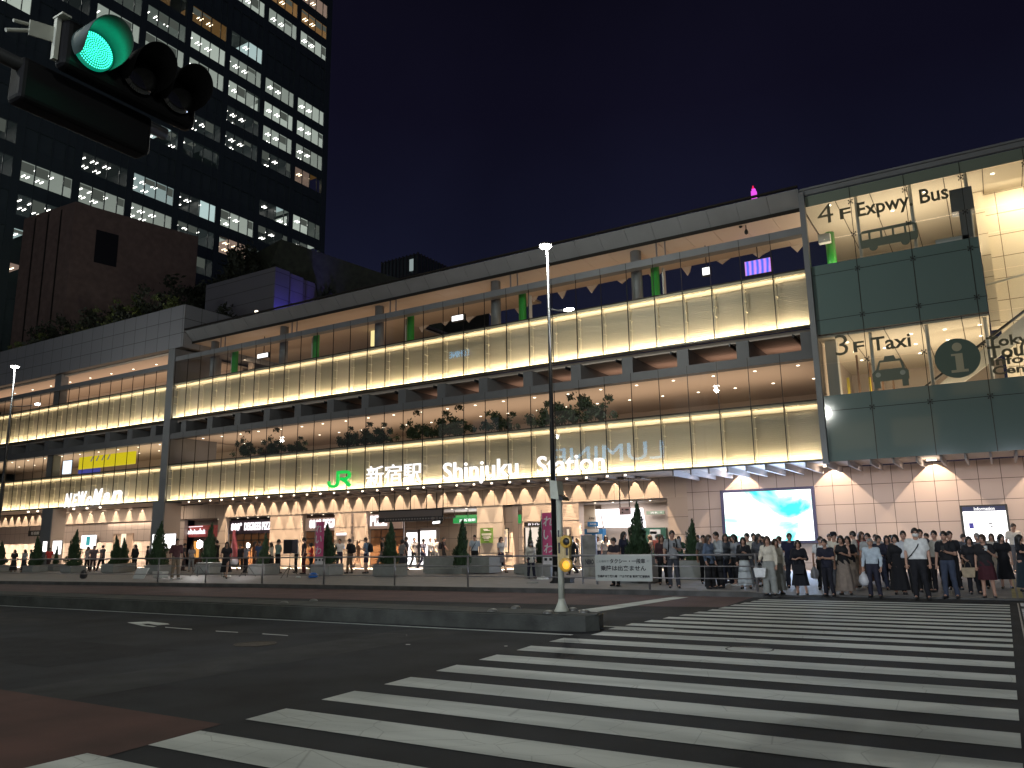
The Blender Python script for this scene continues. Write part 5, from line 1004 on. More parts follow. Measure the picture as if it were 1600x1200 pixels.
# ------------------------------------------------------------------ cone trees in planters
def conemesh(name, seed, n=2300, H=2.4, R=.58):
    rr = random.Random(seed); mb = MB(K['leaf']); bumps = [(rr.uniform(0, 6.28), rr.uniform(.1, 2.2), rr.uniform(-.22, .20)) for _ in range(46)]
    for i in range(n):
        z = H*(1-math.sqrt(rr.random()))*1.0; t = rr.uniform(0, 2*PI); f = 1-z/H; prof = R*(f**.85)*(.9 if z > .25 else .75+.6*z)
        k = .10*math.sin(z*8.5+2*math.sin(t+seed))+.07*math.sin(3*t+z*4+seed)+sum(b*math.exp(-((((t-a+PI) % (2*PI))-PI)/.5)**2-((z-c)/.22)**2) for a, c, b in bumps)
        rad = max(.02, prof*(1+k*1.5)*(.45+.62*rr.random()**.6)); p = Vector((rad*math.cos(t)+.05*math.sin(z*2.1+seed), rad*math.sin(t)+.04*math.cos(z*1.7+seed), z+.03+rr.gauss(0, .03)))
        up = Vector((math.cos(t)*.35+rr.gauss(0, .2), math.sin(t)*.35+rr.gauss(0, .2), 1)).normalized(); s = .085*(.6+.9*rr.random()); sd = Vector((-math.sin(t)+rr.gauss(0, .4), math.cos(t)+rr.gauss(0, .4), rr.gauss(0, .3))).normalized()*s*.4
        mb.add([p-up*s, p+sd, p+up*s, p-sd], [(0, 1, 2, 3)])
    mb.lathe([(R*.42, .1), (R*.34, .8), (R*.15, 1.5), (.02, 2.0)], n=12)
    me = bpy.data.meshes.new(name); me.from_pydata(mb.v, [], mb.f); me.materials.append(K['leaf']); return me
CM = [conemesh('foliage', s_) for s_ in (21, 22, 23, 24)]
CT = [(4,845,883,29.5,'cone tree cut by the left edge of the picture'),(60,837.5,883.5,29.5,'cone tree left of the red shirted passer-by'),(90,850.6,881.5,31.5,'smallest cone tree before a white lit panel'),(120,828,884,29.5,'cone tree hiding the left of the turquoise display'),(183,836.6,881,30,'left one of the close pair of cone trees at the glowing door'),(195,840,880,31,'right one of the close pair of cone trees at the glowing door'),(252,815,882.5,29.8,'tall dark cone tree under the grey corner column'),(331,817,881,29.8,'cone tree lit from the left by the work lamp'),(414.7,833,881,29.3,'green cone tree right of the drooping red banner'),(513,817,881,29.3,'dark green cone tree right of the pink banner'),(610.6,813.6,881,29,'cone tree under the long hanging board'),(721.7,811.7,871,30.5,'cone tree rising behind the long low planter'),(828,823,872,32.5,'thin cone tree in the lit doorway'),(847,810,880,29.5,'dark cone tree left of the second pink banner'),(994,783,871,26.5,'tallest cone tree standing behind the white notice'),(1080,811,875.5,29.5,'cone tree near the corner of the beige wall')]
PB = {}
for px, pt, pb_, Y, lab in CT:
    top = aty(px, pt, Y); bot = aty(px, pb_, Y); g_ = gz(top.x, Y); pl = max(.3, bot.z-g_) if px not in (721.7, 828) else .45; H = top.z-(g_+pl)
    w = {721.7: 0}.get(px, .62)
    if w:
        r = thing('planter', 'planter of the '+lab, 'planter', (top.x, Y, g_), 0, 'planters on the station pavement')
        q = MB(K['planter'], K['bark']); q.box(-w, w, -w*.8, w*.8, .04, pl); q.box(-w*.9, w*.9, -w*.7, w*.7, 0, .04); q.use(1); q.box(-w+.05, w-.05, -w*.8+.05, w*.8-.05, pl, pl+.01); o = q.build('box', r, True)
        b = o.modifiers.new('bevel', 'BEVEL'); b.width = .015; b.segments = 2
    t = thing('cone_tree', lab, 'tree', (top.x, Y, g_+pl), 0, 'cone trees in planters'); s_ = H/2.4; ws = s_*(1.0 if px not in (828, 90) else .6)
    inst('foliage', CM[int(px) % 4], t, (0, 0, 0), px, (ws*.98, ws*.98, s_)); q = MB(K['bark']); q.tube([(0, 0, -.02), (0, 0, .3), (0, 0, H*.8)], [.05, .04, .01], 7); q.build('trunk', t, True)
a = atz(661, 896, .13); b_ = atz(762, 897, .13); r = thing('long_planter', 'long low grey box planter with a lower step behind the rail', 'planter', ((a.x+b_.x)/2, 28.6, .13)); zt = aty(700, 871, a.y).z
q = MB(K['planter']); q.box(a.x, b_.x, a.y, a.y+1.1, .17, zt); q.build('box', r); q = MB(K['planter']); q.box(a.x+.5, a.x+2.7, a.y-.5, a.y-.01, .13, .4); q.build('bench_step', r)
# ------------------------------------------------------------------ banners
def banner(label, x0, x1, y0, y1, yw, Y, s, m, drape=0):
    a = aty(x0, y1, Y); b_ = aty(x1, y0, Y); w_ = aty(x0, yw, Y); g_ = gz(a.x, Y); r = thing('banner_flag', label, 'banner', (a.x, Y, g_)); n = 14; lx = lambda f: (.5-.5*(1-drape)*1)*0
    def cl(z0, z1, mm, nm):
        q = MB(mm); vs = []
        for i in range(n+1):
            f = i/n; z = z0+(z1-z0)*f; ft = (z-w_.z)/max(b_.z-w_.z, .1); sh = drape*(1-0)*(ft if ft > 0 else 0)
            for j in range(7):
                u = j/6; xa = a.x+(b_.x-a.x)*(sh*.45); xb = b_.x-(b_.x-a.x)*(sh*.45); vs.append((xa+(xb-xa)*u, Y+.05*math.sin(u*6+f*3)*(.3+drape), z))
        q.add(vs, [(i*7+j, i*7+j+1, (i+1)*7+j+1, (i+1)*7+j) for i in range(n) for j in range(6)]); q.smooth = True; return q.build(nm, r)
    zlow = aty(x0, y1, Y).z; cl(w_.z, b_.z, K[m], 'cloth'); cl(zlow, w_.z-.003, K['whitecloth'], 'white_hem')
    q = MB(K['steel']); q.tube([(a.x-.03, Y, g_), (a.x-.03, Y, b_.z+.12)], .014, 8); q.build('mast', r); q = MB(K['white']); q.lathe([(.24, 0), (.22, .08), (.05, .12)], (a.x-.03, Y, g_), 14); q.build('foot', r)
    if s:
        k = len(s); hh = (b_.z-w_.z)/(k+.25)
        for i, ch in enumerate(s):
            zc = b_.z-hh*(i+.62); hw = (b_.x-a.x)*.36; xc = (a.x+b_.x)/2; text('lettering', ch, xc-hw, xc+hw, zc-hh*.36, zc+hh*.36, Y-.06, K['whitecloth'], .003, r, .01, .12)
        text('lettering', '平い瀬', a.x+.08, b_.x-.08, (zlow+w_.z)/2-.02, (zlow+w_.z)/2+.12, Y-.06, K['ink'], .003, r, .02) if False else None
        q = MB(K['ink']); 
        for i in range(3): q.box(a.x+.1+i*.22, a.x+.22+i*.22, Y-.062, Y-.058, (zlow+w_.z)/2, (zlow+w_.z)/2+.1)
        q.build('printed_marks', r)
banner('pink upright banner with three white hiragana in front of the pizza shop', 491.5, 506.5, 815, 882, 871, 28.5, 'れいわ', 'pink')
banner('pink upright banner partly hidden behind the dark lamp pole', 848.5, 867, 801, 882, 870, 28.0, 'れいわ', 'pink')
banner('faded red banner drooping to a triangle left of the camera crew', 355, 373.5, 828, 882, 873, 27.0, '', 'redcloth', .95)
# ------------------------------------------------------------------ work lamp, speakers and gear of the street meeting
def tripod(r, x, y, z0, h, s=.38):
    q = MB(K['black']); q.tube([(x, y, z0+.35), (x, y, z0+h)], .016, 8)
    for k in range(3): t = k*2.09+.5; q.tube([(x, y, z0+.55), (x+s*math.cos(t), y+s*math.sin(t), z0)], .013, 6)
    q.build('tripod', r)
def worklamp(label, px, py, Y, big):
    p = aty(px, py, Y); g_ = gz(p.x, Y); r = thing('work_lamp', label, 'lamp', (p.x, Y, g_)); tripod(r, p.x, Y, g_, p.z-g_-.1, .45)
    q = MB(K['black']); q.box(p.x-.15*big, p.x+.15*big, Y+.01, Y+.08, p.z-.11*big, p.z+.11*big); q.build('housing', r)
    q = MB(emit('work_lamp_face', (1, .98, .95), 45)); q.lathe([(.13*big, -.02), (.11*big, -.04), (.01, -.05)], (p.x, Y, p.z), 20, 'y'); q.build('lens', r)
    light('work_light', 'POINT', (p.x, Y-.25, p.z), 70*big, (1, .96, .95), radius=.12)
worklamp('brilliant white work lamp on a stand near the cone tree', 312, 850.5, 27.2, 1.6); worklamp('smaller white camera light held above the grey shirted cameraman', 388, 852, 27.5, .8)
def speaker(label, x0, x1, y0, y1, Y):
    a = aty(x0, y1, Y); b_ = aty(x1, y0, Y); g_ = gz(a.x, Y); r = thing('loudspeaker', label, 'speaker', ((a.x+b_.x)/2, Y, g_)); q = MB(mat('speaker_navy', (.012, .014, .03), .5)); q.box(a.x, b_.x, Y, Y+.35, a.z, b_.z); o = q.build('cabinet', r); b = o.modifiers.new('bevel', 'BEVEL'); b.width = .02; b.segments = 2
    q = MB(K['black']); q.box(a.x+.05, b_.x-.05, Y-.012, Y-.002, a.z+.05, b_.z-.05); q.build('grille', r); tripod(r, (a.x+b_.x)/2, Y+.17, g_, a.z-g_+.1, .5)
speaker('black loudspeaker on a tripod beside the red shirted speaker', 442, 457, 843, 865, 26.5)
for lab, px, py, w, h, m_ in [('blue plastic bag lying on the pavement below the red shirted person', 489, 903, .5, .24, 'blueplastic'), ('low white crate lying left of the standing man in khaki trousers', 246, 903, .75, .3, 'white'), ('leaning white notice panel between the paired cone trees and the crate', 215, 904, .9, .5, 'white'), ('dark rucksack lying on the pavement near the left planters', 130, 904, .42, .42, 'black'), ('white cable bundle on the pavement by the speaker tripod', 466, 903, .25, .1, 'white'), ('low flat metal disc on the pavement by the woman in the hat', 832, 911, .45, .05, 'planter'), ('black box beside the foot of the tall lamp pole', 884, 911, .35, .18, 'black')]:
    p = atz(px, py, .13); q = MB(K[m_]); rr = random.Random(int(px)); n = 12
    prof = [(w*.30, 0), (w*.5, h*.15), (w*.52, h*.5), (w*.36, h*.85), (w*.12, h)]
    if 'panel' in lab: q.prism([(p.x-w/2, p.y, p.z), (p.x+w/2, p.y, p.z), (p.x+w/2, p.y+.25, p.z+h), (p.x-w/2, p.y+.25, p.z+h)], (0, .04, 0)); q.box(p.x-w/2, p.x-w/2+.04, p.y+.3, p.y+.34, p.z, p.z+h)
    elif 'crate' in lab or 'box' in lab: q.box(p.x-w/2, p.x+w/2, p.y, p.y+.3, p.z, p.z+h*.7); q.box(p.x-w/2-.02, p.x+w/2+.02, p.y-.02, p.y+.32, p.z+h*.7, p.z+h)
    else: q.lathe(prof, (p.x, p.y, p.z), n, sy=.7)
    if h > .1: q.v = [(v[0]+rr.gauss(0, .012), v[1]+rr.gauss(0, .012), v[2]) for v in q.v]
    nm = {'bag': 'plastic_bag', 'crate': 'crate', 'panel': 'notice_panel', 'rucksack': 'rucksack', 'cable': 'cable_bundle', 'disc': 'metal_disc', 'box': 'equipment_box'}[[k for k in ('panel', 'crate', 'rucksack', 'cable', 'disc', 'box', 'bag') if k in lab][0]]
    tag(q.build({'notice_panel': 'leaning_notice'}.get(nm, nm)), lab, nm.replace('_', ' '))
p = atz(336, 901, .13); r = thing('folding_table', 'low folding table with white papers behind the guard rail', 'table', (p.x, p.y, .13)); q = MB(K['white']); q.box(p.x-1.1, p.x+.9, p.y-.3, p.y+.3, .78, .82); q.build('table_top', r)
for sx in (-1, .8):
    for sy in (-.25, .25): q = MB(K['steel']); q.tube([(p.x+sx, p.y+sy, .13), (p.x+sx, p.y+sy, .78)], .015, 6); q.build('leg', r)
# free-standing boards near the rail
a = aty(909, 893, 25.2); b_ = aty(931, 836, 25.2); r = thing('poster_stand', 'grey poster stand with the word NERO left of the white notice', 'board', ((a.x+b_.x)/2, 25.2, .13))
q = MB(mat('poster_grey', (.26, .25, .22), .6, noise=.5, nscale=2.5)); q.box(a.x+.05, b_.x-.05, 25.2, 25.24, .35, b_.z); q.build('sheet', r); q = MB(K['steel']); q.box(a.x, a.x+.04, 25.19, 25.26, .13, b_.z+.03); q.box(b_.x-.04, b_.x, 25.19, 25.26, .13, b_.z+.03); q.box(a.x, b_.x, 25.25, 25.28, .3, .35); q.build('frame', r)
n0 = aty(915, 882, 25.19); n1 = aty(927.5, 874, 25.19); text('lettering', 'NERO', n0.x, n1.x, n0.z, n1.z, 25.195, K['ink'], .004, r, .03)
# ------------------------------------------------------------------ traffic signal overhead
SX = -5.35
def sc(px, py): return atx(px, py, SX)
G, Yl, R_ = sc(150, 78), sc(222, 115), sc(280, 148); dz = (G.z+R_.z+Yl.z)/3
sg = thing('traffic_signal', 'horizontal traffic signal showing green, hanging close at the upper left', 'traffic light', (SX, Yl.y, dz))
q = MB(K['sigblack']); q.box(SX-.20, SX-.055, G.y-.20, R_.y+.22, dz-.20, dz+.19); o = q.build('housing', sg); b = o.modifiers.new('bevel', 'BEVEL'); b.width = .05; b.segments = 3
mledg = emit('led_green', (.05, 1, .62), 3.0)
for c, on in ((G, 1), (Yl, 0), (R_, 0)):
    q = MB(mat('unlit_lens', (.01, .01, .01), .08, coat=1) if not on else emit('green_lens_base', (.0, .22, .13), 1.0)); q.lathe([(.148, -.045), (.15, -.02), (.10, -.005), (.01, .0)], (SX, c.y, dz), 36, 'x'); q.smooth = True; h = q.build('lens', sg)
    if on:
        q = MB(mledg)
        for ring in range(9):
            n = max(1, ring*6); rd_ = ring*.0165
            for k in range(n): t = 2*PI*k/n+ring*.3; q.lathe([(.0058, 0), (.004, .004)], (SX+.003-(.005*rd_/.1 if rd_ < .1 else .005+.0165*(rd_-.1)/.05), c.y+rd_*math.cos(t), dz+rd_*math.sin(t)), 6, 'x')
        q.build('led_dots', h)
    # visor: a hood around the top and sides, open below
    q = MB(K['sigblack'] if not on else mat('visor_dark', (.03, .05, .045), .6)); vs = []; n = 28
    for i in range(n+1):
        t = math.radians(-38+256*i/n); L = .05+.22*max(0, math.sin((t+math.radians(38))/math.radians(256)*PI))**.6
        for rad in (.158, .162):
            vs += [(SX-.04, c.y+rad*math.cos(t), dz+rad*math.sin(t)), (SX+L, c.y+rad*math.cos(t)*1.02, dz+rad*math.sin(t)*1.02)]
    fs = []
    for i in range(n):
        a_, b2 = i*4, (i+1)*4; fs += [(a_, b2, b2+1, a_+1), (a_+2, a_+3, b2+3, b2+2), (a_+1, b2+1, b2+3, a_+3)]
    q.add(vs, fs); q.smooth = True; q.build('visor', sg)
light('green_glow', 'POINT', (SX+.10, G.y, dz), 2.2, (.0, 1, .5), radius=.06)
# brackets and the mast arm behind
q = MB(K['cream']); y0 = G.y-.205
q.box(SX-.15, SX-.11, y0-.035, y0-.003, dz-.16, dz+.17); q.box(SX-.16, SX-.04, y0-.04, y0+.03, dz+.17, dz+.185); q.prism([(SX-.15, y0-.035, dz-.02), (SX-.15, y0-.20, dz-.06), (SX-.15, y0-.20, dz+.06), (SX-.15, y0-.035, dz+.10)], (.01, 0, 0)); q.build('bracket', sg)
q = MB(K['cream']); q.tube([(SX-.16, y0-.2, dz-.02), (SX-.16, y0-.34, dz-.1)], .014, 8); q.tube([(SX-.16, y0-.2, dz+.03), (SX-.16, y0-.30, dz+.0)], .012, 8); q.build('bolt', sg)
q = MB(mat('arm_grey', (.02, .021, .022), .5)); q.tube([(SX-.3, -3, dz-.22), (SX-.3, y0+.2, dz-.22), (SX-.3, R_.y+.1, dz-.22)], .05, 12); q.smooth = True; q.build('mast_arm', sg)
q = MB(K['sigblack']); q.box(SX-.42, SX-.24, G.y-.38, R_.y-.05, dz-.50, dz-.16); o = q.build('back_board', sg); b = o.modifiers.new('bevel', 'BEVEL'); b.width = .04; b.segments = 3
q = MB(K['cream']); q.tube([(SX-.3, -2.2, 0), (SX-.3, -2.2, dz)], .11, 14); q.smooth = True; q.build('post', sg)
# ------------------------------------------------------------------ people: smooth bodies grown from a distance field
def cap(P, a, b, ra, rb):
    a = np.array(a, float); b = np.array(b, float); ab = b-a; t = np.clip(((P-a)@ab)/max(ab@ab, 1e-9), 0, 1)
    return np.linalg.norm(P-a-t[..., None]*ab, axis=-1)-(ra+(rb-ra)*t)
def ell(P, c, r):
    r = np.array(r, float); q = (P-np.array(c, float))/r; return (np.linalg.norm(q, axis=-1)-1)*r.min()
def smin(a, b, k=.03):
    h = np.clip(.5+.5*(b-a)/k, 0, 1); return b+(a-b)*h-k*h*(1-h)
def nets(fn, lo, hi, h, name, mats, idx=None):
    xs = [np.arange(lo[i], hi[i]+h, h) for i in range(3)]; G = np.stack(np.meshgrid(*xs, indexing='ij'), -1); F = fn(G); Sg = F < 0
    nx, ny, nz = F.shape; cs = np.zeros((nx-1, ny-1, nz-1), int)
    for i in (0, 1):
        for j in (0, 1):
            for k in (0, 1): cs += Sg[i:nx-1+i, j:ny-1+j, k:nz-1+k]
    act = (cs > 0) & (cs < 8); ids = -np.ones(act.shape, int); ids[act] = np.arange(act.sum()); A = np.argwhere(act)
    if not len(A): return None
    acc = np.zeros((len(A), 3)); cnt = np.zeros(len(A))
    for ax in range(3):
        for p in (0, 1):
            for q in (0, 1):
                o0 = [0, 0, 0]; o = [i for i in range(3) if i != ax]; o0[o[0]] = p; o0[o[1]] = q; o1 = list(o0); o1[ax] = 1
                i0 = A+o0; i1 = A+o1; f0 = F[tuple(i0.T)]; f1 = F[tuple(i1.T)]; m = (f0 < 0) != (f1 < 0)
                t = np.where(m, f0/np.where(m, f0-f1, 1), 0); pt = i0+t[:, None]*(i1-i0); acc[m] += pt[m]; cnt[m] += 1
    V = acc/cnt[:, None]*h+np.array(lo); fs = []
    for ax in range(3):
        s = [slice(None)]*3; e0 = [slice(1, -1)]*3; e0[ax] = slice(0, -1); e1 = [slice(1, -1)]*3; e1[ax] = slice(1, None)
        m = Sg[tuple(e0)] != Sg[tuple(e1)]; I = np.argwhere(m); off = np.array([1, 1, 1]); off[ax] = 0; I = I+off
        a, b = [i for i in range(3) if i != ax]; q = []
        for da, db in ((-1, -1), (0, -1), (0, 0), (-1, 0)):
            J = I.copy(); J[:, a] += da; J[:, b] += db; q.append(ids[tuple(J.T)])
        Q = np.stack(q, 1); neg = Sg[tuple(I.T)]; flip = ~neg if ax != 1 else neg; Q[flip] = Q[flip][:, ::-1]; fs.append(Q)
    Fc = np.concatenate(fs); Fc = Fc[(Fc >= 0).all(1)]
    me = bpy.data.meshes.new(name); me.vertices.add(len(V)); me.vertices.foreach_set('co', V.ravel()); me.loops.add(len(Fc)*4); me.loops.foreach_set('vertex_index', Fc.ravel().astype(np.int32))
    me.polygons.add(len(Fc)); me.polygons.foreach_set('loop_start', np.arange(len(Fc), dtype=np.int32)*4); me.polygons.foreach_set('use_smooth', np.ones(len(Fc), bool))
    for m in mats: me.materials.append(m)
    if idx: me.polygons.foreach_set('material_index', idx(V[Fc].mean(1)).astype(np.int32))
    me.update(calc_edges=True); return me
def rgbmix(c, k): return tuple(max(0, min(255, v*k)) for v in c)
NPE = [0]
def person(label, px, fy, hy, g='m', face=0, pose='stand', top=((200, 200, 200), 'short'), low=('trousers', (30, 30, 40)), hair=('short', 'k'), acc=(), group='people waiting at the crossing', fat=1.0, mask=False, hat=None, H=None, Y=None, shoe='k'):
    rr = random.Random(int(px*7)); NPE[0] += 1
    z = .13
    for _ in range(4): p = atz(px, fy, z); z = gz(p.x, p.y)
    if Y is not None: p = aty(px, fy, Y); z = gz(p.x, Y)
    if H is None: H = max(1.48, min(1.86, aty(px, hy, p.y).z-z))
    s = H/1.72; f = g == 'f'; dist = math.hypot(p.x, p.y); h = .0145 if dist < 27 else (.02 if dist < 36 else .027)
    face = face+rr.uniform(-14, 14)
    root = thing('person', label, 'person', (p.x, p.y, z), math.radians(face), group); hy_ = math.radians(rr.uniform(-32, 32)) if 'phone' not in pose else math.radians(rr.uniform(-8, 8)); ch_, sh_ = math.cos(hy_), math.sin(hy_)
    def turn(P):
        Q = P.copy(); Q[..., 0] = P[..., 0]*ch_+P[..., 1]*sh_; Q[..., 1] = -P[..., 0]*sh_+P[..., 1]*ch_; return Q
    sw = .165 if f else .19; hw = .085; fw = fat
    sh = {i: (i*sw, 0, 1.40) for i in (-1, 1)}
    hip = {i: (i*hw, 0, .90) for i in (-1, 1)}; kn = {i: (i*.095, -.01, .50) for i in (-1, 1)}; an = {i: (i*.10, .03, .085) for i in (-1, 1)}
    if pose in ('walk', 'walkphone'):
        kn = {1: (.09, -.16, .51), -1: (-.09, .02, .49)}; an = {1: (.09, -.27, .09), -1: (-.09, .34, .13)}
    elif pose == 'lean': kn = {1: (.12, -.05, .5), -1: (-.13, .03, .5)}; an = {1: (.2, -.05, .085), -1: (-.2, .08, .085)}
    else:
        d = rr.uniform(-.05, .05); an = {1: (.115+abs(d), .02+d, .085), -1: (-.115, .02-d, .085)}; kn = {1: (.105, -.015+d*.5, .5), -1: (-.105, -.015-d*.5, .5)}
    el = {i: (i*(sw+.06), .03, 1.12) for i in (-1, 1)}; wr = {i: (i*(sw+.07), -.05, .88) for i in (-1, 1)}; ha = {i: (i*(sw+.065), -.075, .80) for i in (-1, 1)}
    def arm(i, e, w, hnd): el[i] = (i*e[0], e[1], e[2]); wr[i] = (i*w[0], w[1], w[2]); ha[i] = (i*hnd[0], hnd[1], hnd[2])
    if pose in ('phone', 'walkphone'): arm(1, (.22, -.02, 1.13), (.10, -.24, 1.18), (.04, -.30, 1.22))
    if pose == 'phone2': arm(1, (.23, -.02, 1.13), (.09, -.23, 1.14), (.03, -.29, 1.17)); arm(-1, (.23, -.02, 1.13), (.09, -.23, 1.12), (.03, -.28, 1.15))
    if pose == 'cross': arm(1, (.25, -.06, 1.14), (.02, -.19, 1.16), (-.08, -.17, 1.17)); arm(-1, (.25, -.06, 1.14), (.02, -.15, 1.10), (-.08, -.14, 1.10))
    if pose == 'bag': arm(-1, (.24, 0, 1.12), (.20, -.20, 1.02), (.19, -.28, 1.00))
    if pose == 'drink': arm(1, (.24, -.03, 1.13), (.12, -.20, 1.26), (.07, -.24, 1.32))
    if pose == 'reach': arm(1, (.30, -.10, 1.25), (.34, -.32, 1.20), (.34, -.42, 1.20)); arm(-1, (.26, -.1, 1.2), (.2, -.34, 1.18), (.18, -.42, 1.18))
    if pose == 'camera': arm(1, (.26, -.12, 1.30), (.12, -.24, 1.44), (.07, -.28, 1.50)); arm(-1, (.26, -.12, 1.30), (.10, -.24, 1.42), (.05, -.28, 1.48))
    if pose in ('walk',): arm(1, (.22, .12, 1.14), (.22, .10, .90), (.22, .06, .83)); arm(-1, (.22, -.10, 1.14), (.20, -.24, .96), (.19, -.30, .92))
    bow = -.05 if 'phone' in pose else -.012; hc = (0, bow-.01, 1.605); 
    def torso(P, e=0):
        Q = P.copy(); Q[..., 1] = Q[..., 1]*1.42
        wa = (.105 if f else .125)*fw; d = cap(Q, (-.055*fw, .0, 1.28), (.055*fw, .0, 1.28), .135*fw+e, .135*fw+e); d = smin(d, cap(Q, (-sw*.62, .02, 1.375), (sw*.62, .02, 1.375), .072+e, .072+e), .06)
        d = smin(d, cap(Q, (-.03, -.02*(fw-1)*6, 1.08), (.03, -.02*(fw-1)*6, 1.08), wa+e, wa+e), .08); d = smin(d, cap(Q, (-.055, .01, .93), (.055, .01, .93), (.115 if f else .11)*fw+e, (.115 if f else .11)*fw+e), .07)
        if f: d = smin(d, cap(Q, (-.07, -.13, 1.265), (.07, -.13, 1.265), .05+e, .05+e), .05)
        return d*.8
    def arms(P, e=0, lo=0.0):
        d = None
        for i in (-1, 1):
            a = (.048 if not f else .04); q = smin(cap(P, sh[i], el[i], a+.006+e, a-.008+e), cap(P, el[i], wr[i], a-.008+e, a-.020+e), .02)
            d = q if d is None else np.minimum(d, q)
        return d
    def legs(P, e=0):
        d = None; t = .082*fw if not f else .080
        for i in (-1, 1):
            q = smin(cap(P, hip[i], kn[i], t+e, .052+e), cap(P, kn[i], an[i], .054+e, .036+e), .03); d = q if d is None else np.minimum(d, q)
        return d
    long_low = low[0] in ('trousers', 'wide', 'long')
    def body(P):
        d = torso(P); d = smin(d, arms(P), .03); d = smin(d, cap(P, (0, .01, 1.42), (0, bow*.7, 1.53), .055, .048), .03)
        P0 = P; P = turn(P); hd = ell(P, hc, (.074, .092, .108)); hd = smin(hd, cap(P, (0, bow-.055, 1.545), (0, bow-.02, 1.56), .040, .05), .04)
        hd = smin(hd, cap(P, (0, bow-.098, 1.615), (0, bow-.112, 1.582), .008, .013), .012)
        for i in (-1, 1):
            hd = smin(hd, ell(P, (i*.076, bow-.005, 1.60), (.012, .020, .032)), .01); d_e = ell(P, (i*.030, bow-.094, 1.617), (.016, .012, .011)); hd = np.maximum(hd, -d_e*.8)
        P = P0; d = smin(d, hd, .02); d = smin(d, legs(P), .04)
        for i in (-1, 1): d = smin(d, cap(P, wr[i], ha[i], .026, .030), .02); d = smin(d, cap(P, an[i], (an[i][0]+i*.02, an[i][1]-.13, .045+an[i][2]-.085), .035, .028), .03)
        return d
    R = .62 if pose in ('walk', 'walkphone', 'reach') else .40
    lo, hi = (-R, -R*1.1, -.02), (R, R, 1.76)
    def bidx(c):
        o = np.zeros(len(c), int); c = turn(c)
        for i in (-1, 1):
            e_ = np.linalg.norm((c-np.array((i*.030, bow-.090, 1.617)))/np.array((.018, .025, .010)), axis=1) < 1; o[e_] = 1
            b2 = np.linalg.norm((c-np.array((i*.030, bow-.095, 1.642)))/np.array((.024, .03, .006)), axis=1) < 1; o[b2] = 2
        m = np.linalg.norm((c-np.array((0, bow-.10, 1.552)))/np.array((.026, .03, .008)), axis=1) < 1; o[m] = 3
        return o
    HM = {'k': K['hair'], 'b': K['hairb'], 'g': K['hairg'], 'w': K['hairg']}[hair[1]]
    me = nets(body, lo, hi, h, 'body', [K['skin'], K['eye'], HM, K['lip']], bidx)
    # five fingers on each hand, curled
    bm = bmesh.new(); bm.from_mesh(me)
    if dist < 36:
        for i in (-1, 1):
            w = Vector(wr[i]); hd = Vector(ha[i]); d = (hd-w).normalized(); sd = d.cross(Vector((0, 0, 1)) if abs(d.z) < .8 else Vector((0, 1, 0))).normalized(); pn = d.cross(sd).normalized()
            if pn.y > 0: pn = -pn
            for k in range(5):
                L = [.075, .085, .08, .062, .055][k]; off = (k-1.5)*.0165 if k < 4 else -.036; st_ = hd+sd*off*i+(d*.012 if k < 4 else -d*.02)
                d1 = (d+pn*.25).normalized() if k < 4 else (d*.6-sd*i*.7).normalized(); d2 = (d*.6+pn*.8).normalized() if k < 4 else (d+pn*.4).normalized()
                ps = [st_-d1*.02, st_+d1*L*.5, st_+d1*L*.5+d2*L*.5]; rs = [.0095, .0085, .006]; ring = []
                for q_, r_ in zip(ps, rs):
                    t1 = d1.orthogonal().normalized(); t2 = d1.cross(t1); ring.append([bm.verts.new(q_+(t1*math.cos(a*PI/3)+t2*math.sin(a*PI/3))*r_) for a in range(6)])
                for a_, b_ in zip(ring, ring[1:]):
                    for n_ in range(6): bm.faces.new((a_[n_], a_[(n_+1) % 6], b_[(n_+1) % 6], b_[n_])).smooth = True
                bm.faces.new(ring[-1])
    bm.to_mesh(me); bm.free()
    sc_ = (s, s, s)
    o = inst('body', me, root, (0, 0, 0), 0, sc_)
    # shirt
    fold = rr.uniform(0, 6)
    slv = {'short': .62, 'long': 1.9, 'none': .0, 'half': 1.0}[top[1]]; hem = .86 if (not f or rr.random() < .5) else .96
    if low[0] in ('trousers',) and rr.random() < .4 and top[1] != 'none': hem = .98
    if len(top) > 2: hem = top[2]
    def shirt(P):
        P = P+np.stack([np.sin(P[..., 2]*34+P[..., 0]*22+fold)*.0045, np.sin(P[..., 2]*27+P[..., 0]*31+fold)*.006, 0*P[..., 2]], -1)
        d = torso(P, .016); d = smin(d, torso(P*np.array([1, 1, .0])+np.array([0, 0, .93]), .020)+.0, .0001) if False else d
        zz = P[..., 2]; d = np.maximum(d, hem-zz); d = np.maximum(d, zz-1.475)
        skirt = cap(P*np.array([1, 1.25, 1]), (0, 0, 1.1), (0, 0, hem+.02), .135*fw, .165*fw); skirt = np.maximum(skirt, hem-zz); d = smin(d, skirt, .02)
        if slv > 0:
            for i in (-1, 1):
                e1 = np.array(sh[i])+(np.array(el[i])-np.array(sh[i]))*min(1, slv); a = cap(P, sh[i], e1, .066 if slv < 1.5 else .060, .062 if slv < 1.5 else .052)
                if slv > 1: e2 = np.array(el[i])+(np.array(wr[i])-np.array(el[i]))*(slv-1); a = smin(a, cap(P, el[i], e2, .052, .038), .02)
                d = smin(d, a, .035)
        d = np.maximum(d, -cap(P, (0, -.02, 1.47), (0, -.10, 1.52), .058, .075)); return d
    me = nets(shirt, (lo[0], lo[1], .4 if hem < .8 else .8), (hi[0], hi[1], 1.5), h, 'top', [cloth(top[0])])
    inst('jacket' if top[1] == 'long' and not f and sum(top[0]) < 200 else 'shirt', me, root, (0, 0, 0), 0, sc_)
    # legs
    kind = low[0]; c = cloth(low[1])
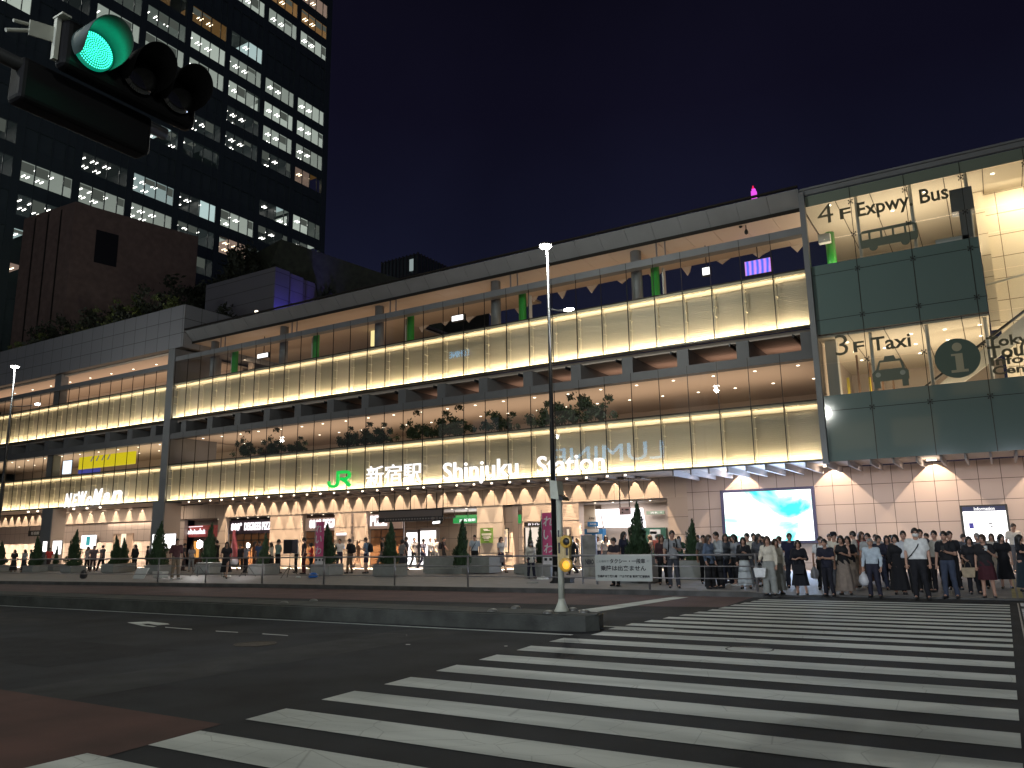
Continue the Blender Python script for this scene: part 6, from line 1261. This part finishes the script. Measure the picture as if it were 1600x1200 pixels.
    if kind in ('trousers', 'wide', 'shorts', 'crop'):
        cut = {'trousers': .06, 'wide': .07, 'shorts': .52, 'crop': .22}[kind]; w2 = .03 if kind == 'wide' else .0
        def trs(P):
            P = P+np.stack([np.sin(P[..., 2]*30+fold)*.004, np.sin(P[..., 2]*24+P[..., 0]*20+fold)*.005, 0*P[..., 2]], -1)
            d = None
            for i in (-1, 1):
                q = smin(cap(P, hip[i], kn[i], .098*max(1, fw*.95)+w2*.3, .070+w2), cap(P, kn[i], an[i], .070+w2, .062+w2*1.3), .03); d = q if d is None else smin(d, q, .012)
            d = smin(d, torso(P, .010), .03); zz = P[..., 2]; return np.maximum(np.maximum(d, cut-zz), zz-1.02)
        me = nets(trs, (lo[0], lo[1], cut-.05), (hi[0], hi[1], 1.06), h, 'trousers', [c]); inst('shorts' if kind == 'shorts' else 'trousers', me, root, (0, 0, 0), 0, sc_)
    else:
        z1 = {'long': .13, 'midi': .30, 'knee': .50}[kind]; q = MB(c); q.smooth = True; vs = []; n = 40; m_ = 12; fl = {'long': .27, 'midi': .26, 'knee': .21}[kind]
        for j in range(m_+1):
            t = j/m_; zz = 1.02+(z1-1.02)*t; rx = .145*fw+(fl-.145)*t**.8; 
            for k in range(n):
                a = 2*PI*k/n; w_ = 1+.07*t*math.sin(9*a+fold)+.035*t*math.sin(14*a+fold*2); sway = .12*t*t if pose == 'walk' else 0; vs.append((rx*w_*math.cos(a), rx*w_*.78*math.sin(a)+sway, zz))
        q.add(vs, [(j*n+k, j*n+(k+1) % n, (j+1)*n+(k+1) % n, (j+1)*n+k) for j in range(m_) for k in range(n)]); me = q.mesh('skirt'); inst('skirt', me, root, (0, 0, 0), 0, sc_)
    # shoes
    for i in (-1, 1):
        a = an[i]; q = lambda P: np.maximum(smin(cap(P, (a[0], a[1]+.03, a[2]-.04), (a[0]+i*.022, a[1]-.15, a[2]-.05), .042, .036), cap(P, (a[0], a[1], a[2]), (a[0], a[1]+.02, a[2]-.04), .042, .042), .03), (a[2]-.085)-P[..., 2])
        me = nets(q, (a[0]-.1, a[1]-.24, a[2]-.13), (a[0]+.1, a[1]+.12, a[2]+.08), h, 'shoe', [K['whiteshoe'] if shoe == 'w' else K['sole']]); inst('shoe', me, root, (0, 0, 0), 0, sc_)
    # hair
    hs = hair[0]
    if hs != 'none':
        def hf(P):
            P = turn(P)
            e = .016 if hs in ('short', 'crop') else .022
            if hs == 'crop': e = .009
            d = ell(P, (hc[0], hc[1]+.006, hc[2]+.010), (.074+e, .092+e, .106+e)); zz = P[..., 2]
            cutz = 1.555 if hs in ('short', 'crop') else 1.50
            d = np.maximum(d, np.where(P[..., 1] < bow+.02, (1.60 if hs in ('short', 'crop') else 1.54)-zz, cutz-zz))
            if hs in ('long', 'bob', 'mid'):
                L = {'long': 1.28, 'mid': 1.40, 'bob': 1.50}[hs]
                for i in (-1, 1): d = smin(d, cap(P, (i*.072, bow+.0, 1.62), (i*.088, bow-.01, L+.03), .028, .030), .03)
                d = smin(d, cap(P, (-.03, bow+.07, 1.60), (-.03, .09, L), .055, .045), .05); d = smin(d, cap(P, (.03, bow+.07, 1.60), (.03, .09, L), .055, .045), .05)
            if hs == 'bun': d = smin(d, ell(P, (0, bow+.10, 1.66), (.04, .04, .04)), .01)
            fr = ell(P, (0, bow-.12, 1.575), (.062, .095, .082)); d = np.maximum(d, -fr); return d+np.sin(P[..., 0]*160)*.0018
        me = nets(hf, (-.16, -.22, 1.22 if hs in ('long', 'mid') else 1.44), (.16, .18, 1.76), min(h, .016), 'hair', [HM]); 
        if me: inst('hair', me, root, (0, 0, 0), 0, sc_)
    if mask:
        mf = lambda P_: (lambda P: np.maximum(np.maximum(ell(P, (0, bow-.03, 1.557), (.078, .092, .062)), -ell(P, (0, bow-.0, 1.56), (.07, .095, .09))), P[..., 1]-(bow-.015)))(turn(P_))
        me = nets(mf, (-.12, -.24, 1.46), (.12, .05, 1.66), .011, 'face_mask', [K['white']])
        if me: inst('face_mask', me, root, (0, 0, 0), 0, sc_)
    if hat:
        q = MB(cloth(hat)); q.smooth = True; q.lathe([(.098, 1.655), (.10, 1.70), (.085, 1.74), (.03, 1.755)], (0, hc[1], 0), 20); q.lathe([(.10, 1.655), (.15, 1.645), (.15, 1.652), (.09, 1.665)], (0, hc[1]-.03, 0), 20, sy=1.15); me = q.mesh('hat'); inst('hat', me, root, (0, 0, 0), 0, sc_)
    Rm = Matrix.Rotation(math.radians(face), 4, 'Z'); base = Vector((p.x, p.y, z))
    def wpt(v): return base+Rm@(Vector(v)*s)
    for a in acc:
        if a == 'strap': 
            q = MB(K['black']); q.smooth = True; q.tube([(.13, .10, 1.40), (.10, -.02, 1.47), (.02, -.135*fw, 1.27), (-.10*fw, -.14*fw, 1.08), (-.19*fw, -.02, .96)], .014, 6); me = q.mesh('shoulder_strap'); inst('shoulder_strap', me, root, (0, 0, 0), 0, sc_)
        elif a == 'packstraps' or a == 'pack':
            b = thing('backpack', 'backpack on the '+label[:1].lower()+label[1:] if len(label.split()) < 12 else 'backpack worn by the '+' '.join(label.split()[:9]), 'backpack', tuple(wpt((0, .20, 1.0))), math.radians(face), 'backpacks worn by people')
            q = MB(cloth((24, 26, 34))); q.smooth = True; q.lathe([(.05, -.0), (.145, .02), (.16, .15), (.15, .30), (.10, .40), (.02, .43)], (0, 0, 0), 18, sy=.62); q.build('pack', b, True); b.scale = (s, s, s)
            q = MB(cloth((24, 26, 34))); q.lathe([(.03, .03), (.11, .04), (.11, .17), (.03, .18)], (0, .085, 0), 12, sy=.35); q.build('front_pocket', b, True)
            for i in (-1, 1): q = MB(cloth((24, 26, 34))); q.smooth = True; q.tube([(i*.09, -.08, .38), (i*.105, -.16, .475), (i*.11, -.29, .42), (i*.115, -.345, .27), (i*.14, -.30, .10), (i*.16, -.15, .04)], .019, 6); q.build('strap', b, True)
        elif a[0] == 'tote':
            hp = wpt(ha[a[2]]); b = thing('handbag', a[3], 'bag', (hp.x, hp.y, hp.z-.42), math.radians(face)); q = MB(cloth(a[1])); q.add([(-.13, -.05, 0), (.13, -.05, 0), (.13, .05, 0), (-.13, .05, 0), (-.17, -.04, .25), (.17, -.04, .25), (.17, .04, .25), (-.17, .04, .25)], [(0,3,2,1), (4,5,6,7), (0,1,5,4), (1,2,6,5), (2,3,7,6), (3,0,4,7)]); o = q.build('bag_body', b, True); o.modifiers.new('bevel', 'BEVEL').width = .015
            q = MB(cloth(rgbmix(a[1], .7))); q.tube([(-.08, 0, .24), (-.06, 0, .36), (0, 0, .42), (.06, 0, .36), (.08, 0, .24)], .008, 6); q.build('handle', b, True)
        elif a[0] == 'plastic':
            hp = wpt(ha[a[1]]); b = thing('plastic_bag', a[2], 'bag', (hp.x, hp.y, hp.z-.40), math.radians(face)); q = MB(mat('thin_plastic', (.5, .5, .52), .35)); q.smooth = True; q.lathe([(.03, 0), (.10, .02), (.13, .12), (.11, .24), (.04, .32), (.035, .36)], (0, 0, 0), 14, sy=.7); q.v = [(v[0]+rr.gauss(0, .008), v[1]+rr.gauss(0, .008), v[2]) for v in q.v]; q.build('bag_body', b, True)
            q = MB(mat('thin_plastic', (.5, .5, .52), .35)); q.tube([(-.03, 0, .34), (-.02, 0, .40), (.02, 0, .40), (.03, 0, .34)], .006, 5); q.build('handle', b, True)
        elif a[0] == 'phone':
            hp = wpt(ha[1]); b = thing('smartphone', a[1], 'phone', (hp.x, hp.y, hp.z), math.radians(face)); q = MB(K['black'], emit('phone_screen', (.7, .8, 1), .9)); q.box(-.036, .036, -.055, -.047, -.01, .13); q.use(1); q.box(-.032, .032, -.0465, -.0455, -.005, .125); q.build('phone_body', b, True)
        elif a[0] == 'cup':
            hp = wpt(ha[1]); b = thing('drink_cup', a[1], 'cup', (hp.x, hp.y, hp.z-.03)); q = MB(K['white']); q.lathe([(.03, 0), (.042, .11), (.042, .12)], (0, 0, 0), 14); q.build('cup_body', b, True); q = MB(K['black']); q.lathe([(.044, .12), (.03, .14)], (0, 0, 0), 14); q.build('lid', b, True)
    return root
W_, Bk, Nv, Gy, Lg, Cr, Bg, Bl = (205, 205, 205), (16, 16, 20), (24, 28, 52), (90, 92, 98), (150, 152, 152), (200, 192, 176), (150, 132, 112), (140, 160, 180)
C_ = 'people waiting at the crossing'; P_ = 'people in front of the station'
PEOPLE = [
 ('man in a grey shirt with backpack straps looking at his phone by the rail', 1054, 919, 829, 'm', 10, 'phone', ((140,142,144), 'short'), ('trousers', (60,62,70)), ('short','k'), ('pack', ('phone','glowing phone held by the man in the grey shirt'))),
 ('woman with long brown hair in a denim jacket and wide black trousers', 1111, 920, 836, 'f', 60, 'stand', ((86,100,120), 'long', .80), ('wide', Bk), ('long','b')),
 ('dark haired man in a pale jacket close beside the denim jacket woman', 1126, 919, 831, 'm', -50, 'phone2', ((150,156,158), 'long'), ('trousers', Bk), ('short','k')),
 ('long haired woman in a grey jacket seen behind the pale jacketed man', 1138, 915, 834, 'f', 10, 'stand', ((80,86,96), 'long'), ('wide', (40,44,60)), ('long','k')),
 ('person in a light grey jacket facing sideways before the screen corner', 1152, 916, 835, 'f', -40, 'stand', ((130,134,140), 'long'), ('crop', Bk), ('mid','k'), (), 'w'),
 ('woman in a black cardigan and long white skirt behind the rail', 1166, 920, 840, 'f', 5, 'phone', (Bk, 'long'), ('long', (175,180,180)), ('long','k')),
 ('man with thick dark hair behind the black cardigan woman', 1173, 914, 833, 'm', 5, 'stand', (Cr, 'short'), ('trousers', Gy), ('short','k')),
 ('woman in a grey top with long hair left of the rail end', 1189, 917, 834, 'f', 40, 'phone', ((96,98,106), 'long'), ('crop', (50,52,60)), ('long','k')),
 ('woman in a cream blouse and very wide grey trousers with a white bag', 1205, 931, 838, 'f', 5, 'bag', (Cr, 'long', 1.0), ('wide', (140,142,138)), ('long','b'), (('tote',(215,215,215),-1,'small white handbag held by the cream bloused woman'),)),
 ('young woman in a pale cardigan and grey skirt right of the cream blouse', 1217, 929, 842, 'f', 25, 'stand', ((190,184,170), 'long'), ('long', (120,120,116)), ('long','b')),
 ('man in a navy polo shirt under the right part of the screen', 1239, 919, 833, 'm', 25, 'phone', (Nv, 'short'), ('trousers', (30,34,48)), ('short','k')),
 ('woman in a long black dress with a white pass round her neck', 1253, 930, 845, 'f', 0, 'phone2', ((14,15,26), 'half', .8), ('midi', (14,15,26)), ('bob','k'), (('tote',(22,22,30),-1,'large black shoulder bag of the woman in the long black dress'),)),
 ('man in a dark navy shirt and trousers bent over his phone', 1296, 932, 842, 'm', -5, 'phone2', ((20,22,40), 'short'), ('trousers', (18,18,30)), ('short','k')),
 ('man in a white shirt half hidden behind the navy shirted man', 1288, 922, 838, 'm', 10, 'stand', (W_, 'short'), ('trousers', Bk), ('short','k'), ('pack', ('plastic', -1, 'pale plastic bag hanging low behind the navy shirted man'))),
 ('man in a dark cap and pale patterned shirt taller than his neighbours', 1310, 920, 832, 'm', -15, 'stand', (Cr, 'short'), ('trousers', Gy), ('short','k'), (), 'k', dict(hat=(24,24,34))),
 ('woman in a black vest over bare arms and a long beige skirt', 1322, 930, 837, 'f', 0, 'phone', (Bk, 'none'), ('long', (136,122,110)), ('bob','k')),
 ('woman in black with white shoes behind the beige skirt', 1332, 922, 838, 'f', 10, 'phone2', ((18,18,26), 'short'), ('long', (150,136,124)), ('bob','k'), (), 'w'),
 ('man in a pale shirt turned sideways left of the red bloused woman', 1341, 918, 830, 'm', -70, 'stand', ((196,190,184), 'short'), ('trousers', Bg), ('short','k')),
 ('woman in a rust red blouse standing far back by the wall', 1353, 914, 831, 'f', 20, 'stand', ((120,60,60), 'short'), ('long', (150,110,90)), ('mid','b')),
 ('old man with white hair, light blue shirt and dark trousers', 1368, 934, 841, 'm', 0, 'stand', ((178,190,200), 'long', .98), ('trousers', (34,34,50)), ('crop','w'), (('plastic', -1, 'white plastic carrier bag in the old man s hand'),)),
 ('dark haired man whose head shows just behind the old man', 1364, 920, 833, 'm', 0, 'stand', (Lg, 'short'), ('trousers', Bk), ('short','k')),
 ('woman with tied hair in a navy cardigan right of the old man', 1380, 922, 837, 'f', 5, 'cross', ((26,28,44), 'long'), ('trousers', (50,56,76)), ('bun','k')),
 ('long haired woman in a purple grey blouse with white shoes', 1393, 917, 837, 'f', -5, 'phone', ((70,62,80), 'half'), ('trousers', (24,24,36)), ('long','k'), (('phone','white glowing phone of the purple bloused woman'),), 'w'),
 ('person in a long black coat dress with a full fringe', 1408, 929, 835.5, 'f', 5, 'stand', ((14,14,20), 'long', .7), ('long', (14,14,20)), ('bob','k')),
 ('tall short haired man in a white shirt behind the black coat', 1421, 929, 829, 'm', 0, 'stand', ((190,192,196), 'long'), ('trousers', Bk), ('crop','k')),
 ('stout man in a white short sleeved shirt with mask and black cross strap', 1441, 937, 825, 'm', 0, 'stand', ((215,216,214), 'short', .97), ('trousers', (16,16,24)), ('short','k'), ('strap',), 'k', dict(fat=1.28, mask=True)),
 ('man mostly hidden behind the stout man s right shoulder', 1447, 926, 827, 'm', 20, 'stand', ((60,60,70), 'long'), ('trousers', Bk), ('short','k')),
 ('smiling man in a beige grey shirt and black trousers', 1470, 926, 829, 'm', 0, 'stand', ((172,168,158), 'long', .98), ('trousers', (20,20,28)), ('short','k')),
 ('man in a black t-shirt and blue jeans with pale backpack straps', 1487, 935, 830, 'm', -5, 'phone', ((18,18,24), 'short'), ('trousers', (52,60,78)), ('short','k'), ('pack', ('phone','dark phone held by the man in blue jeans'))),
 ('man in a dark suit jacket behind the man in jeans', 1493, 922, 830, 'm', 5, 'stand', ((28,28,36), 'long'), ('trousers', (24,24,30)), ('short','k')),
 ('woman in a black t-shirt carrying a beige tote bag before the lit map', 1524, 929, 839, 'f', 10, 'bag', ((26,26,32), 'short'), ('trousers', (18,18,26)), ('mid','k'), (('tote',(190,170,140),-1,'beige tote bag on the arm of the woman before the lit map'),)),
 ('person in grey seen between two women against the lit map', 1537, 920, 833, 'm', 0, 'stand', ((100,100,106), 'short'), ('trousers', Bk), ('short','g')),
 ('woman in a burgundy knee skirt drinking from a cup', 1547, 935, 835, 'f', 0, 'drink', ((28,26,30), 'short'), ('knee', (62,18,28)), ('bun','b'), (('cup','white paper cup held by the burgundy skirted woman'),), 'k', dict(fat=1.15)),
 ('woman in a long black dress standing on the yellow tactile strip', 1574, 920, 836, 'f', -10, 'bag', ((18,18,24), 'short', .8), ('midi', (14,14,20)), ('mid','k')),
 ('man in a white t-shirt high against the wall at the right edge', 1592, 895, 821, 'm', 10, 'phone', ((220,214,204), 'short'), ('trousers', Gy), ('short','k'), (), 'k', dict(H=1.86)),
 ('person in dark clothes reaching forward at the right picture edge', 1603, 925, 838, 'f', 60, 'reach', ((20,22,30), 'short'), ('long', (24,40,50)), ('long','k')),
 ('man in a grey shirt behind the denim jacket woman', 1103, 912, 836, 'm', 20, 'stand', (Gy, 'short'), ('trousers', Bk), ('short','k')),
 ('woman in a beige blouse between the pale jacket and the white skirt', 1146, 911, 838, 'f', -10, 'phone', (Cr, 'short'), ('long', Bg), ('mid','b')),
 ('man in a white shirt behind the grey topped woman left of the rail end', 1182, 909, 833, 'm', 0, 'stand', (W_, 'short'), ('trousers', Nv), ('short','k')),
 ('woman in a light blue blouse behind the cream bloused woman', 1197, 910, 838, 'f', 15, 'stand', (Bl, 'short'), ('trousers', Nv), ('long','k')),
 ('bare armed woman in white seen past the navy polo shirt', 1224, 908, 838, 'f', -30, 'phone', (W_, 'none'), ('trousers', (120,120,120)), ('bun','b')),
 ('man in a brown shirt behind the dark capped man', 1302, 908, 834, 'm', 10, 'stand', ((120,100,84), 'short'), ('trousers', Gy), ('short','b')),
 ('man in a grey polo shirt behind the old man s left arm', 1375, 910, 835, 'm', 15, 'stand', (Lg, 'short'), ('trousers', Nv), ('short','k')),
 ('woman in a white blouse behind the purple bloused woman', 1399, 909, 838, 'f', -15, 'stand', (W_, 'short'), ('trousers', Bk), ('mid','k')),
 ('man in a pale blue shirt between the stout man and the smiling man', 1456, 911, 833, 'm', -20, 'walk', (Bl, 'short'), ('trousers', Gy), ('short','k')),
 ('person in grey behind the woman with the beige tote', 1513, 909, 838, 'm', 30, 'walk', (Gy, 'short'), ('trousers', Bk), ('short','k')),
 ('woman in a pale dress behind the burgundy skirted woman', 1558, 908, 838, 'f', 10, 'stand', ((180,170,160), 'short'), ('midi', (180,170,160)), ('long','b')),
]
PEOPLE2 = [
 ('woman in a white blouse at the blue kiosk', 935, 888, 838, 'f', 40, 'stand', (W_, 'short'), ('trousers', Nv), ('mid','k')),
 ('woman in a grey blouse right of the kiosk customer', 948, 890, 837, 'f', 30, 'phone', ((170,166,164), 'short'), ('trousers', Gy), ('long','k')),
 ('man with folded arms in a dark t-shirt behind the white notice', 962, 916, 840, 'm', 0, 'cross', ((40,34,44), 'short'), ('trousers', Bk), ('short','k')),
 ('curly haired woman in navy left of the tallest cone tree', 977, 905, 831, 'f', 60, 'stand', (Nv, 'short'), ('trousers', Nv), ('mid','k')),
 ('woman in grey right of the tallest cone tree', 1018, 890, 836, 'f', -60, 'stand', ((110,100,96), 'short'), ('trousers', Gy), ('long','b')),
 ('man in a rust shirt at the dark green ticket machines', 1028, 887, 836, 'm', 180, 'stand', ((120,60,54), 'short'), ('trousers', Bg), ('short','k')),
 ('dark haired woman standing left of the grey shirted backpack man', 1037, 914, 836, 'f', 30, 'phone', ((60,36,40), 'long'), ('trousers', Bk), ('long','b')),
 ('man in a black suit and white shirt behind the yellow box', 895, 898, 838, 'm', -20, 'walk', ((24,22,26), 'long'), ('trousers', Bk), ('short','k')),
 ('masked woman in a bucket hat and long white shirt', 830, 904, 845, 'f', 60, 'stand', ((196,194,184), 'long', .72), ('trousers', (28,30,50)), ('mid','k'), (), 'k', dict(mask=True, hat=(90,88,84))),
 ('woman in a white blouse striding in a flared navy skirt with a grey bag', 783, 895, 839, 'f', 70, 'walk', ((186,182,180), 'short', .98), ('midi', (34,34,58)), ('bob','k'), (('tote',(112,106,108),-1,'grey square shoulder bag of the striding woman'),)),
 ('man with a brown backpack walking into the right opening', 807, 879, 837, 'm', 170, 'walk', ((196,180,160), 'short'), ('trousers', (40,30,34)), ('short','k'), ('pack',)),
 ('man in a pale shirt beside the brown backpack in the opening', 814, 880, 838, 'm', 190, 'walk', ((190,176,160), 'short'), ('trousers', Bk), ('short','k')),
 ('dim third figure at the left of the right opening', 801, 878, 840, 'f', 160, 'stand', ((150,140,128), 'short'), ('trousers', Gy), ('mid','b')),
 ('man in a light blue shirt with a cross strap behind the long planter', 742, 893, 835, 'm', 10, 'stand', ((170,180,192), 'short'), ('trousers', Bk), ('crop','k'), ('strap',)),
 ('man with a dark backpack left of the cone tree behind the long planter', 693, 884, 839, 'm', 120, 'walk', ((50,42,46), 'short'), ('trousers', Bk), ('short','k'), ('pack',)),
 ('pale blurred figure right of the dark backpack man', 705, 882, 838, 'm', 150, 'walk', ((160,156,158), 'short'), ('trousers', Lg), ('short','g')),
 ('person with a backpack silhouetted on the narrow white panel', 647, 888, 840, 'm', 70, 'walk', ((120,118,124), 'short'), ('trousers', Bk), ('short','k'), ('pack',)),
 ('leftmost of the three walkers before the wide white display', 661, 889, 842, 'm', 80, 'walk', ((74,74,96), 'short'), ('trousers', (40,42,70)), ('short','k')),
 ('middle walker before the wide white display', 672, 888, 840.5, 'm', 75, 'walk', ((110,110,120), 'long'), ('trousers', Gy), ('short','b')),
 ('rightmost walker before the wide white display', 680, 888, 840, 'm', 80, 'walk', ((150,148,150), 'short'), ('trousers', Gy), ('short','g')),
 ('man in a black t-shirt with backpack and tan trousers reading his phone', 546, 896, 841.7, 'm', -75, 'phone', ((24,22,26), 'short'), ('trousers', (112,92,78)), ('short','k'), ('pack', ('phone','dark phone in the hand of the tan trousered man'))),
 ('man in a light blue shirt and navy shorts with a shoulder bag', 572, 896, 839.6, 'm', -70, 'phone', ((120,140,166), 'short'), ('shorts', (34,34,60)), ('crop','k'), ('pack',)),
 ('woman in a grey top and long dark skirt right of the hanging board tree', 628, 896, 843, 'f', 170, 'stand', ((120,118,116), 'short', .98), ('midi', (40,42,50)), ('bun','k')),
 ('tall figure in dark clothes just behind the dark skirted woman', 634, 891, 832, 'm', 120, 'stand', ((50,46,54), 'short'), ('trousers', Bk), ('short','b'), ('pack',)),
 ('person in a bright red top and black trousers facing the speaker stand', 485.5, 899, 848.5, 'f', -60, 'phone', ((190,50,44), 'short'), ('trousers', Bk), ('bun','k')),
 ('man in dark clothes with dark red trousers left of the red top', 474, 897, 839.6, 'm', -40, 'stand', ((36,32,36), 'short'), ('trousers', (72,20,26)), ('short','k')),
 ('person in a white shirt holding papers beside the loudspeaker', 462, 895, 843, 'm', -50, 'phone2', ((176,176,180), 'short'), ('trousers', Bk), ('short','g')),
 ('man in a pale green shirt facing away left of the loudspeaker', 433, 896, 843, 'm', 160, 'cross', ((124,146,136), 'short'), ('trousers', Bk), ('short','k')),
 ('cameraman in a grey shirt seen from behind with a dark hip bag', 383, 895, 850, 'm', 175, 'camera', ((130,126,136), 'short'), ('trousers', Bk), ('short','k')),
 ('person in an orange brown top right of the cameraman', 396, 892, 846, 'f', 120, 'stand', ((110,64,40), 'long'), ('trousers', (50,32,28)), ('mid','b')),
 ('dark figure between the red banner and the cameraman', 374, 891, 851, 'm', 30, 'stand', ((36,34,40), 'short'), ('trousers', Bk), ('short','k')),
 ('woman in a wide black dress left of the drooping banner', 352, 904, 847, 'f', 40, 'walk', ((40,38,42), 'short', .8), ('midi', (30,28,32)), ('mid','k')),
 ('man in black bending beside the lit cone tree', 337, 892, 839, 'm', -70, 'reach', (Bk, 'short'), ('trousers', Bk), ('short','k')),
 ('pale figure glowing beside the work lamp', 298, 893, 852, 'f', 40, 'stand', ((170,160,160), 'short'), ('trousers', Lg), ('mid','b')),
 ('man in dark grey before the amber door', 286, 892, 849, 'm', 150, 'stand', ((70,62,66), 'short'), ('trousers', (56,44,46)), ('short','k')),
 ('man in a plaid shirt and khaki trousers watching the street meeting', 273, 905, 841, 'm', 80, 'stand', ((86,52,58), 'half'), ('trousers', (136,122,106)), ('crop','k'), (), 'w'),
 ('person pointing an arm right of the turquoise display', 144, 893, 852.5, 'm', 50, 'reach', ((110,96,100), 'short'), ('trousers', (50,44,50)), ('short','k')),
 ('person in a white shirt under the turquoise display', 135, 892, 854, 'f', 20, 'stand', ((160,150,152), 'short'), ('trousers', Bk), ('mid','k')),
 ('person in a red shirt passing before the slim lit strip', 75, 892, 856, 'm', 30, 'walk', ((200,60,54), 'short'), ('trousers', (60,40,40)), ('short','b')),
 ('person in dark clothes at the right of the left edge group', 46, 893, 860, 'm', -30, 'stand', ((56,54,58), 'short'), ('trousers', Bk), ('short','k')),
 ('person in a pale grey shirt in the middle of the left edge group', 36, 894, 859, 'f', 10, 'stand', ((150,148,150), 'short'), ('long', (40,38,42)), ('mid','k')),
 ('woman in black at the left of the left edge group', 20, 894, 860, 'f', 40, 'stand', ((40,38,40), 'short'), ('long', (30,28,32)), ('long','k')),
 ('dark figure left of the tall tree under the corner column', 229, 892, 853, 'm', -50, 'stand', ((46,36,44), 'long'), ('trousers', Bk), ('short','k')),
 ('man in grey walking past the turquoise display planter', 158, 892, 852, 'm', -70, 'walk', (Gy, 'short'), ('trousers', Bk), ('short','k')),
 ('person in black watching the paired cone trees entrance', 209, 891, 851, 'f', 20, 'stand', (Bk, 'long'), ('trousers', Bk), ('long','k')),
 ('man in a blue shirt right of the drooping red banner', 404, 893, 846, 'm', 30, 'stand', ((60,80,120), 'short'), ('trousers', Gy), ('short','k')),
 ('woman in a cream coat left of the loudspeaker stand', 423, 891, 848, 'f', -20, 'phone', (Cr, 'long'), ('long', Bk), ('mid','b')),
 ('young man in a white t-shirt standing right of the pink banner tree', 530, 889, 842, 'm', 60, 'stand', (W_, 'short'), ('trousers', Nv), ('short','k')),
 ('woman in a brown dress between the phone reader and the blue shirt', 559, 888, 844, 'f', 150, 'walk', ((110,84,66), 'short'), ('midi', (110,84,66)), ('long','b')),
 ('man in a black shirt walking left before the long hanging board', 597, 890, 840, 'm', -80, 'walk', (Bk, 'short'), ('trousers', Gy), ('short','k')),
 ('woman in a pink blouse left of the green notice pillar', 760, 884, 841, 'f', -60, 'walk', ((190,130,140), 'short'), ('trousers', Nv), ('mid','k')),
 ('man in a grey suit far right of the yellow box pole', 903, 889, 840, 'm', 40, 'walk', (Gy, 'long'), ('trousers', Gy), ('short','k')),
 ('woman in a dark green top left of the cone tree by the corner wall', 1064, 899, 838, 'f', 20, 'phone', ((40,70,56), 'short'), ('trousers', Bk), ('long','k')),
 ('man in a pale shirt just right of the cone tree by the corner wall', 1094, 900, 836, 'm', -30, 'walk', (Cr, 'short'), ('trousers', Bg), ('short','k')),
]
for grp, tab in ((C_, PEOPLE), (P_, PEOPLE2)):
    for t in tab:
        kw = dict(t[12]) if len(t) > 12 else {}
        person(t[0], t[1], t[2], t[3], t[4], t[5], t[6], t[7], t[8], t[9], t[10] if len(t) > 10 else (), grp, shoe=t[11] if len(t) > 11 else 'k', **kw)
